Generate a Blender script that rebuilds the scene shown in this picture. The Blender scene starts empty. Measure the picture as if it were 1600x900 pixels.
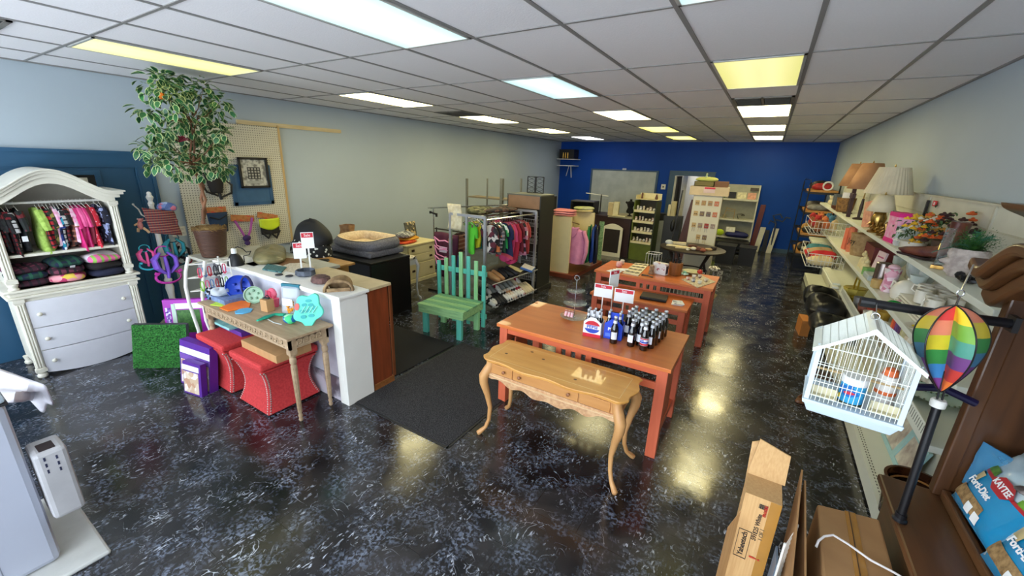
import bpy,bmesh,math,random
from math import sin,cos,pi,radians as R_
from mathutils import Vector,Matrix,Euler
random.seed(7)
scn = bpy.context.scene
COL = scn.collection

# ---------------------------------------------------------------- camera
CAM = Vector((0,0,2.08)); FPX = 633.24
_a,_b,_c = 0.545666,0.296473,0.034511
_RX = Matrix(((1,0,0),(0,cos(_b),-sin(_b)),(0,sin(_b),cos(_b))))
_RZ = Matrix(((cos(_a),sin(_a),0),(-sin(_a),cos(_a),0),(0,0,1)))
_RR = Matrix(((cos(_c),-sin(_c),0),(sin(_c),cos(_c),0),(0,0,1)))
RW = _RR @ _RX @ Matrix(((1,0,0),(0,0,-1),(0,1,0))) @ _RZ
cd = bpy.data.cameras.new('camera'); cam = bpy.data.objects.new('camera',cd); COL.objects.link(cam)
cd.sensor_width = 36; cd.lens = FPX / 1600 * 36; cd.clip_start = .02; cd.clip_end = 100
_m = Matrix((RW[0],-RW[1],-RW[2])).transposed().to_4x4(); _m.translation = CAM
cam.matrix_world = _m; scn.camera = cam
# ---------------------------------------------------------------- world, exposure
scn.view_settings.view_transform = 'Standard'; scn.view_settings.look = 'None'
scn.view_settings.gamma = 1; scn.view_settings.use_curve_mapping = False
scn.view_settings.exposure = 0.80
w = bpy.data.worlds.new('sky'); scn.world = w; w.use_nodes = True
w.node_tree.nodes['Background'].inputs[0].default_value = (.80,.90,1.0,1)
w.node_tree.nodes['Background'].inputs[1].default_value = 3.9
LAMP = 2.0     # overall strength of the fluorescent panels

# ---------------------------------------------------------------- a pixel of the photo on a known plane
def _ray(x,y): return RW.transposed() @ Vector(((x - 800) / FPX,(y - 450) / FPX,1))
def at_z(x,y,z): d = _ray(x,y); return CAM + d * ((z - CAM.z) / d.z)
def at_x(x,y,X): d = _ray(x,y); return CAM + d * (X / d.x)
def at_y(x,y,Y): d = _ray(x,y); return CAM + d * (Y / d.y)

# ---------------------------------------------------------------- materials
def S(r,g,b):
 f = lambda v: (v / 255 / 12.92) if v / 255 <= .04045 else ((v / 255 + .055) / 1.055) ** 2.4
 return (f(r),f(g),f(b),1)
_mc = {}
def nodes(name):
 m = bpy.data.materials.new(name); m.use_nodes = True
 return m,m.node_tree.nodes,m.node_tree.links,m.node_tree.nodes['Principled BSDF']
def mat(name,c,rough=.55,metal=0,c2=None,scale=10,stretch=(1,1,1),var=.12,bump=0,trans=0,spec=.5,emit=0,ramp=(.35,.65),alpha=1,coat=0,det=4):
 """procedural surface: noise between two shades (c2 defaults to a slightly darker c)"""
 if name in _mc: return _mc[name]
 m,N,L,P = nodes(name)
 C = S(*c); D = S(*c2) if c2 else tuple(v * (1 - var) for v in C[:3]) + (1,)
 tc = N.new('ShaderNodeTexCoord'); mp = N.new('ShaderNodeMapping'); mp.inputs['Scale'].default_value = stretch
 nz = N.new('ShaderNodeTexNoise'); nz.inputs['Scale'].default_value = scale; nz.inputs['Detail'].default_value = det
 cr = N.new('ShaderNodeValToRGB'); e = cr.color_ramp.elements
 e[0].position,e[1].position = ramp; e[0].color = D; e[1].color = C
 L.new(tc.outputs['Object'],mp.inputs[0]); L.new(mp.outputs[0],nz.inputs['Vector']); L.new(nz.outputs['Fac'],cr.inputs[0])
 L.new(cr.outputs[0],P.inputs['Base Color'])
 P.inputs['Roughness'].default_value = rough; P.inputs['Metallic'].default_value = metal
 P.inputs['Specular IOR Level'].default_value = spec; P.inputs['Transmission Weight'].default_value = trans
 P.inputs['Alpha'].default_value = alpha; P.inputs['Coat Weight'].default_value = coat
 if emit: L.new(cr.outputs[0],P.inputs['Emission Color']); P.inputs['Emission Strength'].default_value = emit
 if bump:
  b = N.new('ShaderNodeBump'); b.inputs['Strength'].default_value = bump; b.inputs['Distance'].default_value = .01
  L.new(nz.outputs['Fac'],b.inputs['Height']); L.new(b.outputs[0],P.inputs['Normal'])
 _mc[name] = m; return m
def wood(name,c,c2,axis='X',rough=.4,scale=6,k=9,coat=0):
 s = {'X': (1,k,k),'Y': (k,1,k),'Z': (k,k,1)}[axis]
 return mat(name,c,rough,c2=c2,scale=scale * .5,stretch=s,bump=.05,ramp=(.25,.75),coat=coat,det=6)
def plaid(name,c1,c2,c3,sx=14,sy=14,rough=.85,axes='XZ',duty=.35):
 """woven check: two families of stripes crossing"""
 if name in _mc: return _mc[name]
 m,N,L,P = nodes(name)
 tc = N.new('ShaderNodeTexCoord'); sp = N.new('ShaderNodeSeparateXYZ'); L.new(tc.outputs['Object'],sp.inputs[0])
 def stripe(out,s,ph=0.):
  mu = N.new('ShaderNodeMath'); mu.operation = 'MULTIPLY_ADD'; mu.inputs[1].default_value = s; mu.inputs[2].default_value = 100 + ph; L.new(out,mu.inputs[0])
  fr = N.new('ShaderNodeMath'); fr.operation = 'FRACT'; L.new(mu.outputs[0],fr.inputs[0])
  lt = N.new('ShaderNodeMath'); lt.operation = 'LESS_THAN'; lt.inputs[1].default_value = duty; L.new(fr.outputs[0],lt.inputs[0])
  return lt.outputs[0]
 ix = {'X': 0,'Y': 1,'Z': 2}
 a = stripe(sp.outputs[ix[axes[0]]],sx); b = stripe(sp.outputs[ix[axes[1]]],sy,.3)
 m1 = N.new('ShaderNodeMix'); m1.data_type = 'RGBA'; m1.inputs[6].default_value = S(*c1); m1.inputs[7].default_value = S(*c2); L.new(a,m1.inputs[0])
 m2 = N.new('ShaderNodeMix'); m2.data_type = 'RGBA'; m2.inputs[7].default_value = S(*c3); L.new(m1.outputs[2],m2.inputs[6]); L.new(b,m2.inputs[0])
 L.new(m2.outputs[2],P.inputs['Base Color']); P.inputs['Roughness'].default_value = rough
 _mc[name] = m; return m
def spots(name,c,c2,scale=30,thr=.35,rough=.8,ring=False):
 if name in _mc: return _mc[name]
 m,N,L,P = nodes(name)
 tc = N.new('ShaderNodeTexCoord'); v = N.new('ShaderNodeTexVoronoi'); v.inputs['Scale'].default_value = scale
 L.new(tc.outputs['Object'],v.inputs['Vector'])
 cr = N.new('ShaderNodeValToRGB'); cr.color_ramp.interpolation = 'CONSTANT'
 e = cr.color_ramp.elements; e[0].color = S(*c2); e[1].position = thr; e[1].color = S(*c)
 L.new(v.outputs['Distance'],cr.inputs[0]); L.new(cr.outputs[0],P.inputs['Base Color']); P.inputs['Roughness'].default_value = rough
 _mc[name] = m; return m
def patch(name,cols,scale=14,rough=.8,trans=0):
 """patchwork of several flat colours (printed cloth, toys, packaging)"""
 if name in _mc: return _mc[name]
 m,N,L,P = nodes(name)
 tc = N.new('ShaderNodeTexCoord'); v = N.new('ShaderNodeTexVoronoi'); v.inputs['Scale'].default_value = scale
 L.new(tc.outputs['Object'],v.inputs['Vector'])
 sp = N.new('ShaderNodeSeparateColor'); L.new(v.outputs['Color'],sp.inputs[0])
 cr = N.new('ShaderNodeValToRGB'); cr.color_ramp.interpolation = 'CONSTANT'; e = cr.color_ramp.elements
 for i,c in enumerate(cols):
  el = e[i] if i < 2 else e.new(i / len(cols))
  el.position = i / len(cols); el.color = S(*c)
 L.new(sp.outputs[0],cr.inputs[0]); L.new(cr.outputs[0],P.inputs['Base Color']); P.inputs['Roughness'].default_value = rough
 P.inputs['Transmission Weight'].default_value = trans
 _mc[name] = m; return m
def glass(name,c=(225,235,232),rough=.04,a=.22):
 """thin clear glass: mostly see-through with a glossy coat"""
 if name in _mc: return _mc[name]
 m = bpy.data.materials.new(name); m.use_nodes = True; N,L = m.node_tree.nodes,m.node_tree.links
 N.clear(); o = N.new('ShaderNodeOutputMaterial'); mx = N.new('ShaderNodeMixShader'); t = N.new('ShaderNodeBsdfTransparent')
 g = N.new('ShaderNodeBsdfPrincipled'); g.inputs['Base Color'].default_value = S(*c); g.inputs['Roughness'].default_value = rough
 lw = N.new('ShaderNodeLayerWeight'); lw.inputs[0].default_value = .35
 ad = N.new('ShaderNodeMath'); ad.operation = 'MULTIPLY_ADD'; ad.inputs[1].default_value = .6; ad.inputs[2].default_value = a
 nz = N.new('ShaderNodeTexNoise'); nz.inputs['Scale'].default_value = 5
 L.new(lw.outputs['Facing'],ad.inputs[0]); L.new(ad.outputs[0],mx.inputs[0]); t.inputs[0].default_value = S(240,245,243)
 L.new(t.outputs[0],mx.inputs[1]); L.new(g.outputs[0],mx.inputs[2]); L.new(mx.outputs[0],o.inputs[0])
 _mc[name] = m; return m

# ---------------------------------------------------------------- mesh building
class MB:
 def __init__(s,o=(0,0,0)):
  s.o = Vector(o); s.v = []; s.f = []; s.mi = []; s.T = None; s.st = []
 def add(s,vs,fs,m=0):
  s.st.append((len(s.v),len(s.f)))
  n = len(s.v)
  for p in vs:
   p = Vector(p)
   if s.T: p = s.T @ p
   s.v.append(p - s.o)
  for f in fs: s.f.append([i + n for i in f]); s.mi.append(m)
  return s
 def box(s,x0,x1,y0,y1,z0,z1,m=0):
  vs = [(x,y,z) for x in (x0,x1) for y in (y0,y1) for z in (z0,z1)]
  return s.add(vs,[(0,1,3,2),(4,6,7,5),(0,4,5,1),(2,3,7,6),(0,2,6,4),(1,5,7,3)],m)
 def cb(s,c,d,rz=0,rx=0,ry=0,m=0):
  M = Matrix.Translation(c) @ Euler((rx,ry,rz)).to_matrix().to_4x4()
  vs = [M @ Vector((x * d[0] / 2,y * d[1] / 2,z * d[2] / 2)) for x in (-1,1) for y in (-1,1) for z in (-1,1)]
  return s.add(vs,[(0,1,3,2),(4,6,7,5),(0,4,5,1),(2,3,7,6),(0,2,6,4),(1,5,7,3)],m)
 def hexa(s,b,t,m=0):
  """solid between a bottom quad and a top quad (both counter-clockwise seen from above)"""
  return s.add(list(b) + list(t),[(3,2,1,0),(4,5,6,7),(0,1,5,4),(1,2,6,5),(2,3,7,6),(3,0,4,7)],m)
 def tube(s,pts,r,n=8,m=0,cap=True,sq=1.):
  pts = [Vector(p) for p in pts]; k = len(pts)
  rs = r if isinstance(r,(list,tuple)) else [r] * k
  t = (pts[1] - pts[0]).normalized(); up = Vector((0,0,1)) if abs(t.z) < .9 else Vector((1,0,0))
  u = t.cross(up).normalized(); vs = []
  for i,p in enumerate(pts):
   t = (pts[min(i + 1,k - 1)] - pts[max(i - 1,0)])
   if t.length < 1e-9: t = Vector((0,0,1))
   t.normalize(); u = (u - t * u.dot(t))
   if u.length < 1e-6: u = t.orthogonal()
   u.normalize(); w_ = t.cross(u)
   for j in range(n):
    a = 2 * pi * (j + .5) / n; vs.append(p + u * rs[i] * cos(a) + w_ * rs[i] * sin(a) * sq)
  fs = [(i * n + j,i * n + (j + 1) % n,(i + 1) * n + (j + 1) % n,(i + 1) * n + j) for i in range(k - 1) for j in range(n)]
  if cap: fs += [tuple(range(n))[::-1],tuple(range((k - 1) * n,k * n))]
  return s.add(vs,fs,m)
 def cyl(s,p0,p1,r0,r1=None,n=16,m=0): return s.tube([p0,p1],[r0,r0 if r1 is None else r1],n,m)
 def lathe(s,prof,c=(0,0,0),n=20,m=0,ax=None,sx=1,sy=1,cap=True):
  """prof: (radius, height) pairs; ax: optional rotation matrix"""
  c = Vector(c); vs = []
  for r,z in prof:
   for j in range(n):
    a = 2 * pi * j / n; p = Vector((r * cos(a) * sx,r * sin(a) * sy,z)); vs.append(c + (ax @ p if ax else p))
  k = len(prof)
  fs = [(i * n + j,i * n + (j + 1) % n,(i + 1) * n + (j + 1) % n,(i + 1) * n + j) for i in range(k - 1) for j in range(n)]
  if cap: fs += [tuple(range(n))[::-1],tuple(range((k - 1) * n,k * n))]
  return s.add(vs,fs,m)
 def prism(s,poly,a,b,ax='Z',m=0):
  """polygon in the plane across ax, from a to b. X: (y,z)  Y: (x,z)  Z: (x,y)"""
  f = {'X': lambda p,t: (t,p[0],p[1]),'Y': lambda p,t: (p[0],t,p[1]),'Z': lambda p,t: (p[0],p[1],t)}[ax]
  n = len(poly); vs = [f(p,a) for p in poly] + [f(p,b) for p in poly]
  fs = [tuple(range(n))[::-1],tuple(range(n,2 * n))] + [(i,(i + 1) % n,n + (i + 1) % n,n + i) for i in range(n)]
  return s.add(vs,fs,m)
 def grid(s,fn,nu,nv,m=0,cu=False):
  vs = [fn(i / nu,j / nv) for j in range(nv + 1) for i in range(nu + (0 if cu else 1))]
  w_ = nu + (0 if cu else 1)
  fs = [(j * w_ + i,j * w_ + (i + 1) % w_,(j + 1) * w_ + (i + 1) % w_,(j + 1) * w_ + i) for j in range(nv) for i in range(nu)]
  return s.add(vs,fs,m)
 def ball(s,c,r,n=14,m=0,sq=(1,1,1),ax=None):
  k = max(4,n // 2)
  return s.lathe([(r * sin(pi * (i + .02) / (k + .04)),-r * cos(pi * (i + .02) / (k + .04)) * sq[2]) for i in range(k + 1)],c,n,m,ax,sq[0],sq[1])
 def each(s,name,mats,parent,**k):
  """one object for every shape added"""
  st = s.st + [(len(s.v),len(s.f))]; r = None
  for (a,b),(c,d) in zip(st,st[1:]):
   q = MB(s.o); q.v = s.v[a:c]; q.f = [[i - a for i in f] for f in s.f[b:d]]; q.mi = s.mi[b:d]; r = q.build(name,mats,parent,**k)
  return r
 def build(s,name,mats,parent=None,bevel=0,smooth=False,solid=0,sub=0,ang=35,loc=None,rz=0):
  me = bpy.data.meshes.new(name); me.from_pydata(s.v,[],s.f); me.validate(); me.update()
  for mt in (mats if isinstance(mats,(list,tuple)) else [mats]): me.materials.append(mt)
  if len(me.polygons) == len(s.mi): me.polygons.foreach_set('material_index',s.mi)
  bm = bmesh.new(); bm.from_mesh(me); bmesh.ops.recalc_face_normals(bm,faces=bm.faces); bm.to_mesh(me); bm.free()
  if smooth: me.shade_smooth(); me.set_sharp_from_angle(angle=R_(ang))
  o = bpy.data.objects.new(name,me); COL.objects.link(o)
  if parent: o.parent = parent
  elif loc is None: o.location = s.o
  if loc is not None: o.location = loc
  o.rotation_euler.z = rz
  if solid: d = o.modifiers.new('solid','SOLIDIFY'); d.thickness = solid; d.offset = 0
  if bevel: d = o.modifiers.new('bevel','BEVEL'); d.width = bevel; d.segments = 2; d.limit_method = 'ANGLE'; d.angle_limit = R_(40)
  if sub: d = o.modifiers.new('sub','SUBSURF'); d.levels = d.render_levels = sub
  return o
def tag(o,label,cat,group=None):
 o['label'] = label; o['category'] = cat
 if group: o['group'] = group
 return o
def thing(name,label,cat,loc=(0,0,0),rz=0,group=None):
 o = bpy.data.objects.new(name,None); COL.objects.link(o); o.location = loc; o.rotation_euler.z = rz; o.empty_display_size = .1
 return tag(o,label,cat,group)
def struct(o): o['kind'] = 'structure'; return o
def kids(o): return [c for c in bpy.data.objects if c.parent == o]
def dup(o,loc=None,rz=None,label=None,group=None,parent=None):
 ch = kids(o); c = o.copy(); COL.objects.link(c)
 if parent is not None: c.parent = parent
 for k in ch: dup(k,parent=c)
 if loc is not None: c.location = loc
 if rz is not None: c.rotation_euler.z = rz
 if label: c['label'] = label
 if group: c['group'] = group
 return c
def text(name,s,size,org,xd,yd,mt,parent,depth=.0006,bold=0,align='CENTER',sx=1):
 cu = bpy.data.curves.new(name,'FONT'); cu.body = s; cu.size = size; cu.extrude = depth; cu.align_x = align; cu.align_y = 'CENTER'; cu.offset = bold; cu.resolution_u = 3
 t = bpy.data.objects.new(name,cu); COL.objects.link(t)
 bpy.context.view_layer.update()
 me = bpy.data.meshes.new_from_object(t.evaluated_get(bpy.context.evaluated_depsgraph_get())); bpy.data.objects.remove(t)
 xd = Vector(xd).normalized(); yd = Vector(yd).normalized(); zd = xd.cross(yd).normalized()
 M = Matrix((xd * sx,yd,zd)).transposed().to_4x4(); M.translation = org
 me.transform(M); me.materials.clear(); me.materials.append(mt)
 o = bpy.data.objects.new(name,me); COL.objects.link(o); o.parent = parent
 return o
ORD = 'first second third fourth fifth sixth seventh eighth ninth tenth eleventh twelfth thirteenth fourteenth fifteenth sixteenth seventeenth'.split()
def rnd(a,b): return random.uniform(a,b)

WHITE = mat('white_paint',(232,230,222),.45,var=.05,scale=4)
OFFW = mat('cream_paint',(226,222,206),.42,var=.07,scale=5)
BLACK = mat('black_plastic',(22,22,24),.45,var=.2)
CHROME = mat('chrome',(205,205,205),.18,metal=1)
STEEL = mat('grey_steel',(150,152,152),.35,metal=.7)
DARKM = mat('dark_metal',(60,58,54),.4,metal=.6)
PAPER = mat('paper',(240,240,238),.7,var=.03)
RED = mat('sign_red',(206,28,52),.5,var=.05)
GLASS = glass('clear_glass')
KRAFT = mat('kraft_card',(190,146,96),.75,var=.1,scale=20,stretch=(1,1,.2))

# ---------------------------------------------------------------- room shell
XL,XR,YB,YF,ZC = -6.235,1.255,13.15,-1.3,2.865
def floor_mat():
 m,N,L,P = nodes('black_marbled_vinyl')
 tc = N.new('ShaderNodeTexCoord'); V = tc.outputs['Object']
 def noise(sc,det=6,dis=0,vec=V,st=None):
  n = N.new('ShaderNodeTexNoise'); n.inputs['Scale'].default_value = sc; n.inputs['Detail'].default_value = det; n.inputs['Distortion'].default_value = dis
  if st:
   mp = N.new('ShaderNodeMapping'); mp.inputs['Scale'].default_value = st[0]; mp.inputs['Rotation'].default_value = (0,0,st[1]); L.new(vec,mp.inputs[0]); L.new(mp.outputs[0],n.inputs['Vector'])
  else: L.new(vec,n.inputs['Vector'])
  return n.outputs['Fac']
 def ramp(f,a,b,c0=(0,0,0,1),c1=(1,1,1,1)):
  r = N.new('ShaderNodeValToRGB'); e = r.color_ramp.elements; e[0].position = a; e[1].position = b; e[0].color = c0; e[1].color = c1; L.new(f,r.inputs[0]); return r.outputs[0]
 def mul(a,b):
  r = N.new('ShaderNodeMath'); r.operation = 'MULTIPLY'
  for k,q in ((0,a),(1,b)):
   if isinstance(q,float): r.inputs[k].default_value = q
   else: L.new(q,r.inputs[k])
  return r.outputs[0]
 def mix(f,a,c):
  r = N.new('ShaderNodeMix'); r.data_type = 'RGBA'; L.new(f,r.inputs[0])
  if isinstance(a,tuple): r.inputs[6].default_value = a
  else: L.new(a,r.inputs[6])
  r.inputs[7].default_value = c; return r.outputs[2]
 base = ramp(noise(3.2,5,.6),.38,.68,S(20,20,23),S(56,53,53))
 cloud = mul(ramp(noise(5.5,5,.5),.46,.66),ramp(noise(46,8,.6),.46,.62))
 c = mix(mul(cloud,.78),base,S(118,127,146))
 fleck = mul(ramp(noise(40,6,.5,st=((1.5,.6,1),.5)),.58,.68),ramp(noise(5,4,.5),.50,.66))
 c = mix(fleck,c,S(196,202,216))
 # fine veins: the thin zero-crossings of a warped noise
 def vein(sc,w_,dis,msk):
  n = noise(sc,4,dis); s = N.new('ShaderNodeMath'); s.operation = 'SUBTRACT'; s.inputs[1].default_value = .5; L.new(n,s.inputs[0])
  ab = N.new('ShaderNodeMath'); ab.operation = 'ABSOLUTE'; L.new(s.outputs[0],ab.inputs[0])
  return mul(ramp(ab.outputs[0],0,w_,(1,1,1,1),(0,0,0,1)),ramp(noise(msk,2),.52,.62))
 c = mix(vein(3.5,.0035,1.2,6),c,S(190,196,206))
 c = mix(vein(8,.006,1.0,8),c,S(150,158,172))
 br = N.new('ShaderNodeTexBrick'); br.offset = 0; br.squash = 1
 br.inputs['Scale'].default_value = 1; br.inputs['Brick Width'].default_value = .3048; br.inputs['Row Height'].default_value = .3048
 br.inputs['Mortar Size'].default_value = .0018; br.inputs['Mortar Smooth'].default_value = .1; L.new(V,br.inputs['Vector'])
 seam = br.outputs['Fac']
 c = mix(mul(seam,.8),c,S(8,8,8))
 L.new(c,P.inputs['Base Color'])
 rg = N.new('ShaderNodeMapRange'); rg.inputs[1].default_value = .3; rg.inputs[2].default_value = .7; rg.inputs[3].default_value = .10; rg.inputs[4].default_value = .26
 L.new(noise(2.2,5,.4),rg.inputs[0]); L.new(rg.outputs[0],P.inputs['Roughness'])
 P.inputs['Specular IOR Level'].default_value = .62
 b = N.new('ShaderNodeBump'); b.inputs['Strength'].default_value = .07; b.inputs['Distance'].default_value = .01
 hs = N.new('ShaderNodeMath'); hs.operation = 'SUBTRACT'; L.new(noise(7,3),hs.inputs[0]); L.new(mul(seam,.6),hs.inputs[1])
 L.new(hs.outputs[0],b.inputs['Height']); L.new(b.outputs[0],P.inputs['Normal'])
 return m
struct(MB().box(XL - .2,XR + .2,YF - .2,YB + 3.6,-.1,0).build('floor',floor_mat()))
WALL = mat('pale_blue_grey_wall',(172,184,192),.6,var=.04,scale=1.2)
BLUEW = mat('deep_blue_wall',(0,66,158),.55,var=.12,scale=1.5,spec=.25)
CEIL = mat('ceiling_tile',(232,230,232),.85,var=.03,scale=90,bump=.15)
TRIMB = mat('slate_blue_trim',(62,88,112),.5,var=.06)
struct(MB().box(XL - .15,XL,YF,YB,0,ZC + .2).build('wall_left',WALL))
struct(MB().box(XR,XR + .15,YF,YB,0,ZC + .2).build('wall_right',WALL))
DX0,DX1,DZ = -2.46,-1.50,1.92
struct(MB().box(XL - .15,DX0,YB,YB + .14,0,ZC + .2).box(DX1,XR + .15,YB,YB + .14,0,ZC + .2).box(DX0,DX1,YB,YB + .14,DZ,ZC + .2).build('wall_back',BLUEW))
struct(MB().box(XL - .15,XR + .15,YF,YB + 3.6,ZC,ZC + .1).build('ceiling',CEIL))
# storefront behind the camera: low wall, header and mullions, open glazing lets the daylight in
f_ = MB().box(XL,XR,YF - .12,YF,0,.25).box(XL,XR,YF - .12,YF,2.7,ZC)
for i in range(6):
 x = XL + (XR - XL) * i / 5; f_.box(x - .04,x + .04,YF - .1,YF,.25,2.7)
struct(f_.build('wall_front',mat('storefront_frame',(90,92,95),.4,metal=.5)))
# ceiling grid
g = MB(); BARX = [.065 - .63 * k for k in range(-1,11)]; BARY = [1.2 + 1.22 * k for k in range(-2,11)]
for x in BARX:
 if XL < x < XR: g.box(x - .013,x + .013,YF,YB,ZC - .006,ZC + .002)
for y in BARY:
 if YF < y < YB: g.box(XL,XR,y - .010,y + .010,ZC - .0055,ZC + .002)
g.box(XL,XL + .02,YF,YB,ZC - .012,ZC).box(XR - .02,XR,YF,YB,ZC - .012,ZC).box(XL,XR,YB - .02,YB,ZC - .012,ZC)
struct(g.build('trim_1',mat('ceiling_grid_metal',(132,130,128),.5,var=.04)))
bb = MB(); bb.box(-1.38,XR,YB - .012,YB,0,.11).box(XL,-2.62,YB - .012,YB,0,.11)
struct(bb.build('baseboard_back',TRIMB))
struct(MB().box(XL,XL + .012,2.0,YB,0,.1).build('baseboard_left',mat('grey_cove_base',(70,78,84),.5)))
# back doorway, room beyond
d_ = MB(); d_.box(-2.62,DX0,YB - .02,YB,0,2.03).box(DX1,-1.385,YB - .02,YB,0,2.03).box(DX0,DX1,YB - .02,YB,DZ,2.03)
d_.box(-2.62,-2.595,YB - .035,YB,0,2.05).box(-2.62,-1.37,YB - .035,YB,2.03,2.055)
struct(d_.build('trim_2',TRIMB))
HALL = mat('hall_white_wall',(215,212,200),.6,var=.04)
struct(MB().box(-3.2,-3.1,YB + .14,YB + 3.5,0,ZC).box(-3.2,-.6,YB + 3.5,YB + 3.6,0,ZC).box(-.7,-.6,YB + .14,YB + 3.5,0,ZC).build('wall_hall',HALL))
dl = MB(); dl.box(-2.45,-2.41,YB + .15,YB + .95,.01,1.9); dl.box(-2.415,-2.405,YB + .2,YB + .9,.1,1.8)
struct(MB().box(-2.47,-2.425,YB + .0,YB + .15,0,1.91).build('trim_6',HALL))
struct(dl.build('door_2',mat('hall_door_dark',(28,24,22),.5)))
struct(MB().box(-2.3,-2.18,YB + .5,YB + 3.4,0,2.3).build('trim_3',HALL))

# left door, blue panelled, behind the wardrobe
BLUED = mat('dusty_blue_paint',(42,86,118),.42,var=.08,scale=3)
d_ = MB()
def frame(m,X0,X1,y0,y1,z0,z1,w_):
 m.box(X0,X1,y0,y0 + w_,z0,z1).box(X0,X1,y1 - w_,y1,z0,z1).box(X0,X1,y0 + w_,y1 - w_,z1 - w_,z1)
frame(d_,XL,XL + .035,.2,1.99,0,2.06,.14); frame(d_,XL,XL + .05,.19,2.0,0,2.075,.035); frame(d_,XL,XL + .028,.34,1.85,0,1.92,.02)
struct(d_.build('trim_4',BLUED))
d_ = MB().box(XL,XL + .012,.36,1.83,0,1.9)
for y0,y1,z0,z1 in ((.42,1.0,.15,.9),(1.1,1.74,.15,.9)):
 frame(d_,XL + .01,XL + .022,y0,y1,z0,z1,.04)
frame(d_,XL + .01,XL + .03,.75,1.53,1.1,1.87,.05)
struct(d_.build('door_1',BLUED,bevel=.003))
struct(MB().box(XL + .01,XL + .02,.79,1.49,1.14,1.83).build('window_1',mat('dark_door_pane',(24,26,30),.08)))
struct(MB().box(XL,XL + .01,-1.3,.2,0,2.06).build('trim_5',BLUED))

# ---------------------------------------------------------------- ceiling lights
def emis(name,c,s,c2=None,k=1.):
 """prismatic diffuser: brighter where the tubes run behind it"""
 m = bpy.data.materials.new(name); m.use_nodes = True; N,L = m.node_tree.nodes,m.node_tree.links; P = N['Principled BSDF']
 tc = N.new('ShaderNodeTexCoord'); sp = N.new('ShaderNodeSeparateXYZ'); L.new(tc.outputs['Object'],sp.inputs[0])
 ab = N.new('ShaderNodeMath'); ab.operation = 'ABSOLUTE'; L.new(sp.outputs[0],ab.inputs[0])
 cr = N.new('ShaderNodeValToRGB'); e = cr.color_ramp.elements
 c2 = c2 or tuple(v * .7 for v in c)
 e[0].position = .0; e[0].color = (*[v * .9 for v in c],1); e[1].position = .28; e[1].color = (*c2,1)
 q = e.new(.10); q.color = (*c,1)
 L.new(ab.outputs[0],cr.inputs[0]); L.new(cr.outputs[0],P.inputs['Emission Color']); P.inputs['Emission Strength'].default_value = s * LAMP
 P.inputs['Base Color'].default_value = (.5,.5,.45,1); P.inputs['Roughness'].default_value = .4
 return m
LY = emis('diffuser_yellow_dim',(.62,.58,.24),.46,(.46,.44,.11)); LW_ = emis('diffuser_white_cool',(.74,.97,1.0),.36,(.40,.62,.66))
LWM = emis('diffuser_warm',(1.0,.90,.50),4.4,(.9,.74,.3)); LY2 = emis('diffuser_yellow',(.9,.80,.20),.8,(.7,.60,.10)); LWW = emis('diffuser_white',(.95,.97,1.0),2.2)
FIXF = mat('fixture_frame',(190,190,186),.4,metal=.2)
def light(xc,yc,mt,label,group=None):
 t = thing('ceiling_light',label,'ceiling light',(xc,yc,ZC - .008),0,group)
 f = MB(); a,b = .300,.597
 f.box(-a,a,-b,-b + .018,-.004,.006).box(-a,a,b - .018,b,-.004,.006).box(-a,-a + .018,-b,b,-.004,.006).box(a - .018,a,-b,b,-.004,.006)
 f.build('fixture_frame',FIXF,t)
 MB().box(-a + .018,a - .018,-b + .018,b - .018,-.001,.005).build('diffuser',mt,t)
LL = [(-4.66,1.81,LY,'long dim yellow ceiling panel above the leafy tree, nearest in the left row'),
      (-4.66,4.25,LWM,'warm ceiling panel above the dog bed, second in the left row'),
      (-4.66,6.69,LWM,'warm ceiling panel above the clothes racks, third in the left row'),
      (-4.66,9.13,LWM,'warm ceiling panel fourth in the left row'),
      (-4.66,11.57,LWW,'small white ceiling panel at the far end of the left row'),
      (-2.14,1.81,LW_,'very large cool white ceiling panel above the black mat, cut by the photo top'),
      (-2.14,4.25,LW_,'cool white ceiling panel in the middle row above the green bench'),
      (-2.14,6.69,LWM,'warm ceiling panel third in the middle row'),
      (-2.14,9.13,LY2,'bright yellow ceiling panel fourth in the middle row'),
      (-2.14,11.57,LY2,'yellow ceiling panel nearest the whiteboard in the middle row'),
      (-.25,1.81,LW_,'white ceiling panel cut off by the top edge, nearest in the right row'),
      (-.25,4.25,LY,'large dim yellow ceiling panel in the right row'),
      (-.25,6.69,LWM,'warm ceiling panel just beyond the ceiling vent in the right row'),
      (-.25,9.13,LWM,'warm ceiling panel fourth in the right row'),
      (-.25,11.57,LWM,'warm ceiling panel farthest in the right row, by the blue wall')]
for a in LL: light(*a)
light(-1.9,YB + 1.8,emis('diffuser_hall',(.95,.97,1.0),7),'white ceiling panel in the hallway beyond the back door')
# vents
def vent(xc,yc,label):
 t = thing('ceiling_vent',label,'vent',(xc,yc,ZC - .008))
 f = MB(); a,b = .298,.29
 f.box(-a,a,-b,-b + .03,-.006,.006).box(-a,a,b - .03,b,-.006,.006).box(-a,-a + .03,-b,b,-.006,.006).box(a - .03,a,-b,b,-.006,.006).box(-.012,.012,-b,b,-.006,.006)
 f.build('vent_frame',mat('vent_metal',(128,124,116),.5,metal=.3),t)
 MB().box(-a + .03,a - .03,-b + .03,b - .03,.0,.006).build('backing',mat('vent_dark',(46,44,40),.8),t)
 s_ = MB()
 for i in range(9):
  y = -b + .06 + i * .058; s_.cb((-.14,y,-.001),(.24,.03,.003),rx=.5).cb((.14,y,-.001),(.24,.03,.003),rx=.5)
 s_.build('louvers',mat('vent_slat',(110,106,98),.5,metal=.3),t)
vent(-.25,5.77,'grey ceiling vent between two light panels in the right row')
vent(-4.66,5.77,'grey ceiling vent in the left row of panels over the clothes racks')
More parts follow.
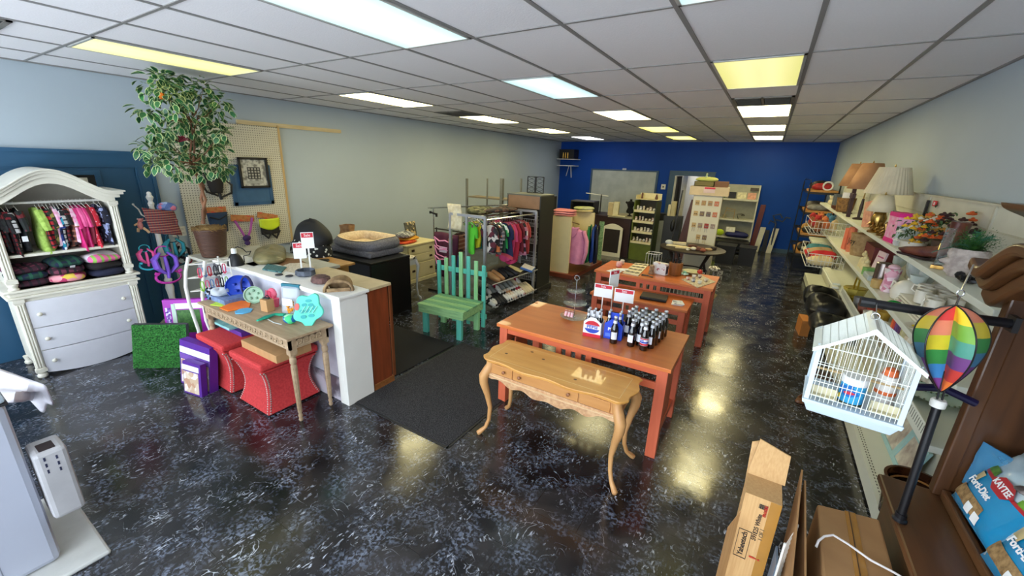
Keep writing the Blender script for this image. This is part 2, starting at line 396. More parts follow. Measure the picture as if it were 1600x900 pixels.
vent(-4.66,.55,'dark ceiling vent at the left edge of the photo')

# ================================================================ LEFT SIDE
# ---- white arched wardrobe hutch (front faces +X)
hut = thing('wardrobe_hutch','tall cream white arched wardrobe hutch with three drawers, standing before the blue door','wardrobe',(-5.78,1.0,0))
O = hut.location
HB,HF = -6.06,-5.53
m = MB(O)
m.box(HB,HF + .0,.60,1.40,.09,.775)                       # lower carcass
m.build('lower_case',OFFW,hut,bevel=.004)
m = MB(O)
m.box(HB,HF,.60,.625,.84,1.66).box(HB,HF,1.375,1.40,.84,1.66).box(HB,HB + .015,.62,1.38,.84,1.80)
m.box(HB,HF,.62,1.38,.84,.86)
m.build('upper_case',mat('cream_inside',(205,200,186),.5),hut)
m = MB(O).box(HB + .01,HF - .01,.62,1.38,1.14,1.165); m.build('shelf',OFFW,hut,bevel=.004)
m = MB(O)                                                       # waist moulding
m.box(HB,HF + .03,.54,1.46,.775,.80).box(HB,HF + .015,.56,1.44,.80,.835).box(HB,HF + .035,.53,1.47,.835,.86)
m.build('waist_moulding',OFFW,hut,bevel=.008)
def post(z0,z1,y,nm):
 m = MB(O); m.box(HF - .02,HF + .02,y - .03,y + .03,z0,z1)
 for k in (-1,0,1): m.tube([(HF + .022,y + k * .017,z0 + .05),(HF + .022,y + k * .017,z1 - .05)],.008,8)
 m.box(HF - .02,HF + .03,y - .037,y + .037,z0,z0 + .035).box(HF - .02,HF + .03,y - .037,y + .037,z1 - .035,z1)
 m.build(nm,OFFW,hut,bevel=.003)
for y in (.605,1.395): post(.06,.775,y,'corner_post'); post(.92,1.60,y,'corner_post')
for y in (.605,1.395):
 MB(O).lathe([(.022,.86),(.036,.865),(.036,.875),(.026,.885),(.034,.905),(.034,.915),(.024,.922)],(HF + .002,y,0),16).build('turned_collar',OFFW,hut,smooth=True)
 MB(O).lathe([(.02,0),(.034,.012),(.036,.03),(.026,.045),(.036,.06)],(HF,y,0),16).build('foot',OFFW,hut,smooth=True)
 MB(O).lathe([(.02,0),(.034,.012),(.036,.03),(.026,.045),(.036,.09)],(HB + .05,y,0),16).build('foot',OFFW,hut,smooth=True)
def arch_z(y,h0,h1):                                         # flat shoulders, round top
 t = min(1,abs(y - 1.0) / .40); return h0 + (h1 - h0) * (0.5 + .5 * cos(pi * t)) ** .85
def arch(y0,y1,bo,bi,to,ti,x0,x1,nm):
 n = 40; top = [(y0 + (y1 - y0) * i / n) for i in range(n + 1)]
 poly = [(y,arch_z(y,to,ti)) for y in top] + [(y,arch_z(y,bo,bi)) for y in top[::-1]]
 MB(O).prism(poly,x0,x1,'X').build(nm,OFFW,hut,bevel=.003)
arch(.58,1.42,1.575,1.775,1.665,1.855,HF - .02,HF + .015,'arched_frieze')
arch(.545,1.455,1.635,1.83,1.665,1.865,HF - .05,HF + .04,'arch_moulding')
arch(.52,1.48,1.665,1.865,1.69,1.89,HB,HF + .065,'arch_moulding')
arch(.505,1.495,1.69,1.89,1.705,1.905,HB,HF + .085,'crown')
def bow(y): return HF + .01 + .035 * (1 - ((y - 1.0) / .37) ** 2)
for k,(z0,z1) in enumerate(((.49,.745),(.265,.483),(.045,.258))):
 m = MB(O); n = 20; ys = [.64 + .72 * i / n for i in range(n + 1)]
 def zb(y): return z0 - (.045 * (1 - ((y - 1) / .37) ** 2) if k == 2 else 0)
 vs = []; fs = []
 for y in ys: vs += [(bow(y),y,zb(y)),(bow(y),y,z1),(HF - .02,y,z1),(HF - .02,y,zb(y))]
 for i in range(n):
  a = 4 * i; fs += [(a,a + 4,a + 5,a + 1),(a + 1,a + 5,a + 6,a + 2),(a + 2,a + 6,a + 7,a + 3),(a + 3,a + 7,a + 4,a)]
 fs += [(0,1,2,3),(4 * n,4 * n + 3,4 * n + 2,4 * n + 1)]
 m.add(vs,fs); d = m.build('drawer',mat('pale_lilac_white',(216,216,222),.4,var=.04),hut,bevel=.003)
 for y in (.70,1.285):
  zc = (z0 + z1) / 2; kb = MB(O); ax = Matrix.Rotation(pi / 2,3,'Y')
  kb.lathe([(.008,0),(.007,.01),(.017,.018),(.019,.026),(.012,.033),(.002,.035)],(bow(y),y,zc),14,ax=ax)
  q = kb.build('knob',OFFW,hut,smooth=True); q.parent = d
MB(O).tube([(-5.70,.62,1.60),(-5.70,1.38,1.60)],.011,12).build('hanging_rod',WHITE,hut)

# ---- dog jackets on white hangers along the rod
def garment(name,label,p,wid,hgt,depth,mt,grp,hang=WHITE,rz=0,neck=.35,parent=None,seed=0,cat='garment',hood=False,sl=True):
 """a small garment on a hanger: a folded shell with shoulders, side drape and hem; local x = thickness, y = width"""
 r = random.Random(seed)
 t = thing(name,label,cat,p,rz,grp)
 b = MB(); nu,nv = 22,12; ph = r.uniform(0,6); fl = [r.uniform(.7,1.1) for _ in range(6)]
 def fn(u,v):
  a = 2 * pi * u; zz = -.03 - hgt * v
  sh = min(1,(v / .16) ** .6) if v > 0 else .02
  ww = wid / 2 * (neck + (1 - neck) * sh) * (1 + .16 * v * sin(3 * v + ph)); dd = depth / 2 * (.45 + .75 * v ** .6)
  rip = 1 + .20 * v * sin(a * 4 + ph + 2 * v) + .1 * v * sin(a * 7 + 2 * ph)
  y = ww * cos(a) * (1 + .05 * sin(a * 5 + ph) * v); x = dd * sin(a) * rip
  return (x + .25 * depth * sin(ph + 2.5 * v) * v,y,zz + .05 * hgt * v * sin(a * 2 + ph) - (.0 if v else 0))
 b.grid(fn,nu,nv,cu=True); b.build('cloth',mt,t,smooth=True,ang=80)
 if sl:
  s_ = MB()
  for sd in (-1,1):
   s_.tube([(0,sd * wid * .36,-.05 - .02 * hgt),(depth * .1,sd * wid * .52,-.05 - .2 * hgt),(depth * .25,sd * wid * .55,-.05 - .45 * hgt)],[depth * .28 + .012,depth * .3 + .012,depth * .24 + .008],8,sq=.8)
  s_.each('sleeve',mt,t,smooth=True)
 h = MB(); h.tube([(0,0,-.02),(0,0,.0),(0,.008,.015),(0,.0,.028),(0,-.01,.02)],.0022,5)
 h.tube([(0,-wid * .4,-.05),(0,0,-.015),(0,wid * .4,-.05)],.003,5)
 h.build('hanger',hang,t)
 return t
JM = [('black and red',plaid('j_blackred',(26,22,24),(120,24,34),(16,16,18),30,26,axes='YZ')),('dark grey',patch('j_dark',[(22,22,26),(40,40,46),(110,30,36),(24,30,28)],22)),
      ('black and white',plaid('j_bw',(24,24,28),(180,178,176),(20,20,22),22,22,axes='YZ',duty=.25)),('lime green fleece',mat('j_lime',(178,208,104),.9,c2=(140,172,70),scale=30)),
      ('red tartan',plaid('j_tartan',(170,30,40),(30,50,40),(20,20,30),26,22,axes='YZ')),('olive camouflage',patch('j_camo',[(110,112,40),(70,76,36),(150,140,70),(40,44,26)],20)),
      ('pink and white',mat('j_pinkw',(232,150,190),.85,c2=(240,220,230),scale=25)),('blue and turquoise print',patch('j_bluep',[(26,50,120),(40,150,180),(230,235,240),(20,26,60)],24)),
      ('brown check',plaid('j_brown',(110,60,44),(40,26,24),(170,110,90),24,20,axes='YZ')),('hot pink satin',mat('j_hot',(235,60,140),.45,c2=(200,30,110),scale=8)),
      ('bright pink',mat('j_pink2',(240,100,160),.6,c2=(215,70,135),scale=10)),('red with pale dots',spots('j_reddot',(205,34,56),(240,190,200),45,.25)),
      ('navy floral',patch('j_navyf',[(20,24,48),(24,30,60),(18,20,36),(150,160,200)],40)),('dark crimson',mat('j_crim',(120,22,44),.7,scale=14))]
ys_ = [.655,.675,.70,.735,.78,.905,.93,.952,.975,1.0,1.02,1.042,1.063,1.085,1.108,1.13,1.155,1.18,1.21,1.245,1.30,1.335]
ci_ = [0,1,0,2,1,3,4,4,5,6,7,2,0,8,6,9,10,9,13,11,12,12]
for i,(y,c) in enumerate(zip(ys_,ci_)):
 nm,mt = JM[c]
 lo = [.30,.36,.38,.40,.37,.38,.33,.36,.34,.33,.36,.32,.30,.36,.33,.40,.36,.38,.37,.37,.36,.34][i]
 q = ['leftmost','second from left','third from left','fourth from left','right beside the gap'][i] if i < 5 else 'number %d from the gap' % (i - 4)
 garment('dog_jacket','%s dog jacket on the wardrobe rod, %s' % (nm,['at the left end','second from left','third from left','just left of the tagged one','last before the gap'][i] if i < 5 else
   ['alone at the right of the gap','against the lime one','before the camouflage one','behind the tartan ones','with narrow body','showing turquoise hem','mid rail','dark, mid rail','beside the pink satin ones','before the satin ones',
             'first satin one','between two satin ones','second satin one','beside the dotted one','near the right post','second from right','at the right end'][i - 5]),(-5.70,y,1.59),.30,lo + .02,.052 if c != 3 else .085,mt,'dog jackets hung in the wardrobe',rz=pi / 2 * 0 + rnd(-.1,.1) + pi / 2,seed=i)
# local y = width must run along X here: rotate by 90 deg (done through rz)
# price tags
# ---- folded dog sweaters below the jackets
def folded(label,p,wx,wy,h,mt,rz=0,grp=None,name='folded_garment',cat='folded cloth',sag=.25,seed=0):
 r = random.Random(seed); ph = r.uniform(0,6); b = MB(); nu,nv = 28,14
 def fn(u,v):
  a = 2 * pi * u; t = v * pi; c_,s_ = cos(a),sin(a)
  k = (abs(c_) ** 4 + abs(s_) ** 4) ** -.25
  rr = k * max(0,sin(t)) ** .35 if 0 < v < 1 else 0
  return (wx / 2 * c_ * rr * (1 + .04 * sin(3 * a + ph)),wy / 2 * s_ * rr * (1 + .04 * sin(2 * a + ph)),h / 2 * (1 - cos(t)) * (1 - sag * .5 * (rr ** 2) * (v > .5)) + .012 * sin(2 * a + ph) * sin(t / 2) ** 2 * (v > .4))
 b.grid(fn,nu,nv,cu=True); o = b.build(name,mt,None,smooth=True,ang=80,loc=p,rz=rz)
 return tag(o,label,cat,grp)
P1 = plaid('sw_wine',(60,22,40),(110,50,70),(24,18,26),20,20,axes='XY'); P2 = plaid('sw_green',(22,58,50),(18,30,60),(30,86,66),16,16,axes='XY'); P3 = plaid('sw_stripe',(235,110,170),(150,200,90),(240,230,235),18,1,axes='YX',duty=.4)
for k,(lb,mt) in enumerate((('dark plum folded dog sweater at the base of the left pile',P1),('green plaid folded sweater in the middle of the left pile',P2),('wine red plaid folded sweater on top of the left pile',P1))):
 folded(lb,(-5.68,.72,.862 + k * .062),.30,.25,.075,mt,.1 * k,'folded sweaters on the wardrobe ledge',seed=k)
for k,(lb,mt) in enumerate((('pink and yellow folded sweater at the base of the middle pile',patch('sw_mix',[(200,60,110),(230,200,80),(240,160,170)],18)),('dark folded sweater in the middle pile',P1),('dark green plaid folded dog coat with tag on top of the middle pile',P2))):
 folded(lb,(-5.66,.97,.862 + k * .07),.32,.27 - .02 * k,.085,mt,-.25 + .2 * k,'folded sweaters on the wardrobe ledge',seed=4 + k)
for k,(lb,mt) in enumerate((('navy folded sweater at the base of the right pile',mat('sw_navy',(30,34,60),.85)),('black folded sweater in the right pile',mat('sw_blk',(26,22,26),.85)),('pink and green striped folded sweater on top of the right pile',P3))):
 folded(lb,(-5.66,1.23,.862 + k * .07),.34,.27,.085,mt,.15,'folded sweaters on the wardrobe ledge',seed=8 + k)
def tagcard(label,p,rz=0,rx=0,sz=(.035,.05)):
 o = MB().cb((0,0,0),(sz[0],.0015,sz[1]),rx=rx).build('price_tag',PAPER,None,loc=p,rz=rz); tag(o,label,'price tag')
tagcard('small white price tag hanging on the dark jackets left of the gap',(-5.55,.765,1.30),pi / 2,.2)
tagcard('small white price tag on the green plaid folded coat',(-5.535,1.0,1.0),pi / 2,.8)

# ---- white turned coat rack
cr_ = thing('coat_rack','white turned wooden coat rack with curled hooks beside the wardrobe','coat rack',(-5.8,1.78,0))
m = MB(); m.lathe([(.03,.1),(.03,.36),(.045,.37),(.045,.40),(.028,.42),(.034,.5),(.042,.56),(.028,.62),(.04,.65),(.026,.68),(.028,.9),(.038,.98),(.026,1.06),(.026,1.3),(.034,1.32),(.034,1.42),(.026,1.44),(.022,1.5),(.03,1.53),(.018,1.555),(.03,1.585),(.034,1.60),(.02,1.625),(.022,1.64),(.015,1.655),(.002,1.66)],n=20)
m.build('pole',WHITE,cr_,smooth=True)
for k in range(4):
 a = pi / 4 + k * pi / 2; m = MB(); c,s = cos(a),sin(a)
 m.tube([(c * .02,s * .02,.18),(c * .12,s * .12,.15),(c * .22,s * .22,.05),(c * .26,s * .26,.02)],[.02,.022,.02,.022],10); m.build('foot',WHITE,cr_,smooth=True)
for k,a in enumerate((-2.0,1.2,-.4,2.75)):
 c,s = cos(a),sin(a); m = MB()
 m.tube([(c * .02,s * .02,1.40),(c * .07,s * .07,1.385),(c * .10,s * .10,1.41),(c * .115,s * .115,1.47),(c * .15,s * .15,1.52)],[.008,.007,.007,.007,.006],8); m.ball((c * .15,s * .15,1.525),.012,8)
 m.tube([(c * .02,s * .02,1.37),(c * .09,s * .09,1.345),(c * .14,s * .14,1.36)],.006,8); m.ball((c * .14,s * .14,1.365),.010,8)
 m.build('hook',WHITE,cr_,smooth=True)
# things hung on the coat rack
def harness(label,p,mt,mt2,s=1.,rz=0,name='dog_harness',seed=0,cat='dog harness',grp=None):
 """padded yoke with two loops of webbing and buckles; local -y faces out"""
 t = thing(name,label,cat,p,rz,grp); r = random.Random(seed); q = lambda: r.uniform(-.012,.012) * s
 MB().tube([(-.03 * s,-.03,.09 * s),(-.085 * s,-.04,.03 * s),(-.075 * s,-.05,-.05 * s),(-.02 * s,-.05,-.12 * s + q())],[.024 * s,.045 * s,.048 * s,.026 * s],10,sq=.45).tube([(.03 * s,-.03,.09 * s),(.085 * s,-.04,.03 * s),(.08 * s,-.05,-.05 * s),(.02 * s,-.05,-.12 * s + q())],[.024 * s,.045 * s,.048 * s,.026 * s],10,sq=.45).each('padded_side',mt,t,smooth=True)
 MB().tube([(0,-.05,.05 * s),(0,-.06,-.02 * s),(0,-.055,-.10 * s),(q(),-.05,-.16 * s)],[.022 * s,.030 * s,.034 * s,.022 * s],10,sq=.5).build('chest_pad',mt,t,smooth=True)
 MB().tube([(.10 * s * cos(a_),-.045 + .03 * sin(a_),-.15 * s + .055 * s * sin(a_)) for a_ in [2 * pi * i / 16 for i in range(17)]],.013 * s,8,sq=.5).tube([(.06 * s * cos(a_),-.03,.10 * s + .05 * s * sin(a_)) for a_ in [2 * pi * i / 14 for i in range(15)]],.011 * s,8,sq=.5).each('strap',mt2,t,smooth=True)
 MB().cb((-.09 * s,-.07,-.10 * s),(.034 * s,.016,.026 * s),ry=.4).cb((.09 * s,-.07,-.10 * s),(.034 * s,.016,.026 * s),ry=-.4).each('buckle',mt2,t,bevel=.002); return t
def hp(px,py,X=-5.62): q = at_x(px,py,X); return q
PINKP = mat('plush_pink',(225,150,140),.95,c2=(200,120,110),scale=40,bump=.3)
t = thing('plush_toy','small salmon pink plush toy hanging from the left hook of the coat rack','plush toy',hp(219,352,-5.72))
m = MB(); m.ball((0,0,0),.032,12,sq=(.9,.8,1.5)); m.build('body',PINKP,t,smooth=True)
m = MB(); m.ball((.008,.01,.052),.022,12); m.ball((.012,.03,.068),.008,8).ball((.012,-.01,.068),.008,8); m.build('head',PINKP,t,smooth=True)
m = MB(); m.tube([(0,.02,-.03),(.012,.045,-.06),(.01,.06,-.085)],[.014,.012,.014],8).tube([(0,-.02,-.03),(.0,-.03,-.07)],[.014,.012],8).tube([(0,-.02,.02),(.01,-.05,.005)],.009,8); m.build('limbs',mat('plush_tan',(226,186,140),.95),t,smooth=True)
t = thing('dog_coat','red and dark plaid dog coat with cream lines hung on the coat rack','dog coat',hp(250,342,-5.6)); RPL = plaid('rack_plaid',(110,32,36),(60,50,60),(150,110,90),42,38,axes='YZ',duty=.3)
m = MB(); m.grid(lambda u,v: (.03 * sin(3 * u) + .01 * sin(9 * v),(u - .5) * .27 + .03 * v,.10 - .27 * v - .05 * (u - .5) * 1.2),10,8); m.build('panel',RPL,t,smooth=True,solid=.01)
m = MB(); m.tube([(.01,.11,.04),(.02,.14,-.03),(.0,.13,-.11),(-.02,.10,-.15)],.014,8,sq=.4); m.build('strap',RPL,t,smooth=True)
o = folded('blue and white patterned cloth bundled on top of the coat rack hooks',hp(262,330,-5.66),.12,.17,.09,patch('blue_floral',[(110,130,180),(170,185,215),(200,110,130),(80,100,150)],26),seed=21)
harness('teal and black dog harness on the coat rack under the plaid coat',hp(270,385,-5.62),mat('teal_cloth',(20,110,120),.8),mat('teal_strap',(16,70,84),.7),1.0,pi / 2,seed=2)
harness('pink and white small harness on the left side of the coat rack',hp(226,398,-5.64),mat('pink_cloth',(232,90,150),.8),mat('aqua_strap',(60,190,210),.7),.75,pi / 2)
harness('purple and magenta dog harness lowest on the coat rack',hp(256,408,-5.58),mat('violet_cloth',(122,84,196),.75),mat('magenta_strap',(196,50,160),.7),1.15,pi / 2)
harness('black and crimson harness at the right of the coat rack',hp(283,392,-5.68),mat('dark_cloth',(30,28,34),.8),mat('crimson_strap',(130,20,50),.7),.7,pi / 2)

# ---- wall outlet, pegboard, pictures
t = thing('wall_outlet','cream double wall outlet plate on the wall beside the tree','outlet',(XL,2.13,1.13))
MB().box(0,.006,-.075,.075,-.06,.06).build('plate',OFFW,t,bevel=.002)
for y in (-.037,.037):
 for z in (-.025,.025): MB().box(.005,.008,y - .015,y + .015,z - .016,z + .016).build('socket',mat('outlet_socket',(205,200,186),.4),t)
t = thing('pegboard','cream pegboard panel with timber edge fixed to the left wall','pegboard',(XL + .01,2.9,.8))
def peg_mat():
 m,N,L,P = nodes('pegboard_holes'); tc = N.new('ShaderNodeTexCoord'); sp = N.new('ShaderNodeSeparateXYZ'); L.new(tc.outputs['Object'],sp.inputs[0]); out = []
 for ax in (1,2):
  a = N.new('ShaderNodeMath'); a.operation = 'MULTIPLY_ADD'; a.inputs[1].default_value = 1 / .03; a.inputs[2].default_value = 100; L.new(sp.outputs[ax],a.inputs[0])
  f = N.new('ShaderNodeMath'); f.operation = 'FRACT'; L.new(a.outputs[0],f.inputs[0])
  s = N.new('ShaderNodeMath'); s.operation = 'SUBTRACT'; s.inputs[1].default_value = .5; L.new(f.outputs[0],s.inputs[0])
  p = N.new('ShaderNodeMath'); p.operation = 'POWER'; p.inputs[1].default_value = 2; q = N.new('ShaderNodeMath'); q.operation = 'ABSOLUTE'; L.new(s.outputs[0],q.inputs[0]); L.new(q.outputs[0],p.inputs[0]); out.append(p.outputs[0])
 a = N.new('ShaderNodeMath'); a.operation = 'ADD'; L.new(out[0],a.inputs[0]); L.new(out[1],a.inputs[1])
 l = N.new('ShaderNodeMath'); l.operation = 'LESS_THAN'; l.inputs[1].default_value = .035; L.new(a.outputs[0],l.inputs[0])
 mx = N.new('ShaderNodeMix'); mx.data_type = 'RGBA'; mx.inputs[6].default_value = S(206,200,178); mx.inputs[7].default_value = S(60,56,50); L.new(l.outputs[0],mx.inputs[0]); L.new(mx.outputs[2],P.inputs['Base Color']); P.inputs['Roughness'].default_value = .6
 return m
PEG = peg_mat()
MB(t.location).box(XL + .02,XL + .027,2.22,3.53,.8,2.47).build('panel',PEG,t)
TIM = wood('raw_timber',(206,176,124),(178,144,92),'Z',.6)
MB(t.location).box(XL + .003,XL + .035,3.53,3.56,.8,2.5).build('edge_strip',TIM,t)
MB(t.location).box(XL + .003,XL + .02,2.24,2.28,.8,2.45).box(XL + .003,XL + .02,2.85,2.89,.8,2.45).build('batten',TIM,t)
o = MB((XL,3.8,2.5)).box(XL,XL + .025,3.0,4.6,2.475,2.53).build('wall_batten',wood('raw_timber_y',(214,198,160),(190,168,120),'Y',.6)); tag(o,'long pale timber batten fixed high on the left wall above the pegboard','timber strip')
t = thing('cabinet_door_panel','slate blue framed panel hanging behind the picture on the pegboard','panel',(XL + .03,3.06,1.40))
MB(t.location).box(XL + .027,XL + .045,2.80,3.34,1.405,1.95).build('panel',mat('slate_panel',(58,96,128),.45),t,bevel=.004)
m = MB(t.location); frame(m,XL + .045,XL + .055,2.80,3.34,1.405,1.95,.05); m.box(XL + .045,XL + .055,2.80,3.34,1.405,1.455); m.build('rim',mat('slate_rim',(46,84,118),.45),t,bevel=.003)
t = thing('framed_picture','black framed grey print of a storefront hanging on the pegboard','picture',(XL + .06,3.10,1.62))
O2 = t.location
m = MB(O2); y0,y1,z0,z1 = 2.91,3.30,1.64,2.05
m.box(XL + .056,XL + .085,y0,y0 + .03,z0,z1).box(XL + .056,XL + .085,y1 - .03,y1,z0,z1).box(XL + .056,XL + .085,y0,y1,z0,z0 + .03).box(XL + .056,XL + .085,y0,y1,z1 - .03,z1); m.build('frame',BLACK,t,bevel=.004)
MB(O2).box(XL + .057,XL + .066,y0 + .02,y1 - .02,z0 + .02,z1 - .02).build('print',mat('grey_print',(196,194,182),.4,c2=(120,118,110),scale=16,det=8,ramp=(.4,.55)),t)
m = MB(O2)
m.box(XL + .066,XL + .0675,3.02,3.19,1.76,1.92)
m.build('dark_window_motif',mat('ink',(40,38,36),.5),t)
m = MB(O2)
for i in range(4):
 for j in range(4): m.box(XL + .0675,XL + .069,3.03 + i * .041,3.055 + i * .041,1.77 + j * .038,1.795 + j * .038)
m.box(XL + .066,XL + .068,2.99,3.22,1.70,1.735)
m.build('pane_motif',mat('print_pale',(170,168,156),.5),t)
# harnesses on cards
def card(label,c,wid,hgt,mt,tilt=0,X=XL + .06):
 o = MB().cb((0,0,0),(.012,wid,hgt),rx=tilt).build('header_card',mt,None,loc=(X,c[1],c[2])); return o
HC = patch('kraft_print',[(176,112,60),(184,120,66),(170,104,54),(200,80,50)],30)
def carded(label,px,py,sx,mt,mt2,tilt=0,kind=0,s=1.):
 p = at_x(px,py,XL + .05); t = thing('carded_harness',label,'dog harness',p)
 MB().cb((0,0,.0),(.012,.26 * s,.075 * s),rx=tilt).build('header_card',HC,t)
 m = MB(); st = .10 * s
 if kind == 0:
  m.tube([(.02,-st,-.02),(.03,-.05 * s,-.14 * s),(.03,-.02 * s,-.22 * s)],.014 * s,8,sq=.45).tube([(.02,st,0),(.03,.06 * s,-.14 * s),(.03,.02 * s,-.22 * s)],.014 * s,8,sq=.45)
  m.each('strap',mt,t,smooth=True); m = MB(); m.ball((.03,0,-.24 * s),.05 * s,10,sq=(.4,1,.8)).ball((.03,.0,-.30 * s),.035 * s,10,sq=(.4,1,.9)); m.build('chest_pad',mt2,t,smooth=True)
 elif kind == 1:
  m.grid(lambda u,v: (.03 + .02 * sin(pi * u),(u - .5) * .26 * s,-.03 - .10 * s * v - .05 * s * sin(pi * u) * v),8,6); m.build('saddle',mt,t,smooth=True,solid=.02)
  m = MB(); m.grid(lambda u,v: (.025 + .02 * sin(pi * u),(u - .5) * .24 * s,-.13 * s - .10 * s * v),8,6)
  m.tube([(.03,-.11 * s,-.2 * s),(.05,-.05 * s,-.28 * s),(.04,0,-.22 * s),(.05,.06 * s,-.29 * s),(.03,.12 * s,-.2 * s)],.010,8); m.build('body_strap',mt2,t,smooth=True,solid=.015)
 else:
  m.grid(lambda u,v: (.03 + .03 * sin(pi * u),(u - .5) * (.24 - .05 * v) * s,-.03 - .26 * s * v),8,8); m.build('vest',mt,t,smooth=True,solid=.02)
  m = MB(); m.tube([(.05,-.1 * s,-.08 * s),(.07,0,-.12 * s),(.05,.1 * s,-.08 * s)],.009,8).tube([(.05,-.1 * s,-.2 * s),(.06,0,-.22 * s),(.05,.1 * s,-.2 * s)],.008,8); m.build('seam',mt2,t,smooth=True)
NAVY = mat('navy_mesh',(34,56,84),.8)
carded('navy mesh dog vest on a brown card, left on the pegboard behind the tree',336,328,1,NAVY,BLACK,0,2)
carded('purple strap harness on a brown card, middle of the pegboard',379,341,1,mat('orchid_strap',(176,84,166),.6),mat('purple_pad',(72,44,110),.7),-.12,0,1.15)
carded('neon yellow and black harness on a brown card, right on the pegboard',418,338,1,mat('neon_yellow',(214,232,40),.6),mat('black_cloth',(36,32,30),.85),-.25,1,1.1)
p = at_x(330,287,XL + .05); t = thing('dog_harness','large dark harness hanging high on the pegboard beside the blue panel','dog harness',p)
m = MB(); m.grid(lambda u,v: (.03 + .03 * sin(pi * u),(u - .5) * .24 * (1 - .5 * v) + .03,.14 - .26 * v),8,8); m.build('body',mat('black_cloth',(36,32,30),.85),t,smooth=True,solid=.03)
m = MB(); m.tube([(.03,-.10,.13),(.05,-.14,.03),(.04,-.08,-.1),(.05,.08,-.17),(.05,.20,-.12),(.04,.22,-.02),(.03,.16,.05)],.014,8,sq=.6).tube([(.04,.05,-.07),(.05,.06,-.16),(.05,.07,-.2)],.02,8); m.build('strap',BLACK,t,smooth=True)

# ---- half wall with marbled panel and white end post
hw = thing('marbled_counter','white marbled half wall counter with a white painted end post and cap','counter',(-3.8,2.05,0)); O = hw.location
MARB = mat('white_marble_panel',(212,212,222),.35,c2=(176,176,190),scale=3,ramp=(.3,.6),det=8)
MB(O).box(-4.85,-2.83,1.95,2.14,0,.965).build('marbled_panel',MARB,hw)
MB(O).box(-4.85,-2.83,1.93,1.951,.0,.22).build('scuffed_lower_panel',mat('scuffed_marble',(205,200,210),.4,c2=(96,88,96),scale=5,ramp=(.42,.55),det=9),hw)
MB(O).box(-2.835,-2.79,1.915,2.19,0,.965).box(-2.90,-2.835,1.915,1.95,.0,.965).build('end_post',WHITE,hw,bevel=.003)
m = MB(O); m.box(-4.88,-2.77,1.90,2.20,.985,1.012).box(-4.86,-2.79,1.915,2.18,.962,.985); m.build('cap',WHITE,hw,bevel=.006)
bc = thing('wooden_counter_cabinet','reddish brown wooden counter cabinet with plywood top behind the white half wall','cabinet',(-3.2,2.33,0)); O = bc.location
BRW = wood('red_brown_panel',(138,66,34),(104,46,22),'Z',.35,coat=.3)
MB(O).box(-3.70,-2.80,2.206,2.42,.05,.985).build('side_panel',BRW,bc)
MB(O).box(-3.70,-2.795,2.206,2.445,0,.07).build('plinth',wood('oak_plinth',(150,96,50),(120,72,34),'X',.4),bc,bevel=.006)
MB(O).box(-3.72,-2.785,2.206,2.455,.985,1.01).build('top',mat('plywood_top',(202,182,142),.6,c2=(190,170,130),scale=9),bc,bevel=.003)
MB(O).box(-2.802,-2.785,2.43,2.455,.07,.985).build('corner_strip',wood('oak_strip',(120,66,34),(96,50,24),'Z',.4),bc)
lt = thing('side_work_counter','cluttered grey counter top behind the left end of the half wall','counter',(-4.6,2.45,0)); O = lt.location
MB(O).box(-5.35,-3.74,2.21,2.62,.965,.995).box(-5.35,-4.9,1.86,2.21,.965,.995).build('top',mat('pale_laminate',(188,186,170),.5),lt,bevel=.003)
MB(O).box(-5.30,-3.8,2.25,2.6,0,.965).box(-5.3,-4.92,1.92,2.25,0,.965).build('case',mat('grey_case',(150,150,152),.6),lt)

# ---- leafy artificial tree in a wicker pot
tr = thing('artificial_ficus_tree','tall artificial ficus tree with variegated leaves in a brown wicker pot','tree',(-5.10,2.02,.995)); O = tr.location
m = MB(); m.lathe([(.105,0),(.115,.01),(.15,.28),(.16,.30),(.155,.31),(.14,.30),(.138,.26)],n=28,cap=False); m.lathe([(0.001,.005),(.11,.005)],n=28,cap=False)
def wicker():
 m_,N,L,P = nodes('dark_wicker'); tc = N.new('ShaderNodeTexCoord'); wv = N.new('ShaderNodeTexWave'); wv.bands_direction = 'Z'; wv.inputs['Scale'].default_value = 22; wv.inputs['Distortion'].default_value = 1.5; L.new(tc.outputs['Object'],wv.inputs[0])
 cr = N.new('ShaderNodeValToRGB'); e = cr.color_ramp.elements; e[0].color = S(40,22,16); e[1].color = S(104,66,44); L.new(wv.outputs[1],cr.inputs[0]); L.new(cr.outputs[0],P.inputs[0]); P.inputs['Roughness'].default_value = .5
 b = N.new('ShaderNodeBump'); b.inputs['Distance'].default_value = .01; b.inputs['Strength'].default_value = .6; L.new(wv.outputs[1],b.inputs['Height']); L.new(b.outputs[0],P.inputs['Normal']); return m_
m.build('wicker_pot',wicker(),tr,smooth=True)
m = MB(); r = random.Random(3)
m.ball((0,0,.295),.148,20,sq=(1,1,.25))
for i in range(160):
 a = r.uniform(0,2 * pi); d = r.uniform(.02,.15); m.tube([(d * cos(a),d * sin(a),.31),((d + .02) * cos(a + .3),(d + .02) * sin(a + .3),.335),((d + .035) * cos(a + .7),(d + .035) * sin(a + .7),r.uniform(.29,.32))],.002,3)
m.build('moss',mat('dry_moss',(150,120,70),.95,c2=(110,84,44),scale=40),tr)
BARK = mat('ficus_bark',(140,96,66),.8,c2=(92,60,40),scale=20,stretch=(1,1,.3),bump=.3)
m = MB(); T0 = [at_x(318,350,-5.1),at_x(317,330,-5.1),at_x(321,312,-5.1),at_x(313,290,-5.1),at_x(308,275,-5.08),at_x(302,255,-5.05),at_x(304,230,-5.05),at_x(298,190,-5.05)]
T1 = [at_x(316,350,-5.12),at_x(321,330,-5.12),at_x(314,310,-5.12),at_x(318,290,-5.12),at_x(306,272,-5.12),at_x(296,250,-5.1),at_x(300,215,-5.1),at_x(310,180,-5.1)]
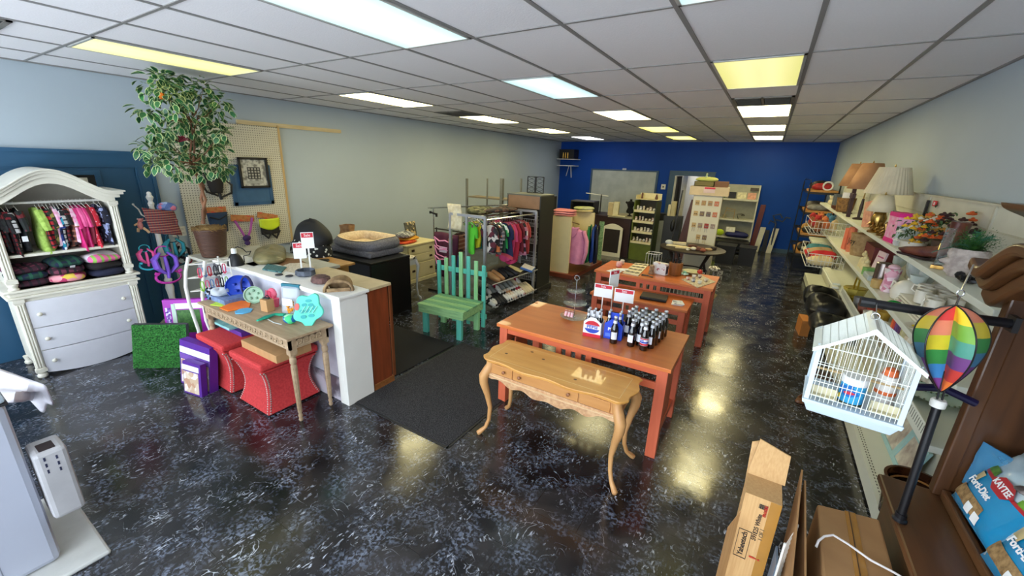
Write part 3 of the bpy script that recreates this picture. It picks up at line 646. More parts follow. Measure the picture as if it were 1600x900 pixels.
for T_ in (T0,T1): m.tube([p - O for p in T_],[.017,.015,.014,.014,.013,.011,.009,.005],8)
rb = random.Random(11); tips = []
CL = [(232,172,22),(245,135,26),(262,150,30),(285,140,28),(318,138,22),(345,158,20),(330,165,30),(300,165,35),(270,180,32),(245,205,24),(262,215,30),(300,200,38),(335,190,28),(345,205,16),(330,225,26),(295,232,32),(258,240,26),(250,255,18),(280,262,26),(315,262,26),(345,262,16),(300,245,26),(335,245,20),(290,190,30),(320,210,30),(232,232,14),(268,125,12),(250,122,10)]
for (x,y,r_) in CL:
 X = -5.08 + rb.uniform(-.22,.24); p = at_x(x,y,X); tips.append((p,r_ / 100. * .42 + .03))
 q = T0[5] if y > 200 else T0[7]
 m.tube([q - O,(q + p) / 2 - O + Vector((0,0,-.04)),p - O],[.006,.004,.002],5)
m.build('trunk',BARK,tr,smooth=True)
def leaf_mat():
 m_,N,L,P = nodes('variegated_leaf'); tc = N.new('ShaderNodeTexCoord'); at = N.new('ShaderNodeAttribute'); at.attribute_name = 'edge'
 nz = N.new('ShaderNodeTexNoise'); nz.inputs['Scale'].default_value = 9; L.new(tc.outputs['Object'],nz.inputs[0])
 cr = N.new('ShaderNodeValToRGB'); e = cr.color_ramp.elements; e[0].position = .35; e[1].position = .65; e[0].color = S(22,70,44); e[1].color = S(50,116,62); L.new(nz.outputs[0],cr.inputs[0])
 c2 = N.new('ShaderNodeValToRGB'); c2.color_ramp.elements[0].position = .68; c2.color_ramp.elements[1].position = .86; L.new(at.outputs['Fac'],c2.inputs[0])
 mx = N.new('ShaderNodeMix'); mx.data_type = 'RGBA'; L.new(c2.outputs[0],mx.inputs[0]); L.new(cr.outputs[0],mx.inputs[6]); mx.inputs[7].default_value = S(200,214,150); L.new(mx.outputs[2],P.inputs[0]); P.inputs['Roughness'].default_value = .4
 return m_
def leaves(tips,n,L0,W0,O,seed,name,mt,parent):
 r = random.Random(seed); vs = []; fs = []; ed = []
 for p,rad in tips:
  for _ in range(n):
   if len(vs) and p.z > 2.8: continue
   d = Vector((r.gauss(0,1),r.gauss(0,1),r.gauss(0,.9))).normalized() * rad * r.uniform(.35,1.05)
   c = p + d - O; c.z = min(c.z,2.80 - O.z); dr = (d.normalized() + Vector((r.uniform(-.8,.8),r.uniform(-.8,.8),r.uniform(-.9,.1)))).normalized()
   sd = dr.cross(Vector((r.uniform(-.4,.4),r.uniform(-.4,.4),1))).normalized(); up = sd.cross(dr); l = L0 * r.uniform(.75,1.2); w_ = W0 * r.uniform(.8,1.15); b = len(vs)
   prof = [(0,.12),(.25,.85),(.55,1),(.82,.6),(1,.05)]
   for t_,ww in prof:
    q = c + dr * l * t_ + up * (-.25 * l * t_ * t_); vs += [q + sd * w_ * ww / 2 + up * .006 * ww,q,q - sd * w_ * ww / 2 + up * .006 * ww]; ed += [1,0 if 0 < t_ < 1 else .9,1]
   for i in range(4): a = b + 3 * i; fs += [(a,a + 1,a + 4,a + 3),(a + 1,a + 2,a + 5,a + 4)]
 me = bpy.data.meshes.new(name); me.from_pydata(vs,[],fs); at = me.attributes.new('edge','FLOAT','POINT'); at.data.foreach_set('value',ed); me.materials.append(mt); me.shade_smooth()
 o = bpy.data.objects.new(name,me); COL.objects.link(o); o.parent = parent; return o
leaves(tips,34,.085,.052,O,5,'foliage',leaf_mat(),tr)
o = MB(at_x(253,151,-4.95)).ball(at_x(253,151,-4.95),.03,12,sq=(1,.8,1.2)).build('orange_bird_ornament',mat('orange_felt',(226,120,30),.8),smooth=True); tag(o,'small orange bird ornament perched in the upper left of the tree','ornament')
t = thing('red_flower_spray','dark red dried flower spray tucked in the left of the tree','flower',at_x(280,222,-4.9)); m = MB(); r = random.Random(2)
for i in range(9): a = r.uniform(-1.2,1.2); b_ = r.uniform(-.8,.8); m.tube([(0,0,0),(.04 * cos(b_),.05 * sin(a),.05 * cos(a)),(.06 * cos(b_),.09 * sin(a),.07 * cos(a) - .01)],[.004,.007,.001],5)
m.build('petals',mat('dark_red_petals',(120,26,44),.8),t,smooth=True)

# ================================================================ CONSOLE TABLE, OTTOMANS, THINGS AROUND THEM
def tapered_leg(m,x,y,z0,z1,r0,r1,n=12,fl=0):
 m.lathe([(r0 * .75,z0),(r0,z0 + .02),(r0 * .6,z0 + .05),(r0 * .95,z0 + .06),(r1 * .9,z1 - .14),(r1 * .6,z1 - .13),(r1,z1 - .11),(r1 * 1.15,z1 - .07),(r1 * .8,z1 - .045),(r1 * 1.1,z1 - .03),(r1 * 1.1,z1)],(x,y,0),n)
TAUPE = wood('weathered_oak',(184,158,126),(154,128,98),'X',.55,scale=8)
ct = thing('greek_key_console_table','weathered oak console table with greek key frieze and fluted legs before the half wall','table',(-3.6,1.72,0)); O = ct.location
CX0,CX1,CY0,CY1,CZ = -4.33,-2.88,1.505,1.90,.76
MB(O).box(CX0,CX1,CY0,CY1,CZ - .02,CZ).build('tabletop',TAUPE,ct,bevel=.004)
m = MB(O); a = .03
m.box(CX0 + a,CX1 - a,CY0 + a,CY0 + a + .02,CZ - .11,CZ - .02).box(CX0 + a,CX1 - a,CY1 - a - .02,CY1 - a,CZ - .11,CZ - .02).box(CX0 + a,CX0 + a + .02,CY0 + a,CY1 - a,CZ - .11,CZ - .02).box(CX1 - a - .02,CX1 - a,CY0 + a,CY1 - a,CZ - .11,CZ - .02)
m.build('apron',TAUPE,ct)
k_ = MB(O)                                                     # greek key relief
def key(m,fx,n,L0):
 s = L0 / n
 for i in range(n):
  u = i * s
  for (u0,u1,w0,w1) in ((u,u + s * .12,.015,.075),(u,u + s * .8,.065,.075),(u + s * .7,u + s * .82,.035,.075),(u + s * .35,u + s * .82,.035,.045),(u,u + s,.015,.024)):
   fx(u0,u1,CZ - .11 + w0,CZ - .11 + w1)
key(k_,lambda u0,u1,w0,w1: k_.box(CX0 + .1 + u0,CX0 + .1 + u1,CY0 + a - .005,CY0 + a,w0,w1),16,CX1 - CX0 - .2)
k_.build('greek_key_frieze',wood('weathered_oak_pale',(196,172,140),(168,144,112),'X',.6),ct); k_ = MB(O)
key(k_,lambda u0,u1,w0,w1: k_.box(CX1 - a,CX1 - a + .005,CY0 + .09 + u0,CY0 + .09 + u1,w0,w1),4,CY1 - CY0 - .18)
k_.build('greek_key_frieze',wood('weathered_oak_pale',(196,172,140),(168,144,112),'X',.6),ct)
for x in (CX0 + .06,CX1 - .06):
 for y in (CY0 + .06,CY1 - .06):
  m = MB(O); m.box(x - .028,x + .028,y - .028,y + .028,CZ - .16,CZ - .02)
  m.lathe([(.012,0),(.017,.015),(.012,.03),(.018,.05),(.012,.07),(.015,.08),(.024,.50),(.018,.515),(.026,.53),(.026,.56),(.02,.575),(.026,.59),(.026,CZ - .155)],(x,y,0),14)
  for k in range(8):
   q = 2 * pi * k / 8; m.tube([(x + .0145 * cos(q),y + .0145 * sin(q),.09),(x + .0225 * cos(q),y + .0225 * sin(q),.49)],.003,4)
  m.build('leg',TAUPE,ct,smooth=True)
# red ottomans
REDF = mat('red_linen',(208,62,62),.85,c2=(188,48,50),scale=60,bump=.2)
def ottoman(cx,cy,rz,label):
 t = thing('red_cube_ottoman',label,'ottoman',(cx,cy,0),rz,'red ottomans under the console table')
 def prof(z):                                            # waisted sides
  u = z / .44; return .245 - .055 * sin(pi * min(1,u) ** 1.0) + .01 * (u > .9)
 m = MB(); n = 10; vs = []; fs = []
 ring = []
 K = 10
 for i in range(n + 1):
  z = .015 + .40 * i / n; h = prof(z); c = .012
  pts = []
  for sx,sy in ((1,-1),(1,1),(-1,1),(-1,-1)):
   if (sx,sy) in ((1,-1),(-1,1)): pts += [(sx * (h - c) if sx * sy > 0 else sx * (h - 0),sy * h,z)]
   else: pts += [(sx * h,sy * h,z)]
  vs += [(sx * h,sy * h,z) for sx,sy in ((1,-1),(1,1),(-1,1),(-1,-1))]
 for i in range(n):
  for j in range(4): a_ = 4 * i; fs.append((a_ + j,a_ + (j + 1) % 4,a_ + 4 + (j + 1) % 4,a_ + 4 + j))
 fs += [(3,2,1,0),(4 * n,4 * n + 1,4 * n + 2,4 * n + 3)]
 m.add(vs,fs); m.build('body',REDF,t,bevel=.012)
 m = MB(); m.box(-.252,.252,-.252,.252,.425,.485); m.build('lid',REDF,t,bevel=.018)
 nd = 22
 for sx,sy in ((1,-1),(1,1),(-1,1),(-1,-1)):
  m = MB()
  for fx in (0,1):
   for i in range(nd):
    z = .03 + .375 * i / (nd - 1); h = prof(z) + .001
    p = (sx * (h - .018),sy * h,z) if fx else (sx * h,sy * (h - .018),z)
    m.lathe([(.0001,.004),(.006,.003),(.0075,0)],p,6,ax=Matrix.Rotation(pi / 2,3,'X') if fx and sy < 0 else Matrix.Rotation(-pi / 2,3,'X') if fx else Matrix.Rotation(sx * pi / 2,3,'Y'),cap=False)
  m.build('nailhead_trim',mat('nickel_nails',(220,214,204),.3,metal=.8),t)
ottoman(-3.42,1.672,.0,'red fabric ottoman with nailhead trim, the nearer one, carrying a cardboard box')
ottoman(-4.03,1.672,.0,'red fabric ottoman with nailhead trim, the farther one toward the wardrobe')
o = MB((-3.43,1.72,.486)).box(-3.64,-3.10,1.52,1.82,.487,.555).build('flat_cardboard_box',KRAFT,bevel=.003); tag(o,'flat closed brown cardboard box on the nearer red ottoman','box')
m = MB((-4.05,1.78,.486)); m.box(-4.25,-3.85,1.62,1.92,.487,.53); o = m.build('purple_puppy_pad_box',mat('purple_card',(96,50,150),.5),bevel=.002); tag(o,'purple and white flat box on the farther ottoman under the table','box')
o = MB((-4.05,1.78,.53)).box(-4.30,-3.98,1.58,1.86,.531,.555).build('mint_tablet_tray',mat('mint',(170,216,206),.5,c2=(120,190,190),scale=12),bevel=.004); tag(o,'pale mint boxed tray lying on the purple box under the table','box')
# purple product boxes on the floor by the ottomans
PURP = mat('purple_print',(92,40,150),.4); BEIGE = mat('box_photo',(206,176,140),.4,c2=(150,110,74),scale=10)
def prod_box(name,label,p0,p1,h,th,tilt,mats):
 """upright carton standing along p0-p1, leaning back; printed front with stripes"""
 p0,p1 = Vector(p0),Vector(p1); d = (p1 - p0); L_ = d.length; rz = math.atan2(d.y,d.x)
 t = thing(name,label,'box',p0,rz)
 def pt(x,y,z): return (x,y + z * tilt,z)
 m = MB(); m.hexa([pt(0,0,0),pt(L_,0,0),pt(L_,th,0),pt(0,th,0)],[pt(0,0,h),pt(L_,0,h),pt(L_,th,h),pt(0,th,h)]); m.build('carton',mats[0],t)
 for nm,(x0,x1,z0,z1),mt in mats[1]:
  m = MB(); e = -.0015; m.hexa([pt(x0 * L_,e,z0 * h),pt(x1 * L_,e,z0 * h),pt(x1 * L_,0,z0 * h),pt(x0 * L_,0,z0 * h)],[pt(x0 * L_,e,z1 * h),pt(x1 * L_,e,z1 * h),pt(x1 * L_,0,z1 * h),pt(x0 * L_,0,z1 * h)]); m.build(nm,mt,t)
 return t,pt,L_
DOGP = patch('puppy_photo',[(222,200,176),(206,176,146),(236,226,214),(196,150,120)],22)
prod_box('puppy_pad_carton','larger purple and white puppy pad carton standing against the farther ottoman',(-4.41,1.28,0),(-3.97,1.34,0),.42,.07,.15,(PURP,[('photo',(.04,.96,.04,.58),DOGP),('white_band',(.0,1,.72,.86),PAPER),('purple_band',(0,1,.60,.70),mat('violet_print',(126,84,176),.4))]))
prod_box('puppy_pad_carton','smaller purple and white puppy pad carton leaning in front of the larger one',(-4.19,1.225,0),(-3.96,1.27,0),.30,.05,.12,(PURP,[('photo',(.03,.86,.05,.70),DOGP),('white_band',(.0,.9,.74,.90),PAPER)]))
# turf pads
TURF = mat('green_turf',(62,140,58),.9,c2=(20,70,26),scale=70,bump=.8,ramp=(.35,.6))
t = thing('turf_potty_pad','rectangular green artificial turf pad leaning against the wardrobe','turf pad',(-4.95,1.30,0))
c4 = [at_z(217,567,.0),at_z(301,571,.0)]; tp = [at_x(298,515,-5.07),at_x(228,511,-5.22)]
A,B = Vector((-5.12,1.17,0)),Vector((-4.72,1.48,0)); up = Vector((-.14,.10,.40))
m = MB(t.location); n_ = Vector((.03,-.035,0))
m.hexa([A + n_,B + n_,B,A],[A + n_ + up,B + n_ + up,B + up,A + up]); m.build('tray',mat('turf_tray',(60,62,66),.5),t)
r = random.Random(4); vs = []; fs = []; n2 = Vector((.62,-.75,.2)).normalized()
for i in range(9000):
 u,v = r.uniform(.01,.99),r.uniform(.0,1); p = A + (B - A) * u + up * v + n_; q = Vector((r.uniform(-1,1),r.uniform(-1,1),r.uniform(-.6,1))).normalized() * .006; k = len(vs)
 sd = n2.cross(q).normalized() * .0022; vs += [p - sd - t.location,p + sd - t.location,p + n2 * .014 + q * 1.3 - t.location]; fs.append((k,k + 1,k + 2))
me = bpy.data.meshes.new('turf'); me.from_pydata(vs,[],fs); me.materials.append(TURF); o = bpy.data.objects.new('turf',me); COL.objects.link(o); o.parent = t
m = MB(t.location); m.hexa([A + n_ * 1.1,B + n_ * 1.1,B + n_,A + n_],[A + n_ * 1.1 + up,B + n_ * 1.1 + up,B + n_ + up,A + n_ + up]); m.build('turf_backing',TURF,t)
MAG = mat('magenta_print',(176,40,180),.4)
prod_box('turf_kit_carton','magenta carton with a green turf picture standing behind the turf pad',(-5.28,1.50,0),(-4.98,1.80,0),.56,.05,.1,(MAG,[('turf_photo',(.28,.80,.34,.80),mat('turf_photo',(70,120,50),.5,c2=(40,86,34),scale=40)),('white_band',(.24,.86,.82,.93),PAPER),('white_column',(.18,.27,.34,.92),mat('pale_green_print',(200,225,205),.4)),('small_print',(.04,.15,.4,.85),patch('small_print',[(90,50,150),(220,210,235),(150,100,190)],60))]))

# ---- white curved wire spinner rack with collars
st = thing('curved_white_display_rack','white curved tube display rack hung with small collars at the left of the console','display rack',(-4.45,1.62,.0)); O = st.location
m = MB(O); P_ = [at_x(*q,-4.5) for q in ((294,402),(290,425),(290,448),(296,475),(304,498),(310,515))] + [Vector((-4.5,1.53,0))]
P_ = [Vector((-4.5,p.y,p.z)) for p in P_]
m.tube(P_,.014,12); m.build('upright',WHITE,st,smooth=True)
Q_ = [at_x(*q,-4.42) for q in ((320,408),(318,430),(316,462),(322,500),(330,520))]; Q_ = [Vector((-4.42,p.y,p.z)) for p in Q_] + [Vector((-4.42,Q_[-1].y + .02,0))]
m = MB(O); m.tube(Q_,.014,12); m.build('upright',WHITE,st,smooth=True)
m = MB(O)
for k in (.82,.95,1.08):
 m.tube([(-4.5,1.53,k),(-4.42,1.66,k),(-4.40,1.86,k),(-4.58,1.84,k),(-4.5,1.53,k)],.006,6)
m.tube([(-4.5,1.53,.03),(-4.42,1.68,.03),(-4.58,1.72,.03),(-4.5,1.53,.03)],.012,8).tube([(-4.58,1.84,.03),(-4.58,1.84,1.1)],.008,8).tube([(-4.40,1.86,.78),(-4.40,1.86,1.1)],.006,6).tube([(-4.58,1.72,.03),(-4.58,1.84,.03)],.012,8)
m.build('rail',WHITE,st,smooth=True)
r = random.Random(9)
CC = [(mat('collar_pink',(232,90,120),.6),'pink'),(mat('collar_black',(28,26,30),.6),'black'),(mat('collar_blue',(90,130,180),.6),'pale blue'),(mat('collar_lime',(150,210,60),.6),'lime'),(mat('collar_red',(200,50,60),.6),'red')]
k = 0
for row,z in enumerate((1.06,.93)):
 for j in range(6):
  mt,nm = CC[(k * 2 + row) % 5 if j != 4 else 1]; y = 1.60 + j * .042; x = -4.41 + .01 * r.uniform(-1,1)
  t = thing('pet_collar','%s small pet collar on the white rack, %s rail, %s from left' % (nm,('upper','lower')[row],ORD[j]),'collar',(x,y,z),r.uniform(-.4,.4),'small collars on the white rack')
  m = MB(); m.tube([(0,.014 * cos(a_) ,-.05 + .045 * sin(a_)) for a_ in [2 * pi * i / 10 for i in range(11)]],.005,6,sq=.5); m.build('band',mt,t,smooth=True)
  m = MB(); m.ball((.004,0,-.10),.010,8,sq=(.5,1,1)).ball((.004,-.012,-.09),.009,8,sq=(.5,1,1)).ball((.004,.012,-.09),.009,8,sq=(.5,1,1)); m.build('bow',mt,t,smooth=True); k += 1

# ---- things on the console table
Z = CZ + .001
o = MB((-4.28,1.60,Z)).box(-4.28,-4.02,1.60,1.80,Z,Z + .045).build('blue_grey_boxed_tray',mat('steel_blue_card',(128,150,190),.4,c2=(90,108,150),scale=20),bevel=.004); tag(o,'blue grey flat box at the left end of the console table','box')
o = folded('clear crinkled plastic wrapped item on the blue box at the left end',(-4.22,1.66,Z + .046),.13,.12,.07,glass('crinkle_wrap',(215,220,228),.2,.45),.2,name='plastic_wrapped_item',cat='package',seed=31)
t = thing('patterned_leash_bundle','black and blue patterned leash bundle at the left corner of the console','leash',(-4.31,1.60,Z)); m = MB()
for i in range(3): m.tube([(.01 * i,.02 * cos(a_) + .01 * i,.06 + .055 * sin(a_)) for a_ in [2 * pi * q / 12 for q in range(13)]],.008,6,sq=.5)
m.build('webbing',patch('leash_print',[(30,34,60),(120,160,210),(22,22,30),(230,230,240)],50),t,smooth=True)
# blue bowl dispenser
t = thing('blue_harness_hat_display','round blue dish and dark webbing propped against the half wall on the console','pet product',(-4.14,1.80,Z)); ax = Vector((0,0,1)).rotation_difference(Vector((.80,-.55,.18)).normalized()).to_matrix()
BLU = mat('royal_blue',(24,70,196),.35)
m = MB(); m.lathe([(.002,.0),(.06,.0),(.10,.022),(.108,.04),(.112,.04),(.106,.018),(.065,-.012),(.002,-.012)],(0,0,.115),28,ax=ax); m.build('dish',BLU,t,smooth=True)
m = MB()
for k in range(4): a_ = k * pi / 2 + .4; m.cb(Vector((0,0,.115)) + ax @ Vector((.045 * cos(a_),.045 * sin(a_),.018)),(.03,.03,.02),rz=a_)
m.build('divider',mat('royal_blue_dark',(16,50,160),.35),t,bevel=.004)
m = MB(); m.tube([Vector((.07,.03,.115)) + Vector((.04 * cos(a_),.03 * cos(a_),.105 * sin(a_))) for a_ in [2 * pi * q / 16 for q in range(17)]],.014,8,sq=.6); m.build('webbing',mat('indigo_web',(44,40,88),.7),t,smooth=True)
o = MB((-3.98,1.82,Z)).lathe([(.03,0),(.03,.055),(.002,.055)],(-4.0,1.84,Z + .11),14).build('yellow_round_tin',mat('ochre_tin',(206,166,40),.4),smooth=True); o.location.z += 0; tag(o,'small yellow round label behind the blue dish','tin')
bpy.data.objects.remove(o)
t = thing('pale_green_slow_feeder_bowl','pale green slow feeder bowl tipped on its side on the console','pet bowl',(-3.90,1.80,Z)); PG = mat('sage_green',(164,200,170),.4)
m = MB(); c0 = (0,0,.078); m.lathe([(.002,-.06),(.055,-.06),(.062,-.055),(.078,.0),(.082,.01),(.076,.012),(.066,-.005),(.002,-.008)],c0,26,ax=ax); m.build('bowl',PG,t,smooth=True)
m = MB()
for k in range(5): a_ = k * 2 * pi / 5; m.ball(Vector(c0) + ax @ Vector((.038 * cos(a_),.038 * sin(a_),-.002)),.013,8)
m.build('ridge',mat('sage_dark',(120,160,130),.4),t,smooth=True)
t = thing('pink_round_toy','pink rounded rubber toy standing behind the small kraft box','toy',(-3.69,1.86,Z)); m = MB(); m.ball((0,0,.115),.055,16,sq=(1,.6,1)); m.tube([(-.045,0,.0),(-.05,0,.08)],[.02,.03],8).tube([(.045,0,.0),(.05,0,.08)],[.02,.03],8); m.build('body',mat('bubblegum_pink',(240,104,132),.4),t,smooth=True)
m = MB()
for k in range(-2,3): m.tube([(k * .02,-.03,.15),(k * .024,-.035,.09)],.004,5)
m.build('rib',mat('deep_pink',(214,60,96),.4),t)
o = MB((-3.62,1.74,Z)).cb((-3.60,1.76,Z + .055),(.09,.07,.11),rz=.1).build('small_kraft_box',KRAFT,bevel=.002); tag(o,'small upright kraft box in the middle of the console','box')
t = thing('black_clip','black buckle clip lying on the small kraft box','clip',(-3.60,1.76,Z + .112)); MB().cb((0,0,.006),(.06,.025,.012),rz=.4).build('clip_body',BLACK,t,bevel=.003); MB().tube([(-.02,0,.012),(0,.01,.03),(.03,.01,.014)],.004,6).build('spring_arm',BLACK,t)
t = thing('treat_pouch','clear treat pouch with teal header and orange treats beside the kraft box','pouch',(-3.38,1.84,Z),.35); t.scale = (1.15,) * 3
m = MB(); m.grid(lambda u,v: ((u - .5) * .15,-.025 * sin(pi * u) * (1 - v) - .0 + .03 * v,.215 * v),8,8); m.build('bag',glass('pouch_film',(210,215,222),.12,.35),t,smooth=True,solid=.012)
m = MB(); r = random.Random(5)
for i in range(14): m.ball((r.uniform(-.035,.03),r.uniform(-.022,-.004),r.uniform(.02,.10)),.014,8)
m.build('treats',mat('orange_treats',(240,160,40),.6),t,smooth=True)
MB().box(-.077,.077,.022,.042,.19,.225).build('header',mat('teal_header',(20,110,130),.5),t); MB().box(-.04,.045,-.028,-.024,.07,.125).build('front_label',PAPER,t)
o = MB((-3.9,1.64,Z));
def flat(label,pts,th,mt,name,cat,bev=.002,z=Z):
 P3_ = [at_z(x,y,z) for x,y in pts]; c = sum(P3_,Vector()) / len(P3_); m = MB(c); m.prism([(p.x,p.y) for p in P3_],z,z + th); o = m.build(name,mt,None,bevel=bev); tag(o,label,cat); return o
flat('lime green flat packet lying at the left end of the console',[(328,477),(352,466),(385,468),(352,480)],.006,mat('lime_pack',(196,226,60),.5),'lime_packet','packet')
flat('orange flat packet lying on the console front',[(343,482),(372,470),(392,473),(390,481),(356,487)],.010,mat('orange_pack',(246,122,26),.5),'orange_packet','packet',z=Z + .003)
flat('flat sky blue oval lick mat on the console front',[(367,488),(375,484),(388,482),(395,484),(392,488),(380,491),(368,491)],.01,mat('sky_blue_pad',(96,180,226),.5),'blue_oval_mat','pet mat')
t = thing('teal_tug_toy','teal and green fabric tug toy lying at the right of the console','toy',at_z(425,498,Z)); b_ = t.location
TG = patch('tug_print',[(30,150,140),(70,200,130),(20,90,150),(160,220,170)],26); m = MB()
m.tube([(at_z(x,y,Z + .02) - b_) for x,y in ((402,501),(415,496),(430,491),(445,492))],[.012,.024,.018,.022],10,sq=.6); m.build('handle',mat('teal_green',(34,170,130),.7,c2=(20,120,110),scale=20),t,smooth=True)
m = MB(); m.ball(at_z(453,498,Z + .04) - b_,.055,14,sq=(1.2,.9,.75)); m.build('pouch',TG,t,smooth=True)
m = MB(); m.tube([(at_z(x,y,Z + .006) - b_) for x,y in ((415,497),(428,504),(440,507))],.004,5); m.build('cord',mat('grey_cord',(190,196,190),.7),t)
# turquoise slow feeder leaning on the wall
t = thing('turquoise_slow_feeder_mat','large turquoise flower shaped puzzle feeder leaning on the half wall','pet feeder',(-3.03,1.80,Z)); TQ = mat('turquoise',(92,214,190),.4)
c = Vector((0,0,.125)); ux = Vector((.78,.62,0)).normalized(); uz = Vector((.03,.16,.98)).normalized(); un = ux.cross(uz)
def lob(a_): return 1 + .13 * cos(5 * a_ + .9)
def disc(m,cx,cz,rx,rz_,off,th,n=40,lo=True):
 vs = []
 for o_ in (off,off + th):
  for i in range(n):
   a_ = 2 * pi * i / n; k = lob(a_) if lo else 1; vs.append(c + ux * (cx + rx * k * cos(a_)) + uz * (cz + rz_ * k * sin(a_)) + un * o_)
 m.add(vs,[tuple(range(n))[::-1],tuple(range(n,2 * n))] + [(i,(i + 1) % n,n + (i + 1) % n,n + i) for i in range(n)])
m = MB(); disc(m,0,0,.108,.135,-.0,.030); m.build('body',TQ,t,bevel=.006)
m = MB()
for cx,cz,rx,rz_ in ((-.03,.045,.02,.014),(.02,.045,.022,.014),(.045,.02,.015,.018),(-.045,-.01,.018,.016),(.0,-.005,.024,.014),(.03,-.045,.024,.014),(-.03,-.055,.022,.016),(.0,.08,.024,.012)):
 disc(m,cx,cz,rx,rz_,.030,.004,16,False)
m.build('cups',mat('teal_cups',(36,168,168),.4),t)
m = MB()
for k in range(4): m.tube([c + un * .036 + ux * (-.05 + .03 * k) + uz * (-.02),c + un * .036 + ux * (-.02 + .03 * k) + uz * .035],.004,6)
m.build('ridge',mat('turq_pale',(150,236,214),.4),t)
m = MB(); disc(m,-.085,.03,.018,.03,.031,.004,16,False); m.build('red_ring',mat('coral_ring',(226,100,90),.4),t)

# ---- things on the half wall counter
Z1 = 1.013
def p1(x,y,z=Z1): return at_z(x,y,z)
t = thing('log_hide','tan half log reptile hide with arched opening on the counter corner','reptile hide',p1(530,452)); HID = mat('tan_bark',(176,146,106),.85,c2=(120,94,64),scale=16,stretch=(.4,1,1),bump=.8)
m = MB()
def hide(u,v):
 a_ = pi * u; r0 = (.115,.075)[0]; rr = .10 + .008 * sin(9 * u + 5 * v); return ((v - .5) * .15,-rr * cos(a_) * 1.05,rr * sin(a_) * .95)
m.grid(hide,24,10); m.build('shell',HID,t,smooth=True,solid=.02).rotation_euler.z = 2.45
m = MB(); m.box(-.075,-.06,-.09,.09,0,.03); m.ball((.06,0,.02),.085,12,sq=(.2,1,.9)); m.build('back_rock',HID,t,smooth=True).rotation_euler.z = 2.45
t = thing('grey_rock_dish','grey stone look reptile dish on the counter','reptile dish',p1(478,430)); GR = mat('slate_rock',(92,98,110),.8,c2=(60,66,76),scale=20,bump=.5)
MB().lathe([(.07,0),(.09,.01),(.085,.055),(.075,.055),(.07,.025),(.002,.02)],n=9).build('bowl',GR,t,bevel=.004)
t = thing('brown_rock_dish','reddish brown bark look dish beside the grey one','reptile dish',p1(502,441)); BR = mat('umber_rock',(116,84,78),.85,c2=(70,50,48),scale=24,bump=.6)
MB().lathe([(.075,0),(.095,.01),(.085,.05),(.06,.062),(.002,.058)],n=11,sy=.85).build('block',BR,t,smooth=True,ang=20)
for k,(x,y) in enumerate(((436,430),(452,432))):
 o = MB(p1(x,y)).lathe([(.03,0),(.034,.004),(.032,.010),(.002,.012)],p1(x,y),16).build('black_disc',mat('charcoal_disc',(48,48,54),.5),smooth=True); tag(o,('left','right')[k] + ' one of two small charcoal discs lying on the white cap','disc','charcoal discs on the cap')
def slab(label,pts,th,mt,name,cat='packet',z=Z1,bev=.002): return flat(label,pts,th,mt,name,cat,bev,z)
slab('grey green card packet lying at the back left of the counter',[(383,407),(410,401),(425,405),(398,413)],.008,mat('grey_green_card',(150,154,128),.7),'grey_card_packet',z=.997)
slab('dark brown leather piece on the counter',[(382,413),(404,408),(418,411),(396,417)],.006,mat('dark_leather',(84,72,66),.7),'dark_leather_piece',z=1.006)
slab('white paper sheet among the packets on the counter',[(398,405),(430,402),(445,408),(415,413)],.002,mat('paper_w',(220,218,208),.7),'paper_sheet',z=1.006)
slab('brown suede sheet lying in front of the olive bag',[(422,414),(440,404),(466,405),(478,412),(450,420)],.010,mat('brown_suede',(130,92,60),.85),'brown_suede_sheet',z=.997)
slab('stack of teal striped packets on the counter',[(410,422),(418,414),(448,419),(440,427)],.014,plaid('teal_stripes',(30,92,96),(150,180,170),(24,60,70),60,40,axes='XY',duty=.2),'teal_striped_packets',z=1.013)
slab('white round lace cloth under the sign stands',[(438,417),(452,412),(475,411),(492,417),(486,425),(462,427),(442,424)],.004,mat('lace',(214,206,190),.8,c2=(180,168,146),scale=60),'lace_cloth','cloth',z=1.013)
o = folded('large olive brown plastic bag of bedding on the counter behind the packets',p1(423,405,.997),.72,.32,.12,mat('olive_bag',(104,100,66),.3,c2=(140,130,92),scale=11,bump=1.0),-.5,name='olive_plastic_bag',cat='bag',seed=41)
t = thing('dome_lamp','black dome clamp lamp with white socket standing on the counter beside the pot','lamp',p1(369,414))
MB().lathe([(.075,0),(.078,.006),(.066,.05),(.05,.09),(.03,.115),(.026,.12)],n=24).build('shade',BLACK,t,smooth=True); MB().lathe([(.024,.118),(.024,.165),(.018,.17),(.002,.17)],n=16).build('socket',PAPER,t,smooth=True)
m = MB(); m.tube([(0,0,.165),(.02,.03,.185),(.04,.07,.16),(.03,.10,.12),(.06,.13,.13),(.08,.10,.10),(.05,.06,.09),(.07,.05,.03)],.005,8); m.build('cord',BLACK,t,smooth=True)
def signstand(x,y,h,label,z=Z1):
 p = at_z(x,y,z); rz = math.atan2(p.x,-p.y) * -1; rz = math.atan2(-p.x,p.y) ; t = thing('sale_sign',label,'sign',p,rz,'sale signs on the counter')
 MB().lathe([(.04,0),(.04,.004),(.008,.010),(.008,.03)],n=16).build('base',WHITE,t)
 MB().box(-.008,.008,-.004,.004,.01,h).build('stem',WHITE,t,bevel=.002)
 MB().box(-.055,.055,-.009,-.003,h - .02,h + .135).build('card',PAPER,t)
 MB().box(-.050,.050,-.0105,-.009,h + .085,h + .128).build('red_banner',RED,t)
 text('lettering','Sale',.036,(0,-.0112,h + .106),(1,0,0),(0,0,1),PAPER,t)
signstand(472,424,.15,'white sale sign with red banner on a stem, the shorter one on the left')
signstand(486,424,.25,'white sale sign with red banner on a stem, the taller one on the right')
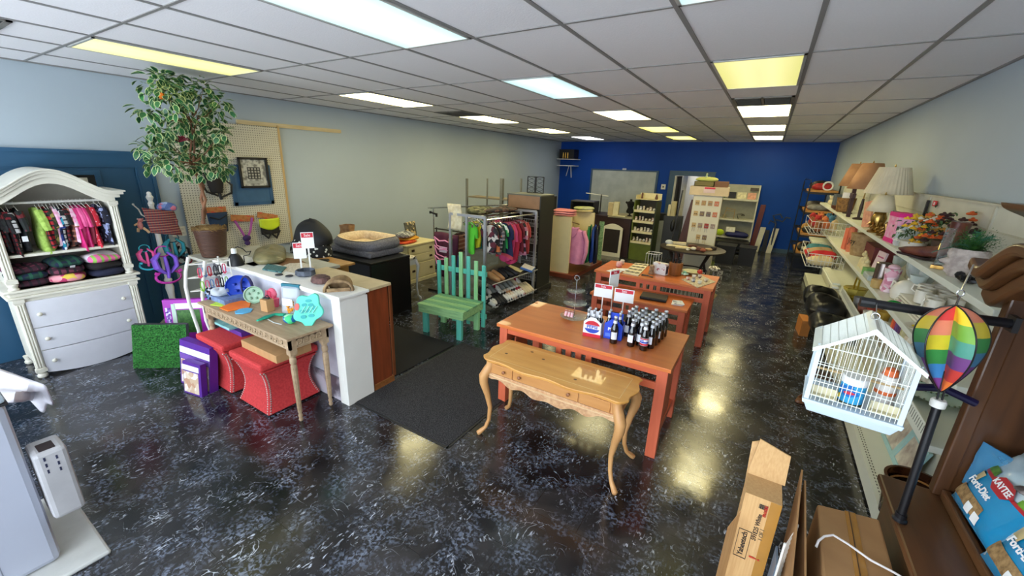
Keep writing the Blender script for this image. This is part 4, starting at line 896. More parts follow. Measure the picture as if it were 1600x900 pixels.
# ---- wooden desk top with puck, black dotted carrier, paper bag
t = thing('small_oak_desk','honey oak desk top edge behind the counter','desk',(-4.25,2.72,0)); O = t.location
OAK = wood('honey_oak',(196,150,84),(168,120,60),'X',.4)
MB(O).box(-4.75,-3.86,2.63,2.90,.925,.95).build('top',OAK,t,bevel=.004); MB(O).box(-4.70,-4.66,2.66,2.88,0,.925).build('side_panel',OAK,t); MB(O).box(-4.0,-3.96,2.66,2.88,0,.925).build('side_panel',OAK,t)
o = MB((-4.17,2.72,.951)).lathe([(.055,0),(.06,.008),(.055,.018),(.002,.02)],(-4.17,2.72,.951),20).build('black_puck',BLACK,smooth=True); tag(o,'small round black dish on the oak desk behind the counter','dish')
pc = at_z(497,408,.95); t = thing('polka_dot_pet_carrier','large black pet bag covered with white dots behind the sale signs','pet bag',(-4.62,2.86,.951))
SPT = spots('dot_cloth',(20,20,22),(225,225,215),22,.30)
m = MB(); m.grid(lambda u,v: ((.30 * cos(2 * pi * u) * (1 - .25 * v ** 3) * (max(.02,1 - v ** 3)) ** .4,.20 * sin(2 * pi * u) * (max(.02,1 - v ** 3)) ** .4,.24 * v)),28,10,cu=True); m.build('dotted_base',SPT,t,smooth=True)
m = MB(); m.grid(lambda u,v: ((.28 * cos(2 * pi * u) * (max(.0,cos(v * pi / 2)) ** .45 if v < 1 else 0) + .02 * sin(5 * v),.19 * sin(2 * pi * u) * (max(0,cos(v * pi / 2)) ** .45 if v < 1 else 0) + .03,.14 + .27 * v + .02 * sin(6 * u) * v)),28,16,cu=True); m.build('black_hood',mat('black_nylon',(20,20,23),.7,bump=.3,scale=6),t,smooth=True)
# ---- black desk with dog bed
bd = thing('black_desk','black wooden desk behind the counter carrying the dog bed','desk',(-4.6,3.7,0)); O = bd.location
BLKW = mat('black_desk_paint',(16,17,20),.35,var=.2)
MB(O).box(-5.25,-4.17,3.36,4.05,.765,.80).build('top',BLKW,bd,bevel=.004); MB(O).box(-4.21,-4.17,3.37,4.04,0,.765).build('side_panel',BLKW,bd); MB(O).box(-5.24,-5.20,3.37,4.04,0,.765).build('side_panel',BLKW,bd)
MB(O).box(-5.2,-4.21,3.40,3.43,.20,.765).build('modesty_panel',mat('grey_satin_panel',(74,80,92),.35),bd)
t = thing('dog_bed','grey bolstered dog bed with cream plush lining on the black desk','dog bed',(-4.78,3.82,.801))
GB = mat('grey_chenille',(128,126,130),.9,c2=(104,102,108),scale=50,bump=.3); CB = mat('cream_plush',(226,204,172),.95,c2=(206,182,148),scale=30,bump=.3)
MB().box(-.42,.42,-.31,.31,0,.09).build('base',GB,t,bevel=.03)
def sup(a_,rx,ry,p=5): c_,s_ = cos(a_),sin(a_); k = (abs(c_) ** p + abs(s_) ** p) ** (-1 / p); return rx * c_ * k,ry * s_ * k
m = MB(); pts = []
n = 40; vs = []; ri = []
def bol(u,v):
 a_ = 2 * pi * u; b2 = 2 * pi * v; low = 1 - .55 * max(0,cos((a_ + pi / 2))) ** 2
 r_ = .07; x,y = sup(a_,.37,.26); k = Vector((x,y,0)).normalized(); return (x + k.x * r_ * cos(b2),y + k.y * r_ * cos(b2),.10 + .06 * sin(b2) + .045 * low + (.035 * sin(b2) if sin(b2) > 0 else 0) * low)
m.grid(bol,40,12,cu=True); m.build('bolster',GB,t,smooth=True)
def bol2(u,v):
 a_ = 2 * pi * u; b2 = pi * (.42 + .75 * v); low = 1 - .55 * max(0,cos((a_ + pi / 2))) ** 2
 r_ = .074; x,y = sup(a_,.37,.26); k = Vector((x,y,0)).normalized(); return (x + k.x * r_ * cos(b2),y + k.y * r_ * cos(b2),.102 + .064 * sin(b2) + .045 * low + (.037 * sin(b2) if sin(b2) > 0 else 0) * low)
m = MB(); m.grid(bol2,40,8,cu=True); m.build('plush_lining',CB,t,smooth=True)
MB().box(-.31,.31,-.20,.20,.09,.135).build('cushion',CB,t,bevel=.02)
t = thing('brown_paper_bag','crumpled brown paper bag standing behind the dog bed against the wall','paper bag',(-5.62,4.12,.80));
m = MB(); m.grid(lambda u,v: (lambda x,y: (x * (1 - .1 * v),y * (1 - .35 * v) + .015 * sin(7 * v + 5 * u),.27 * v + .01 * sin(9 * u)))(*sup(2 * pi * u,.14,.09,6)),28,8,cu=True); m.build('paper',mat('brown_paper',(176,134,90),.85,c2=(140,100,62),scale=14,bump=.5),t,smooth=True,ang=25)
o = MB((-5.6,4.1,0)).box(-5.95,-5.30,3.7,4.3,0,.80).build('low_black_cabinet',BLKW,bevel=.004); tag(o,'black cabinet against the wall carrying the brown paper bag','cabinet')
# ---- cabriole vanity stool
def cabriole(m,foot,knee,top,r=.02):
 """S-curved leg: knee pushed out, ankle in, scroll foot"""
 m.tube([foot,foot + Vector((0,0,.015)),foot.lerp(knee,.18) + (knee - foot) * 0 + Vector((0,0,.0)),foot.lerp(knee,.5),knee,knee.lerp(top,.5),top],[r * .9,r * 1.05,r * .62,r * .8,r * 1.35,r * 1.5,r * 1.4],10)
sv = thing('vanity_stool','small white cabriole leg stool with black and cream patterned seat','stool',(-4.30,4.12,0),0)
O = sv.location; SX0,SX1,SY0,SY1 = -4.52,-4.40,3.95,4.38
SX0,SX1,SY0,SY1 = -4.76,-4.42,3.96,4.40
for x,y in ((SX0,SY0),(SX1,SY0),(SX0,SY1),(SX1,SY1)):
 dx = .03 if x == SX1 else -.03; dy = .03 if y == SY1 else -.03; m = MB(O)
 m.tube([(x + dx * 1.3,y + dy * 1.3,0),(x + dx * 1.4,y + dy * 1.4,.018),(x + dx * .6,y + dy * .6,.06),(x + dx * .2,y + dy * .2,.18),(x + dx * .5,y + dy * .5,.42),(x + dx * .9,y + dy * .9,.54),(x + dx * .2,y + dy * .2,.60),(x,y,.64)],[.016,.018,.012,.013,.019,.026,.026,.025],10)
 m.build('leg',WHITE,sv,smooth=True)
m = MB(O); m.box(SX0,SX1,SY0 - .01,SY0 + .01,.56,.64).box(SX0,SX1,SY1 - .01,SY1 + .01,.56,.64).box(SX0 - .01,SX0 + .01,SY0,SY1,.56,.64).box(SX1 - .01,SX1 + .01,SY0,SY1,.56,.64); m.build('apron',WHITE,sv,bevel=.004)
MB(O).box(SX0 - .02,SX1 + .02,SY0 - .02,SY1 + .02,.64,.69).build('seat',spots('leopard_cloth',(222,212,190),(40,30,26),22,.32),sv,bevel=.018)
# ---- cream chest of drawers against the wall
gd = thing('cream_chest_of_drawers','cream yellow three drawer chest with bronze pulls against the left wall','chest of drawers',(-5.35,5.2,0)); O = gd.location
CRY = mat('cream_yellow_paint',(228,216,168),.45,var=.05,scale=4); GX,GY0,GY1,GH = -5.08,4.86,5.56,.70
MB(O).box(-5.62,GX,GY0,GY1,.05,GH - .03).build('case',CRY,gd,bevel=.003); MB(O).box(-5.64,GX + .03,GY0 - .03,GY1 + .03,GH - .03,GH).build('top',CRY,gd,bevel=.008); MB(O).box(-5.64,GX + .02,GY0 - .02,GY1 + .02,0,.07).build('plinth',CRY,gd,bevel=.008)
for z0,z1 in ((.52,.65),(.37,.50),(.09,.345)):
 d = MB(O).box(GX,GX + .018,GY0 + .03,GY1 - .03,z0,z1).build('drawer',CRY,gd,bevel=.004)
 for y in (GY0 + .13,GY1 - .13):
  h = MB(O); h.box(GX + .018,GX + .022,y - .035,y + .035,(z0 + z1) / 2 - .02,(z0 + z1) / 2 + .02); h.tube([(GX + .022,y - .022,(z0 + z1) / 2 - .002),(GX + .038,y - .018,(z0 + z1) / 2 - .01),(GX + .038,y + .018,(z0 + z1) / 2 - .01),(GX + .022,y + .022,(z0 + z1) / 2 - .002)],.004,6)
  h.build('pull',mat('bronze',(70,52,38),.4,metal=.6),gd,bevel=.001).parent = d
m = MB(O)
for z in (.51,.36): m.box(GX,GX + .012,GY0 + .01,GY1 - .01,z - .008,z + .008)
m.build('rail',CRY,gd,bevel=.003)
folded('red quilted cloth at the base of the folded pile on the cream chest',(-5.28,5.0,.701),.34,.42,.05,mat('red_quilt',(190,40,30),.85,c2=(230,120,50),scale=14),.1,'folded blankets on the cream chest',cat='blanket',seed=51)
folded('mustard orange folded blanket in the folded pile',(-5.28,5.08,.745),.30,.36,.055,mat('mustard',(212,150,40),.85),0,'folded blankets on the cream chest',cat='blanket',seed=52)
folded('grey and white patterned cushion on top of the folded pile',(-5.30,5.03,.795),.30,.36,.09,patch('grey_pat',[(200,200,196),(120,120,122),(160,160,158),(90,92,96)],30),.2,'folded blankets on the cream chest',cat='cushion',name='patterned_cushion',seed=53)
t = thing('bird_print_pillow','square dark pillow with a pale bird print leaning upright on the cream chest','pillow',(-5.50,5.42,.701),.15)
m = MB(); m.grid(lambda u,v: (lambda x,z: (-.03 + .05 * (1 - (abs(x) / .16) ** 3) * (1 - (abs(z - .15) / .16) ** 3) - .12 * z,x,z * .97))((u - .5) * .30,v * .30),10,10); m.build('front',patch('bird_print',[(76,74,62),(100,96,80),(60,56,46),(196,176,130)],24),t,smooth=True,solid=.03)

# ================================================================ CENTRE
# ---- green pallet bench
bn = thing('green_slatted_bench','rustic green and teal painted picket bench standing beside the shoe rack','bench',(-3.15,3.75,0)); O = bn.location
GA = wood('mint_green_paint',(168,222,156),(132,198,136),'Z',.6,scale=10); GB_ = wood('teal_green_paint',(104,204,182),(72,170,150),'Z',.6,scale=10)
GC = wood('pale_green_board',(170,216,148),(124,176,118),'X',.6,scale=10); GD = wood('teal_board',(134,190,140),(86,146,108),'X',.6,scale=10)
FLb,FRb,BRb,BLb = Vector((-3.43,3.50,0)),Vector((-2.86,3.56,0)),Vector((-2.86,4.04,0)),Vector((-3.48,3.98,0))
ex = (FRb - FLb).normalized(); ey = Vector((-ex.y,ex.x,0)); SW = (FRb - FLb).length; ang = math.atan2(ex.y,ex.x)
def bx(m,x0,x1,y0,y1,z0,z1):
 c = FLb + ex * (x0 + x1) / 2 + ey * (y0 + y1) / 2; m.cb((c.x,c.y,(z0 + z1) / 2),(x1 - x0,y1 - y0,z1 - z0),rz=ang); return m
SHb = .385
for i in range(6):
 y0 = -.03 + i * .082; bx(MB(O),-.05,SW + .05,y0,y0 + .074,SHb - .022,SHb).build('seat_slat',[GC,GD][i % 2 if i != 2 else 0],bn,bevel=.003)
bx(MB(O),-.04,SW + .04,-.025,-.003,SHb - .11,SHb - .022).build('front_apron',GC,bn,bevel=.003)
for x in (-.04,SW + .018): bx(MB(O),x,x + .022,0,.46,SHb - .11,SHb - .022).build('side_apron',GC,bn,bevel=.003)
for x,y,mt in ((-.0,.0,GB_),(SW - .07,.0,GB_),(0,.38,GA),(SW - .055,.38,GA)): bx(MB(O),x,x + .07,y,y + .045,0,SHb - .022).build('leg',mt,bn,bevel=.003)
bx(MB(O),.0,SW,.40,.42,.10,.17).build('stretcher',GA,bn,bevel=.003)
hts = [.832,.879,.924,.982,.942,.894,.851]
for i,h in enumerate(hts):
 x = -.075 + i * (SW + .11) / 6; bx(MB(O),x - .024,x + .028,.465,.487,.02,h).build('back_picket',[GB_,GA][i % 2],bn,bevel=.003)
for z in (.13,.70): bx(MB(O),-.08,SW + .07,.487,.507,z,z + .065).build('back_rail',GB_,bn,bevel=.003)

# ---- floor mats
MATB = mat('black_loop_mat',(74,72,74),.95,c2=(16,16,18),scale=130,bump=.8,ramp=(.42,.66))
t = thing('floor_mat','large charcoal entrance mat beside the white end post','floor mat',(-2.26,2.7,0)); MB(t.location).box(-2.80,-1.735,1.99,3.50,.0008,.009).build('pile',MATB,t); m = MB(t.location); m.box(-2.815,-1.72,1.97,1.995,.0005,.005).box(-1.735,-1.715,1.97,3.52,.0005,.005).box(-2.82,-2.80,1.97,3.52,.0005,.005).box(-2.82,-1.715,3.5,3.52,.0005,.005); m.build('rubber_border',mat('rubber_border',(38,38,38),.6),t)
o = MB((-3.4,2.95,0)).box(-3.92,-2.86,2.50,3.42,.0008,.010).build('floor_mat',mat('black_smooth_mat',(24,24,26),.9,scale=120,bump=.4)); tag(o,'plain black floor mat behind the wooden cabinet toward the black desk','floor mat')

# ---- mission style tables
COR = wood('coral_cherry',(222,112,72),(202,94,58),'X',.42,scale=5,coat=.15); CORT = wood('cherry_top',(218,122,56),(200,104,44),'X',.38,scale=4,coat=.2); CORL = wood('coral_cherry_leg',(220,112,78),(200,94,62),'Z',.42,scale=5)
def mission(name,label,x0,x1,y0,y1,h,lw=.075,slats=True,low=False):
 t = thing(name,label,'table',((x0 + x1) / 2,(y0 + y1) / 2,0)); O = t.location
 MB(O).box(x0,x1,y0,y1,h - .03,h).build('tabletop',CORT,t,bevel=.003)
 i = .02; a = .012
 for x in (x0 + i,x1 - i - lw):
  for y in (y0 + i,y1 - i - lw): MB(O).box(x,x + lw,y,y + lw,0,h - .03).build('leg',CORL,t,bevel=.003)
 ap = .055
 for y in (y0 + i + .01,y1 - i - .035): MB(O).box(x0 + lw,x1 - lw,y,y + .022,h - .03 - ap,h - .03).build('apron',COR,t,bevel=.002)
 for x in (x0 + i + .01,x1 - i - .035): MB(O).box(x,x + .022,y0 + lw,y1 - lw,h - .03 - ap,h - .03).build('apron',COR,t,bevel=.002)
 for y in (y0 + i + .01,y1 - i - .035): MB(O).box(x0 + lw,x1 - lw,y,y + .022,h - .20,h - .145).build('lower_rail',COR,t,bevel=.002)
 if slats:
  for y in (y0 + i + .012,y1 - i - .033):
   for k in range(4):
    xx = (x0 + x1) / 2 - .165 + k * .085; MB(O).box(xx,xx + .045,y,y + .018,h - .145,h - .03 - ap).build('spindle',COR,t)
  for x in (x0 + i + .012,x1 - i - .04):
   MB(O).box(x,x + .022,y0 + lw,y1 - lw,h - .20,h - .145).build('lower_rail',COR,t,bevel=.002)
   MB(O).box(x,x + .022,y0 + lw,y1 - lw,.12,.18).build('stretcher',COR,t,bevel=.002)
   yc = (y0 + y1) / 2; MB(O).box(x,x + .016,yc - .11,yc + .11,.18,h - .20).build('side_panel',COR,t)
 return t
mission('cherry_mission_table','large coral cherry mission table carrying the cola bottles, nearest of the three',-1.80,-.35,2.73,3.47,.76)
mission('cherry_low_table','lower coral cherry table between the two tall ones, carrying a black folder',-1.66,-.53,4.60,5.12,.60,.07,True)
mission('cherry_mission_table','farther tall coral cherry mission table carrying a knife block and tea set',-1.81,-.35,5.10,5.81,.76)

# ---- carved pine console
PINE = wood('honey_pine',(228,168,88),(208,144,64),'X',.38,scale=4,coat=.3); PINED = wood('pine_leg',(216,164,106),(196,140,84),'Z',.42,scale=4)
cs = thing('carved_pine_console','honey pine console table with scalloped top, three drawers and cabriole legs','table',(-1.08,2.47,0)); O = cs.location
px0,px1,py0,py1,pz = -1.635,-.51,2.25,2.66,.68
def scal(x0,x1,y0,y1,k=0):
 W,D_ = x1 - x0,y1 - y0; P = []
 def pt(x,y): P.append((x,y))
 n = 60
 for i in range(n + 1):
  u = i / n; d = .022 * cos(2 * pi * (u * 2)) if .12 < u < .88 else .022 * cos(2 * pi * .24) + (.03 if False else 0)
  s_ = .028 * (math.sin(pi * u) ** .5) + (.012 * cos(6 * pi * u))
  e = 0.0
  if u < .07: e = -.0 + .05 * (1 - u / .07) ** 2
  if u > .93: e = .05 * (1 - (1 - u) / .07) ** 2
  pt(x0 + W * u,y0 - s_ + .02 + e)
 for i in range(1,24): u = i / 24; pt(x1 + .012 * sin(pi * u * 3) * -1 + .008 * sin(pi * u),y0 + .05 + (D_ - .08) * u)
 for i in range(n + 1):
  u = 1 - i / n; e = .03 * max(0,1 - min(u,1 - u) / .05) ** 2; pt(x0 + W * u,y1 - e)
 for i in range(1,24): u = 1 - i / 24; pt(x0 - .012 * sin(pi * u * 3) * -1 - .008 * sin(pi * u),y0 + .05 + (D_ - .08) * u)
 return P
MB(O).prism(scal(px0,px1,py0,py1),pz - .012,pz).build('tabletop',PINE,cs,bevel=.004)
MB(O).prism(scal(px0 + .012,px1 - .012,py0 + .012,py1 - .01),pz - .03,pz - .012).build('top_moulding',PINE,cs,bevel=.005)
m = MB(O)
cxm = (px0 + px1) / 2
for (xa,xb,ya,yb) in ((px0 + .06,px1 - .06,py0 + .05,py0 + .053),(px0 + .06,px1 - .06,py1 - .06,py1 - .057),(px0 + .06,px0 + .063,py0 + .05,py1 - .057),(px1 - .063,px1 - .06,py0 + .05,py1 - .057)): m.box(xa,xb,ya,yb,pz,pz + .0006)
m.build('inlay_line',mat('pale_inlay',(236,200,140),.4),cs)
m = MB(O)
for x,y in ((-1.5,2.42),(-1.22,2.50),(-.90,2.36),(-1.35,2.56)): m.lathe([(.010,0),(.0001,.0007)],(x,y,pz),10,sx=1.3)
m.build('knot',mat('pine_knot',(96,56,24),.5),cs)
ax0,ax1,ay0,ay1 = px0 + .06,px1 - .06,py0 + .045,py1 - .03
MB(O).box(ax0,ax1,ay0,ay1,pz - .125,pz - .03).build('drawer_case',PINED,cs)
for k,(u0,u1,kn) in enumerate(((.0,.20,[.13]),(.21,.74,[.27,.67]),(.75,.97,[]))):
 xa,xb = ax0 + .02 + (ax1 - ax0 - .04) * u0,ax0 + .02 + (ax1 - ax0 - .04) * u1
 d = MB(O).box(xa,xb,ay0 - .010,ay0,pz - .118,pz - .04).build('drawer',wood('pine_drawer',(206,148,88),(188,128,68),'X',.4),cs,bevel=.002)
 for q in kn:
  kx = ax0 + .02 + (ax1 - ax0 - .04) * q; MB(O).lathe([(.006,0),(.006,.008),(.012,.014),(.013,.02),(.002,.026)],(kx,ay0 - .010,pz - .078),12,ax=Matrix.Rotation(pi / 2,3,'X')).build('knob',mat('walnut_knob',(150,92,48),.4),cs,smooth=True).parent = d
# carved scalloped apron
n = 60; up_ = []; lo_ = []
for i in range(n + 1):
 u = i / n; x = ax0 + (ax1 - ax0) * u; up_.append((x,pz - .12))
 z = pz - .15 - .055 * (sin(pi * u) ** .6) - .014 * cos(10 * pi * u) + (.0 if abs(u - .5) > .08 else -.012 * cos(pi * (u - .5) / .16))
 lo_.append((x,z))
MB(O).prism(up_ + lo_[::-1],ay0 - .012,ay0 + .006,'Y').build('carved_apron',mat('pine_carved',(214,172,128),.5,c2=(188,138,96),scale=40,bump=.4),cs,bevel=.003)
m = MB(O); m.tube([(x,ay0 - .014,pz - .128 - .018 * sin(pi * i / n) ** .5) for i,(x,z) in enumerate(up_)],.006,6)
for i in range(0,100): x = ax0 + (ax1 - ax0) * (i + .5) / 100; m.ball((x,ay0 - .017,pz - .128 - .018 * sin(pi * (i + .5) / 100) ** .5),.0062,6)
m.build('bead_moulding',mat('pine_bead',(230,196,150),.5),cs)
MB(O).box(ax0 - .004,ax0 + .010,ay0,ay1,pz - .155,pz - .12).box(ax1 - .010,ax1 + .004,ay0,ay1,pz - .155,pz - .12).box(ax0,ax1,ay1 - .012,ay1,pz - .155,pz - .12).build('side_apron',PINED,cs)
for x,sx in ((ax0 + .02,-1),(ax1 - .02,1)):
 for y,sy in ((ay0 + .02,-1),(ay1 - .02,1)):
  m = MB(O); f = lambda a,z: (x + sx * a,y + sy * a * .8,z)
  m.tube([f(.075,0),f(.078,.012),f(.062,.03),f(.036,.06),(x + sx * .016,y + sy * .013,.13),(x + sx * .010,y + sy * .008,.24),f(.028,.36),f(.050,.46),f(.052,.52),f(.030,.57),f(.012,.61),f(.008,.65)],[.016,.021,.019,.015,.015,.018,.025,.034,.038,.036,.034,.034],12)
  m.build('leg',PINED,cs,smooth=True)

# ---- cola bottles, cartons, signs, tiered stand on the first table
Z = .7605
COLA = mat('dark_cola_glass',(18,8,8),.08,spec=.8,coat=.5,var=.3); CAP = mat('bottle_cap',(200,205,215),.3,metal=.4); LABW = mat('label_white',(232,234,240),.5,var=.03)
NECK = mat('bottle_neck_glass',(96,92,92),.1,spec=.8,coat=.4,c2=(150,150,150),scale=20)
LABB = mat('label_blue',(30,70,190),.45)
def bottle(p,label,kind=0,grp='cola bottles on the cherry table'):
 t = thing('cola_bottle',label,'bottle',p,random.uniform(-.4,.4),grp)
 MB().lathe([(.024,0),(.029,.004),(.030,.012),(.028,.05),(.030,.085),(.0305,.11),(.027,.135),(.019,.155),(.015,.17)],n=16).build('glass_body',COLA,t,smooth=True)
 MB().lathe([(.015,.17),(.0125,.19),(.0120,.205),(.0145,.207),(.0145,.212),(.013,.214)],n=14).build('neck',NECK,t,smooth=True)
 MB().lathe([(.0150,.211),(.0155,.216),(.014,.222),(.002,.224)],n=14).build('cap',CAP,t)
 MB().lathe([(.0162,.168),(.0140,.190)],n=14,cap=False).build('neck_label',LABW,t,smooth=True)
 if kind == 2:
  MB().lathe([(.0308,.045),(.0310,.105)],n=20,cap=False).build('label',LABW,t,smooth=True); MB().lathe([(.0314,.047),(.0314,.062)],n=20,cap=False).build('red_band',RED,t,smooth=True); MB().lathe([(.0314,.066),(.0314,.078)],n=20,cap=False).build('blue_band',LABB,t,smooth=True); MB().lathe([(.0314,.094),(.0314,.103)],n=20,cap=False).build('red_band',RED,t,smooth=True)
  text('lettering','PEPSI',.011,(0,-.0322,.086),(1,0,0),(0,0,1),LABB,t,bold=.0004)
 elif kind == 1:
  m = MB(); m.grid(lambda u,v: (.0312 * cos(-pi / 2 + (u - .5) * 1.5),.0312 * sin(-pi / 2 + (u - .5) * 1.5),.04 + .06 * v),8,1); m.build('label',LABW,t,smooth=True)
 return t
bz = {0: None,1: None,2: None}
spots_ = []
bx0,by0 = -.83,2.93
rows = [((-.83,2.93),1),((-.70,2.955),1),((-.60,2.94),2),((-.565,3.01),1)]
for i in range(4):
 for j in range(5):
  x = -.80 + .078 * i + .008 * j; y = 2.985 + .074 * j + .01 * i
  if x < -.765 and y < 3.10: continue
  if (x + .565) ** 2 + (y - 3.01) ** 2 < .004 or (x + .60) ** 2 + (y - 2.94) ** 2 < .004: continue
  rows.append(((x,y),0 if j % 2 else 1))
rows = [r_ for r_ in rows]
pos = []
names = []
for (x,y),k in rows:
 if any((x - a_) ** 2 + (y - b_) ** 2 < .0040 for a_,b_ in pos): continue
 pos.append((x,y)); i = len(pos)
 lb = {1: 'dark cola bottle standing frontmost at the left beside the blue carton',2: 'dark cola bottle frontmost in the middle of the cluster',3: 'cola bottle with a red, white and blue label at the right front'}.get(i)
 if not lb: lb = 'dark capped cola bottle within the loose cluster behind the front bottles'
 src = bz[k]
 if src is None or i < 5: q = bottle((x,y,Z),lb,k); bz[k] = q
 else: q = dup(src,(x,y,Z),random.uniform(-3,3) if k == 0 else random.uniform(-.5,.5),lb)
# six-pack cartons
def pack(p,rz,label,c1,kind):
 t = thing('bottle_carton',label,'bottle carton',p,rz); W,D_,h = .145,.105,.125
 th = .003; m = MB(); pk = mat('carton_%d' % kind,c1,.4,var=.04)
 for y in (-D_ / 2,D_ / 2 - th): m.prism([(-W / 2,0),(W / 2,0),(W / 2,h),(.0 + .02,h + .045),(-.02,h + .045),(-W / 2,h)],y,y + th,'Y')
 m.box(-W / 2,-W / 2 + th,-D_ / 2,D_ / 2,0,h).box(W / 2 - th,W / 2,-D_ / 2,D_ / 2,0,h).box(-W / 2,W / 2,-D_ / 2,D_ / 2,0,th); m.build('sleeve',pk,t)
 MB().box(-.06,.06,-.002,.002,h,h + .085).build('handle',pk,t)
 y = -D_ / 2 - .001
 if kind == 0:
  m = MB(); m.box(-W / 2,W / 2,y,y + .001,0,.03); m.build('red_base',RED,t)
  n = 24; cz = .088; R0 = .064
  m = MB(); m.prism([(R0 * cos(a_),cz + R0 * .82 * sin(a_)) for a_ in [pi * .08 + pi * .84 * i / n for i in range(n + 1)]],y - .001,y,'Y'); m.build('red_cap_shape',RED,t)
  m = MB(); m.prism([(R0 * cos(a_),cz + R0 * .82 * sin(a_)) for a_ in [-pi * .08 - pi * .84 * i / n for i in range(n + 1)]],y - .001,y,'Y'); m.build('blue_wave_shape',LABB,t)
  MB().box(-W / 2 + .004,W / 2 - .004,y - .002,y - .001,cz - .016,cz + .016).build('white_band',LABW,t)
  text('lettering','PEPSI',.036,(0,y - .0024,cz),(1,0,0),(0,0,1),LABB,t,bold=.001,sx=1.1)
 else:
  text('lettering','PEPSI',.034,(.0,y - .001,.085),(1,0,0),(0,0,1),LABW,t,bold=.0015,sx=1.1)
  MB().box(-.06,.0,y - .0008,y,.02,.05).build('pale_print',mat('blue_print',(90,130,230),.4),t)
 return t
pa = Vector((-1.02,2.985,Z)); pb = Vector((-.885,3.03,Z));
pack(pa,.12,'white, red and blue cola bottle carton on the left of the bottles',(236,236,240),0)
pack(pb + Vector((.02,.01,0)),.12,'blue cola bottle carton between the white one and the loose bottles',(30,74,214),1)
c_,s_ = cos(.12),sin(.12)
for q,(base,lb) in enumerate(((pa,'cola bottle seated in the white, red and blue carton'),(pb + Vector((.02,.01,0)),'cola bottle seated in the blue carton'))):
 for i in range(2 if q else 3):
  for j in range(2):
   if q == 1 and i == 1 and j == 0: pass
   dx,dy = -.045 + .045 * i * (1 if q == 0 else 1.9),-.024 + .048 * j
   w_ = (.018,.025)[0]
   x,y = base.x + dx * c_ - dy * s_,base.y + dx * s_ + dy * c_
   b = dup(bz[0] or bz[1],(x,y,Z + .004),random.uniform(-3,3),lb + (' in its rear row' if j else ' in its front row')); b.scale = (.72,.72,1)
# sale signs in the bottle cluster
def tsign(p,rz,label,w_=.16,h_=.11,base=.0):
 t = thing('sale_sign',label,'sign',p,rz,'sale signs by the cola bottles')
 MB().box(-.004,.004,-.002,.002,0,base).build('stem',WHITE,t); MB().box(-w_ / 2,w_ / 2,-.003,.003,base,base + h_).build('card',PAPER,t); MB().box(-w_ / 2 + .008,w_ / 2 - .008,-.0045,-.003,base + h_ - .036,base + h_ - .006).build('red_banner',RED,t)
 text('lettering','Sale',.028,(0,-.005,base + h_ - .021),(1,0,0),(0,0,1),PAPER,t)
 return t
q0 = at_y(937,480,3.42)
tsign((at_y(938,500,3.40).x,3.40,Z),.10,'white sale sign behind the cartons, the left of two facing the camera',.165,.12,.20)
tsign((at_y(969,505,3.40).x,3.42,Z),.10,'white sale sign behind the bottles, the right of two facing the camera',.17,.12,.185)
tsign((at_y(954,470,3.46).x,3.50,Z),1.15,'white sale card turned sideways behind the two facing signs',.12,.16,.28)
t = thing('tiered_glass_stand','three tier clear glass plate stand with chrome ring handle','cake stand',(-1.30,3.24,Z))
for z,r_ in ((.012,.125),(.135,.105),(.255,.08)): MB().lathe([(.01,z),(r_ * .8,z),(r_,z + .012),(r_,z + .016),(r_ * .8,z + .005),(.01,z + .005)],n=32).build('glass_plate',glass('plate_glass',(225,235,230),.05,-.12),t,smooth=True)
m = MB(); m.tube([(0,0,0),(0,0,.36)],.004,8); m.tube([(.022 * cos(a_),0,.382 + .022 * sin(a_)) for a_ in [2 * pi * i / 16 for i in range(17)]],.0035,6)
for z in (.012,.135,.255): m.lathe([(.014,0),(.014,.008),(.005,.012)],(0,0,z - .006),10)
m.build('centre_rod',CHROME,t,smooth=True)
for k in range(3):
 t = thing('pink_soap_bar','pink and white wrapped soap bar on the lowest plate, %s' % ('front one','middle one','rear one')[k],'soap',(-1.365 + .03 * k,3.20 - .0 * k,Z + .030 + .0),.4,'wrapped soaps on the glass stand')
 MB().cb((0,0,.022),(.022,.065,.042),ry=.15).build('bar',mat('pink_soap',(222,130,150),.5,c2=(240,224,226),scale=30,stretch=(3,1,1)),t,bevel=.004); MB().cb((0,0,.022),(.024,.022,.044),ry=.15).build('wrapper_band',mat('soap_band',(205,60,80),.5),t)
# ---- things on the low table
Z = .601
o = MB().cb((0,0,0),(.30,.23,.035)).build('black_folio',mat('black_leather',(18,18,20),.5),loc=(at_z(1025,466,Z).x - .02,4.83,Z + .018),rz=.1,bevel=.01); tag(o,'flat black folio lying on the low cherry table','folio')
t = thing('framed_paper_stack','small fanned stack of white leaflets on the low cherry table','leaflets',(at_z(1060,472,Z).x,4.80,Z),.1)
for k in range(4): MB().cb((.004 * k,-.004 * k,.001 + .006 * k),(.12 - .005 * k,.15,.005),rz=.08 * k).build('leaflet',[PAPER,mat('leaflet_print',(226,230,232),.6,c2=(90,110,130),scale=22,ramp=(.35,.5))][k == 3],t)
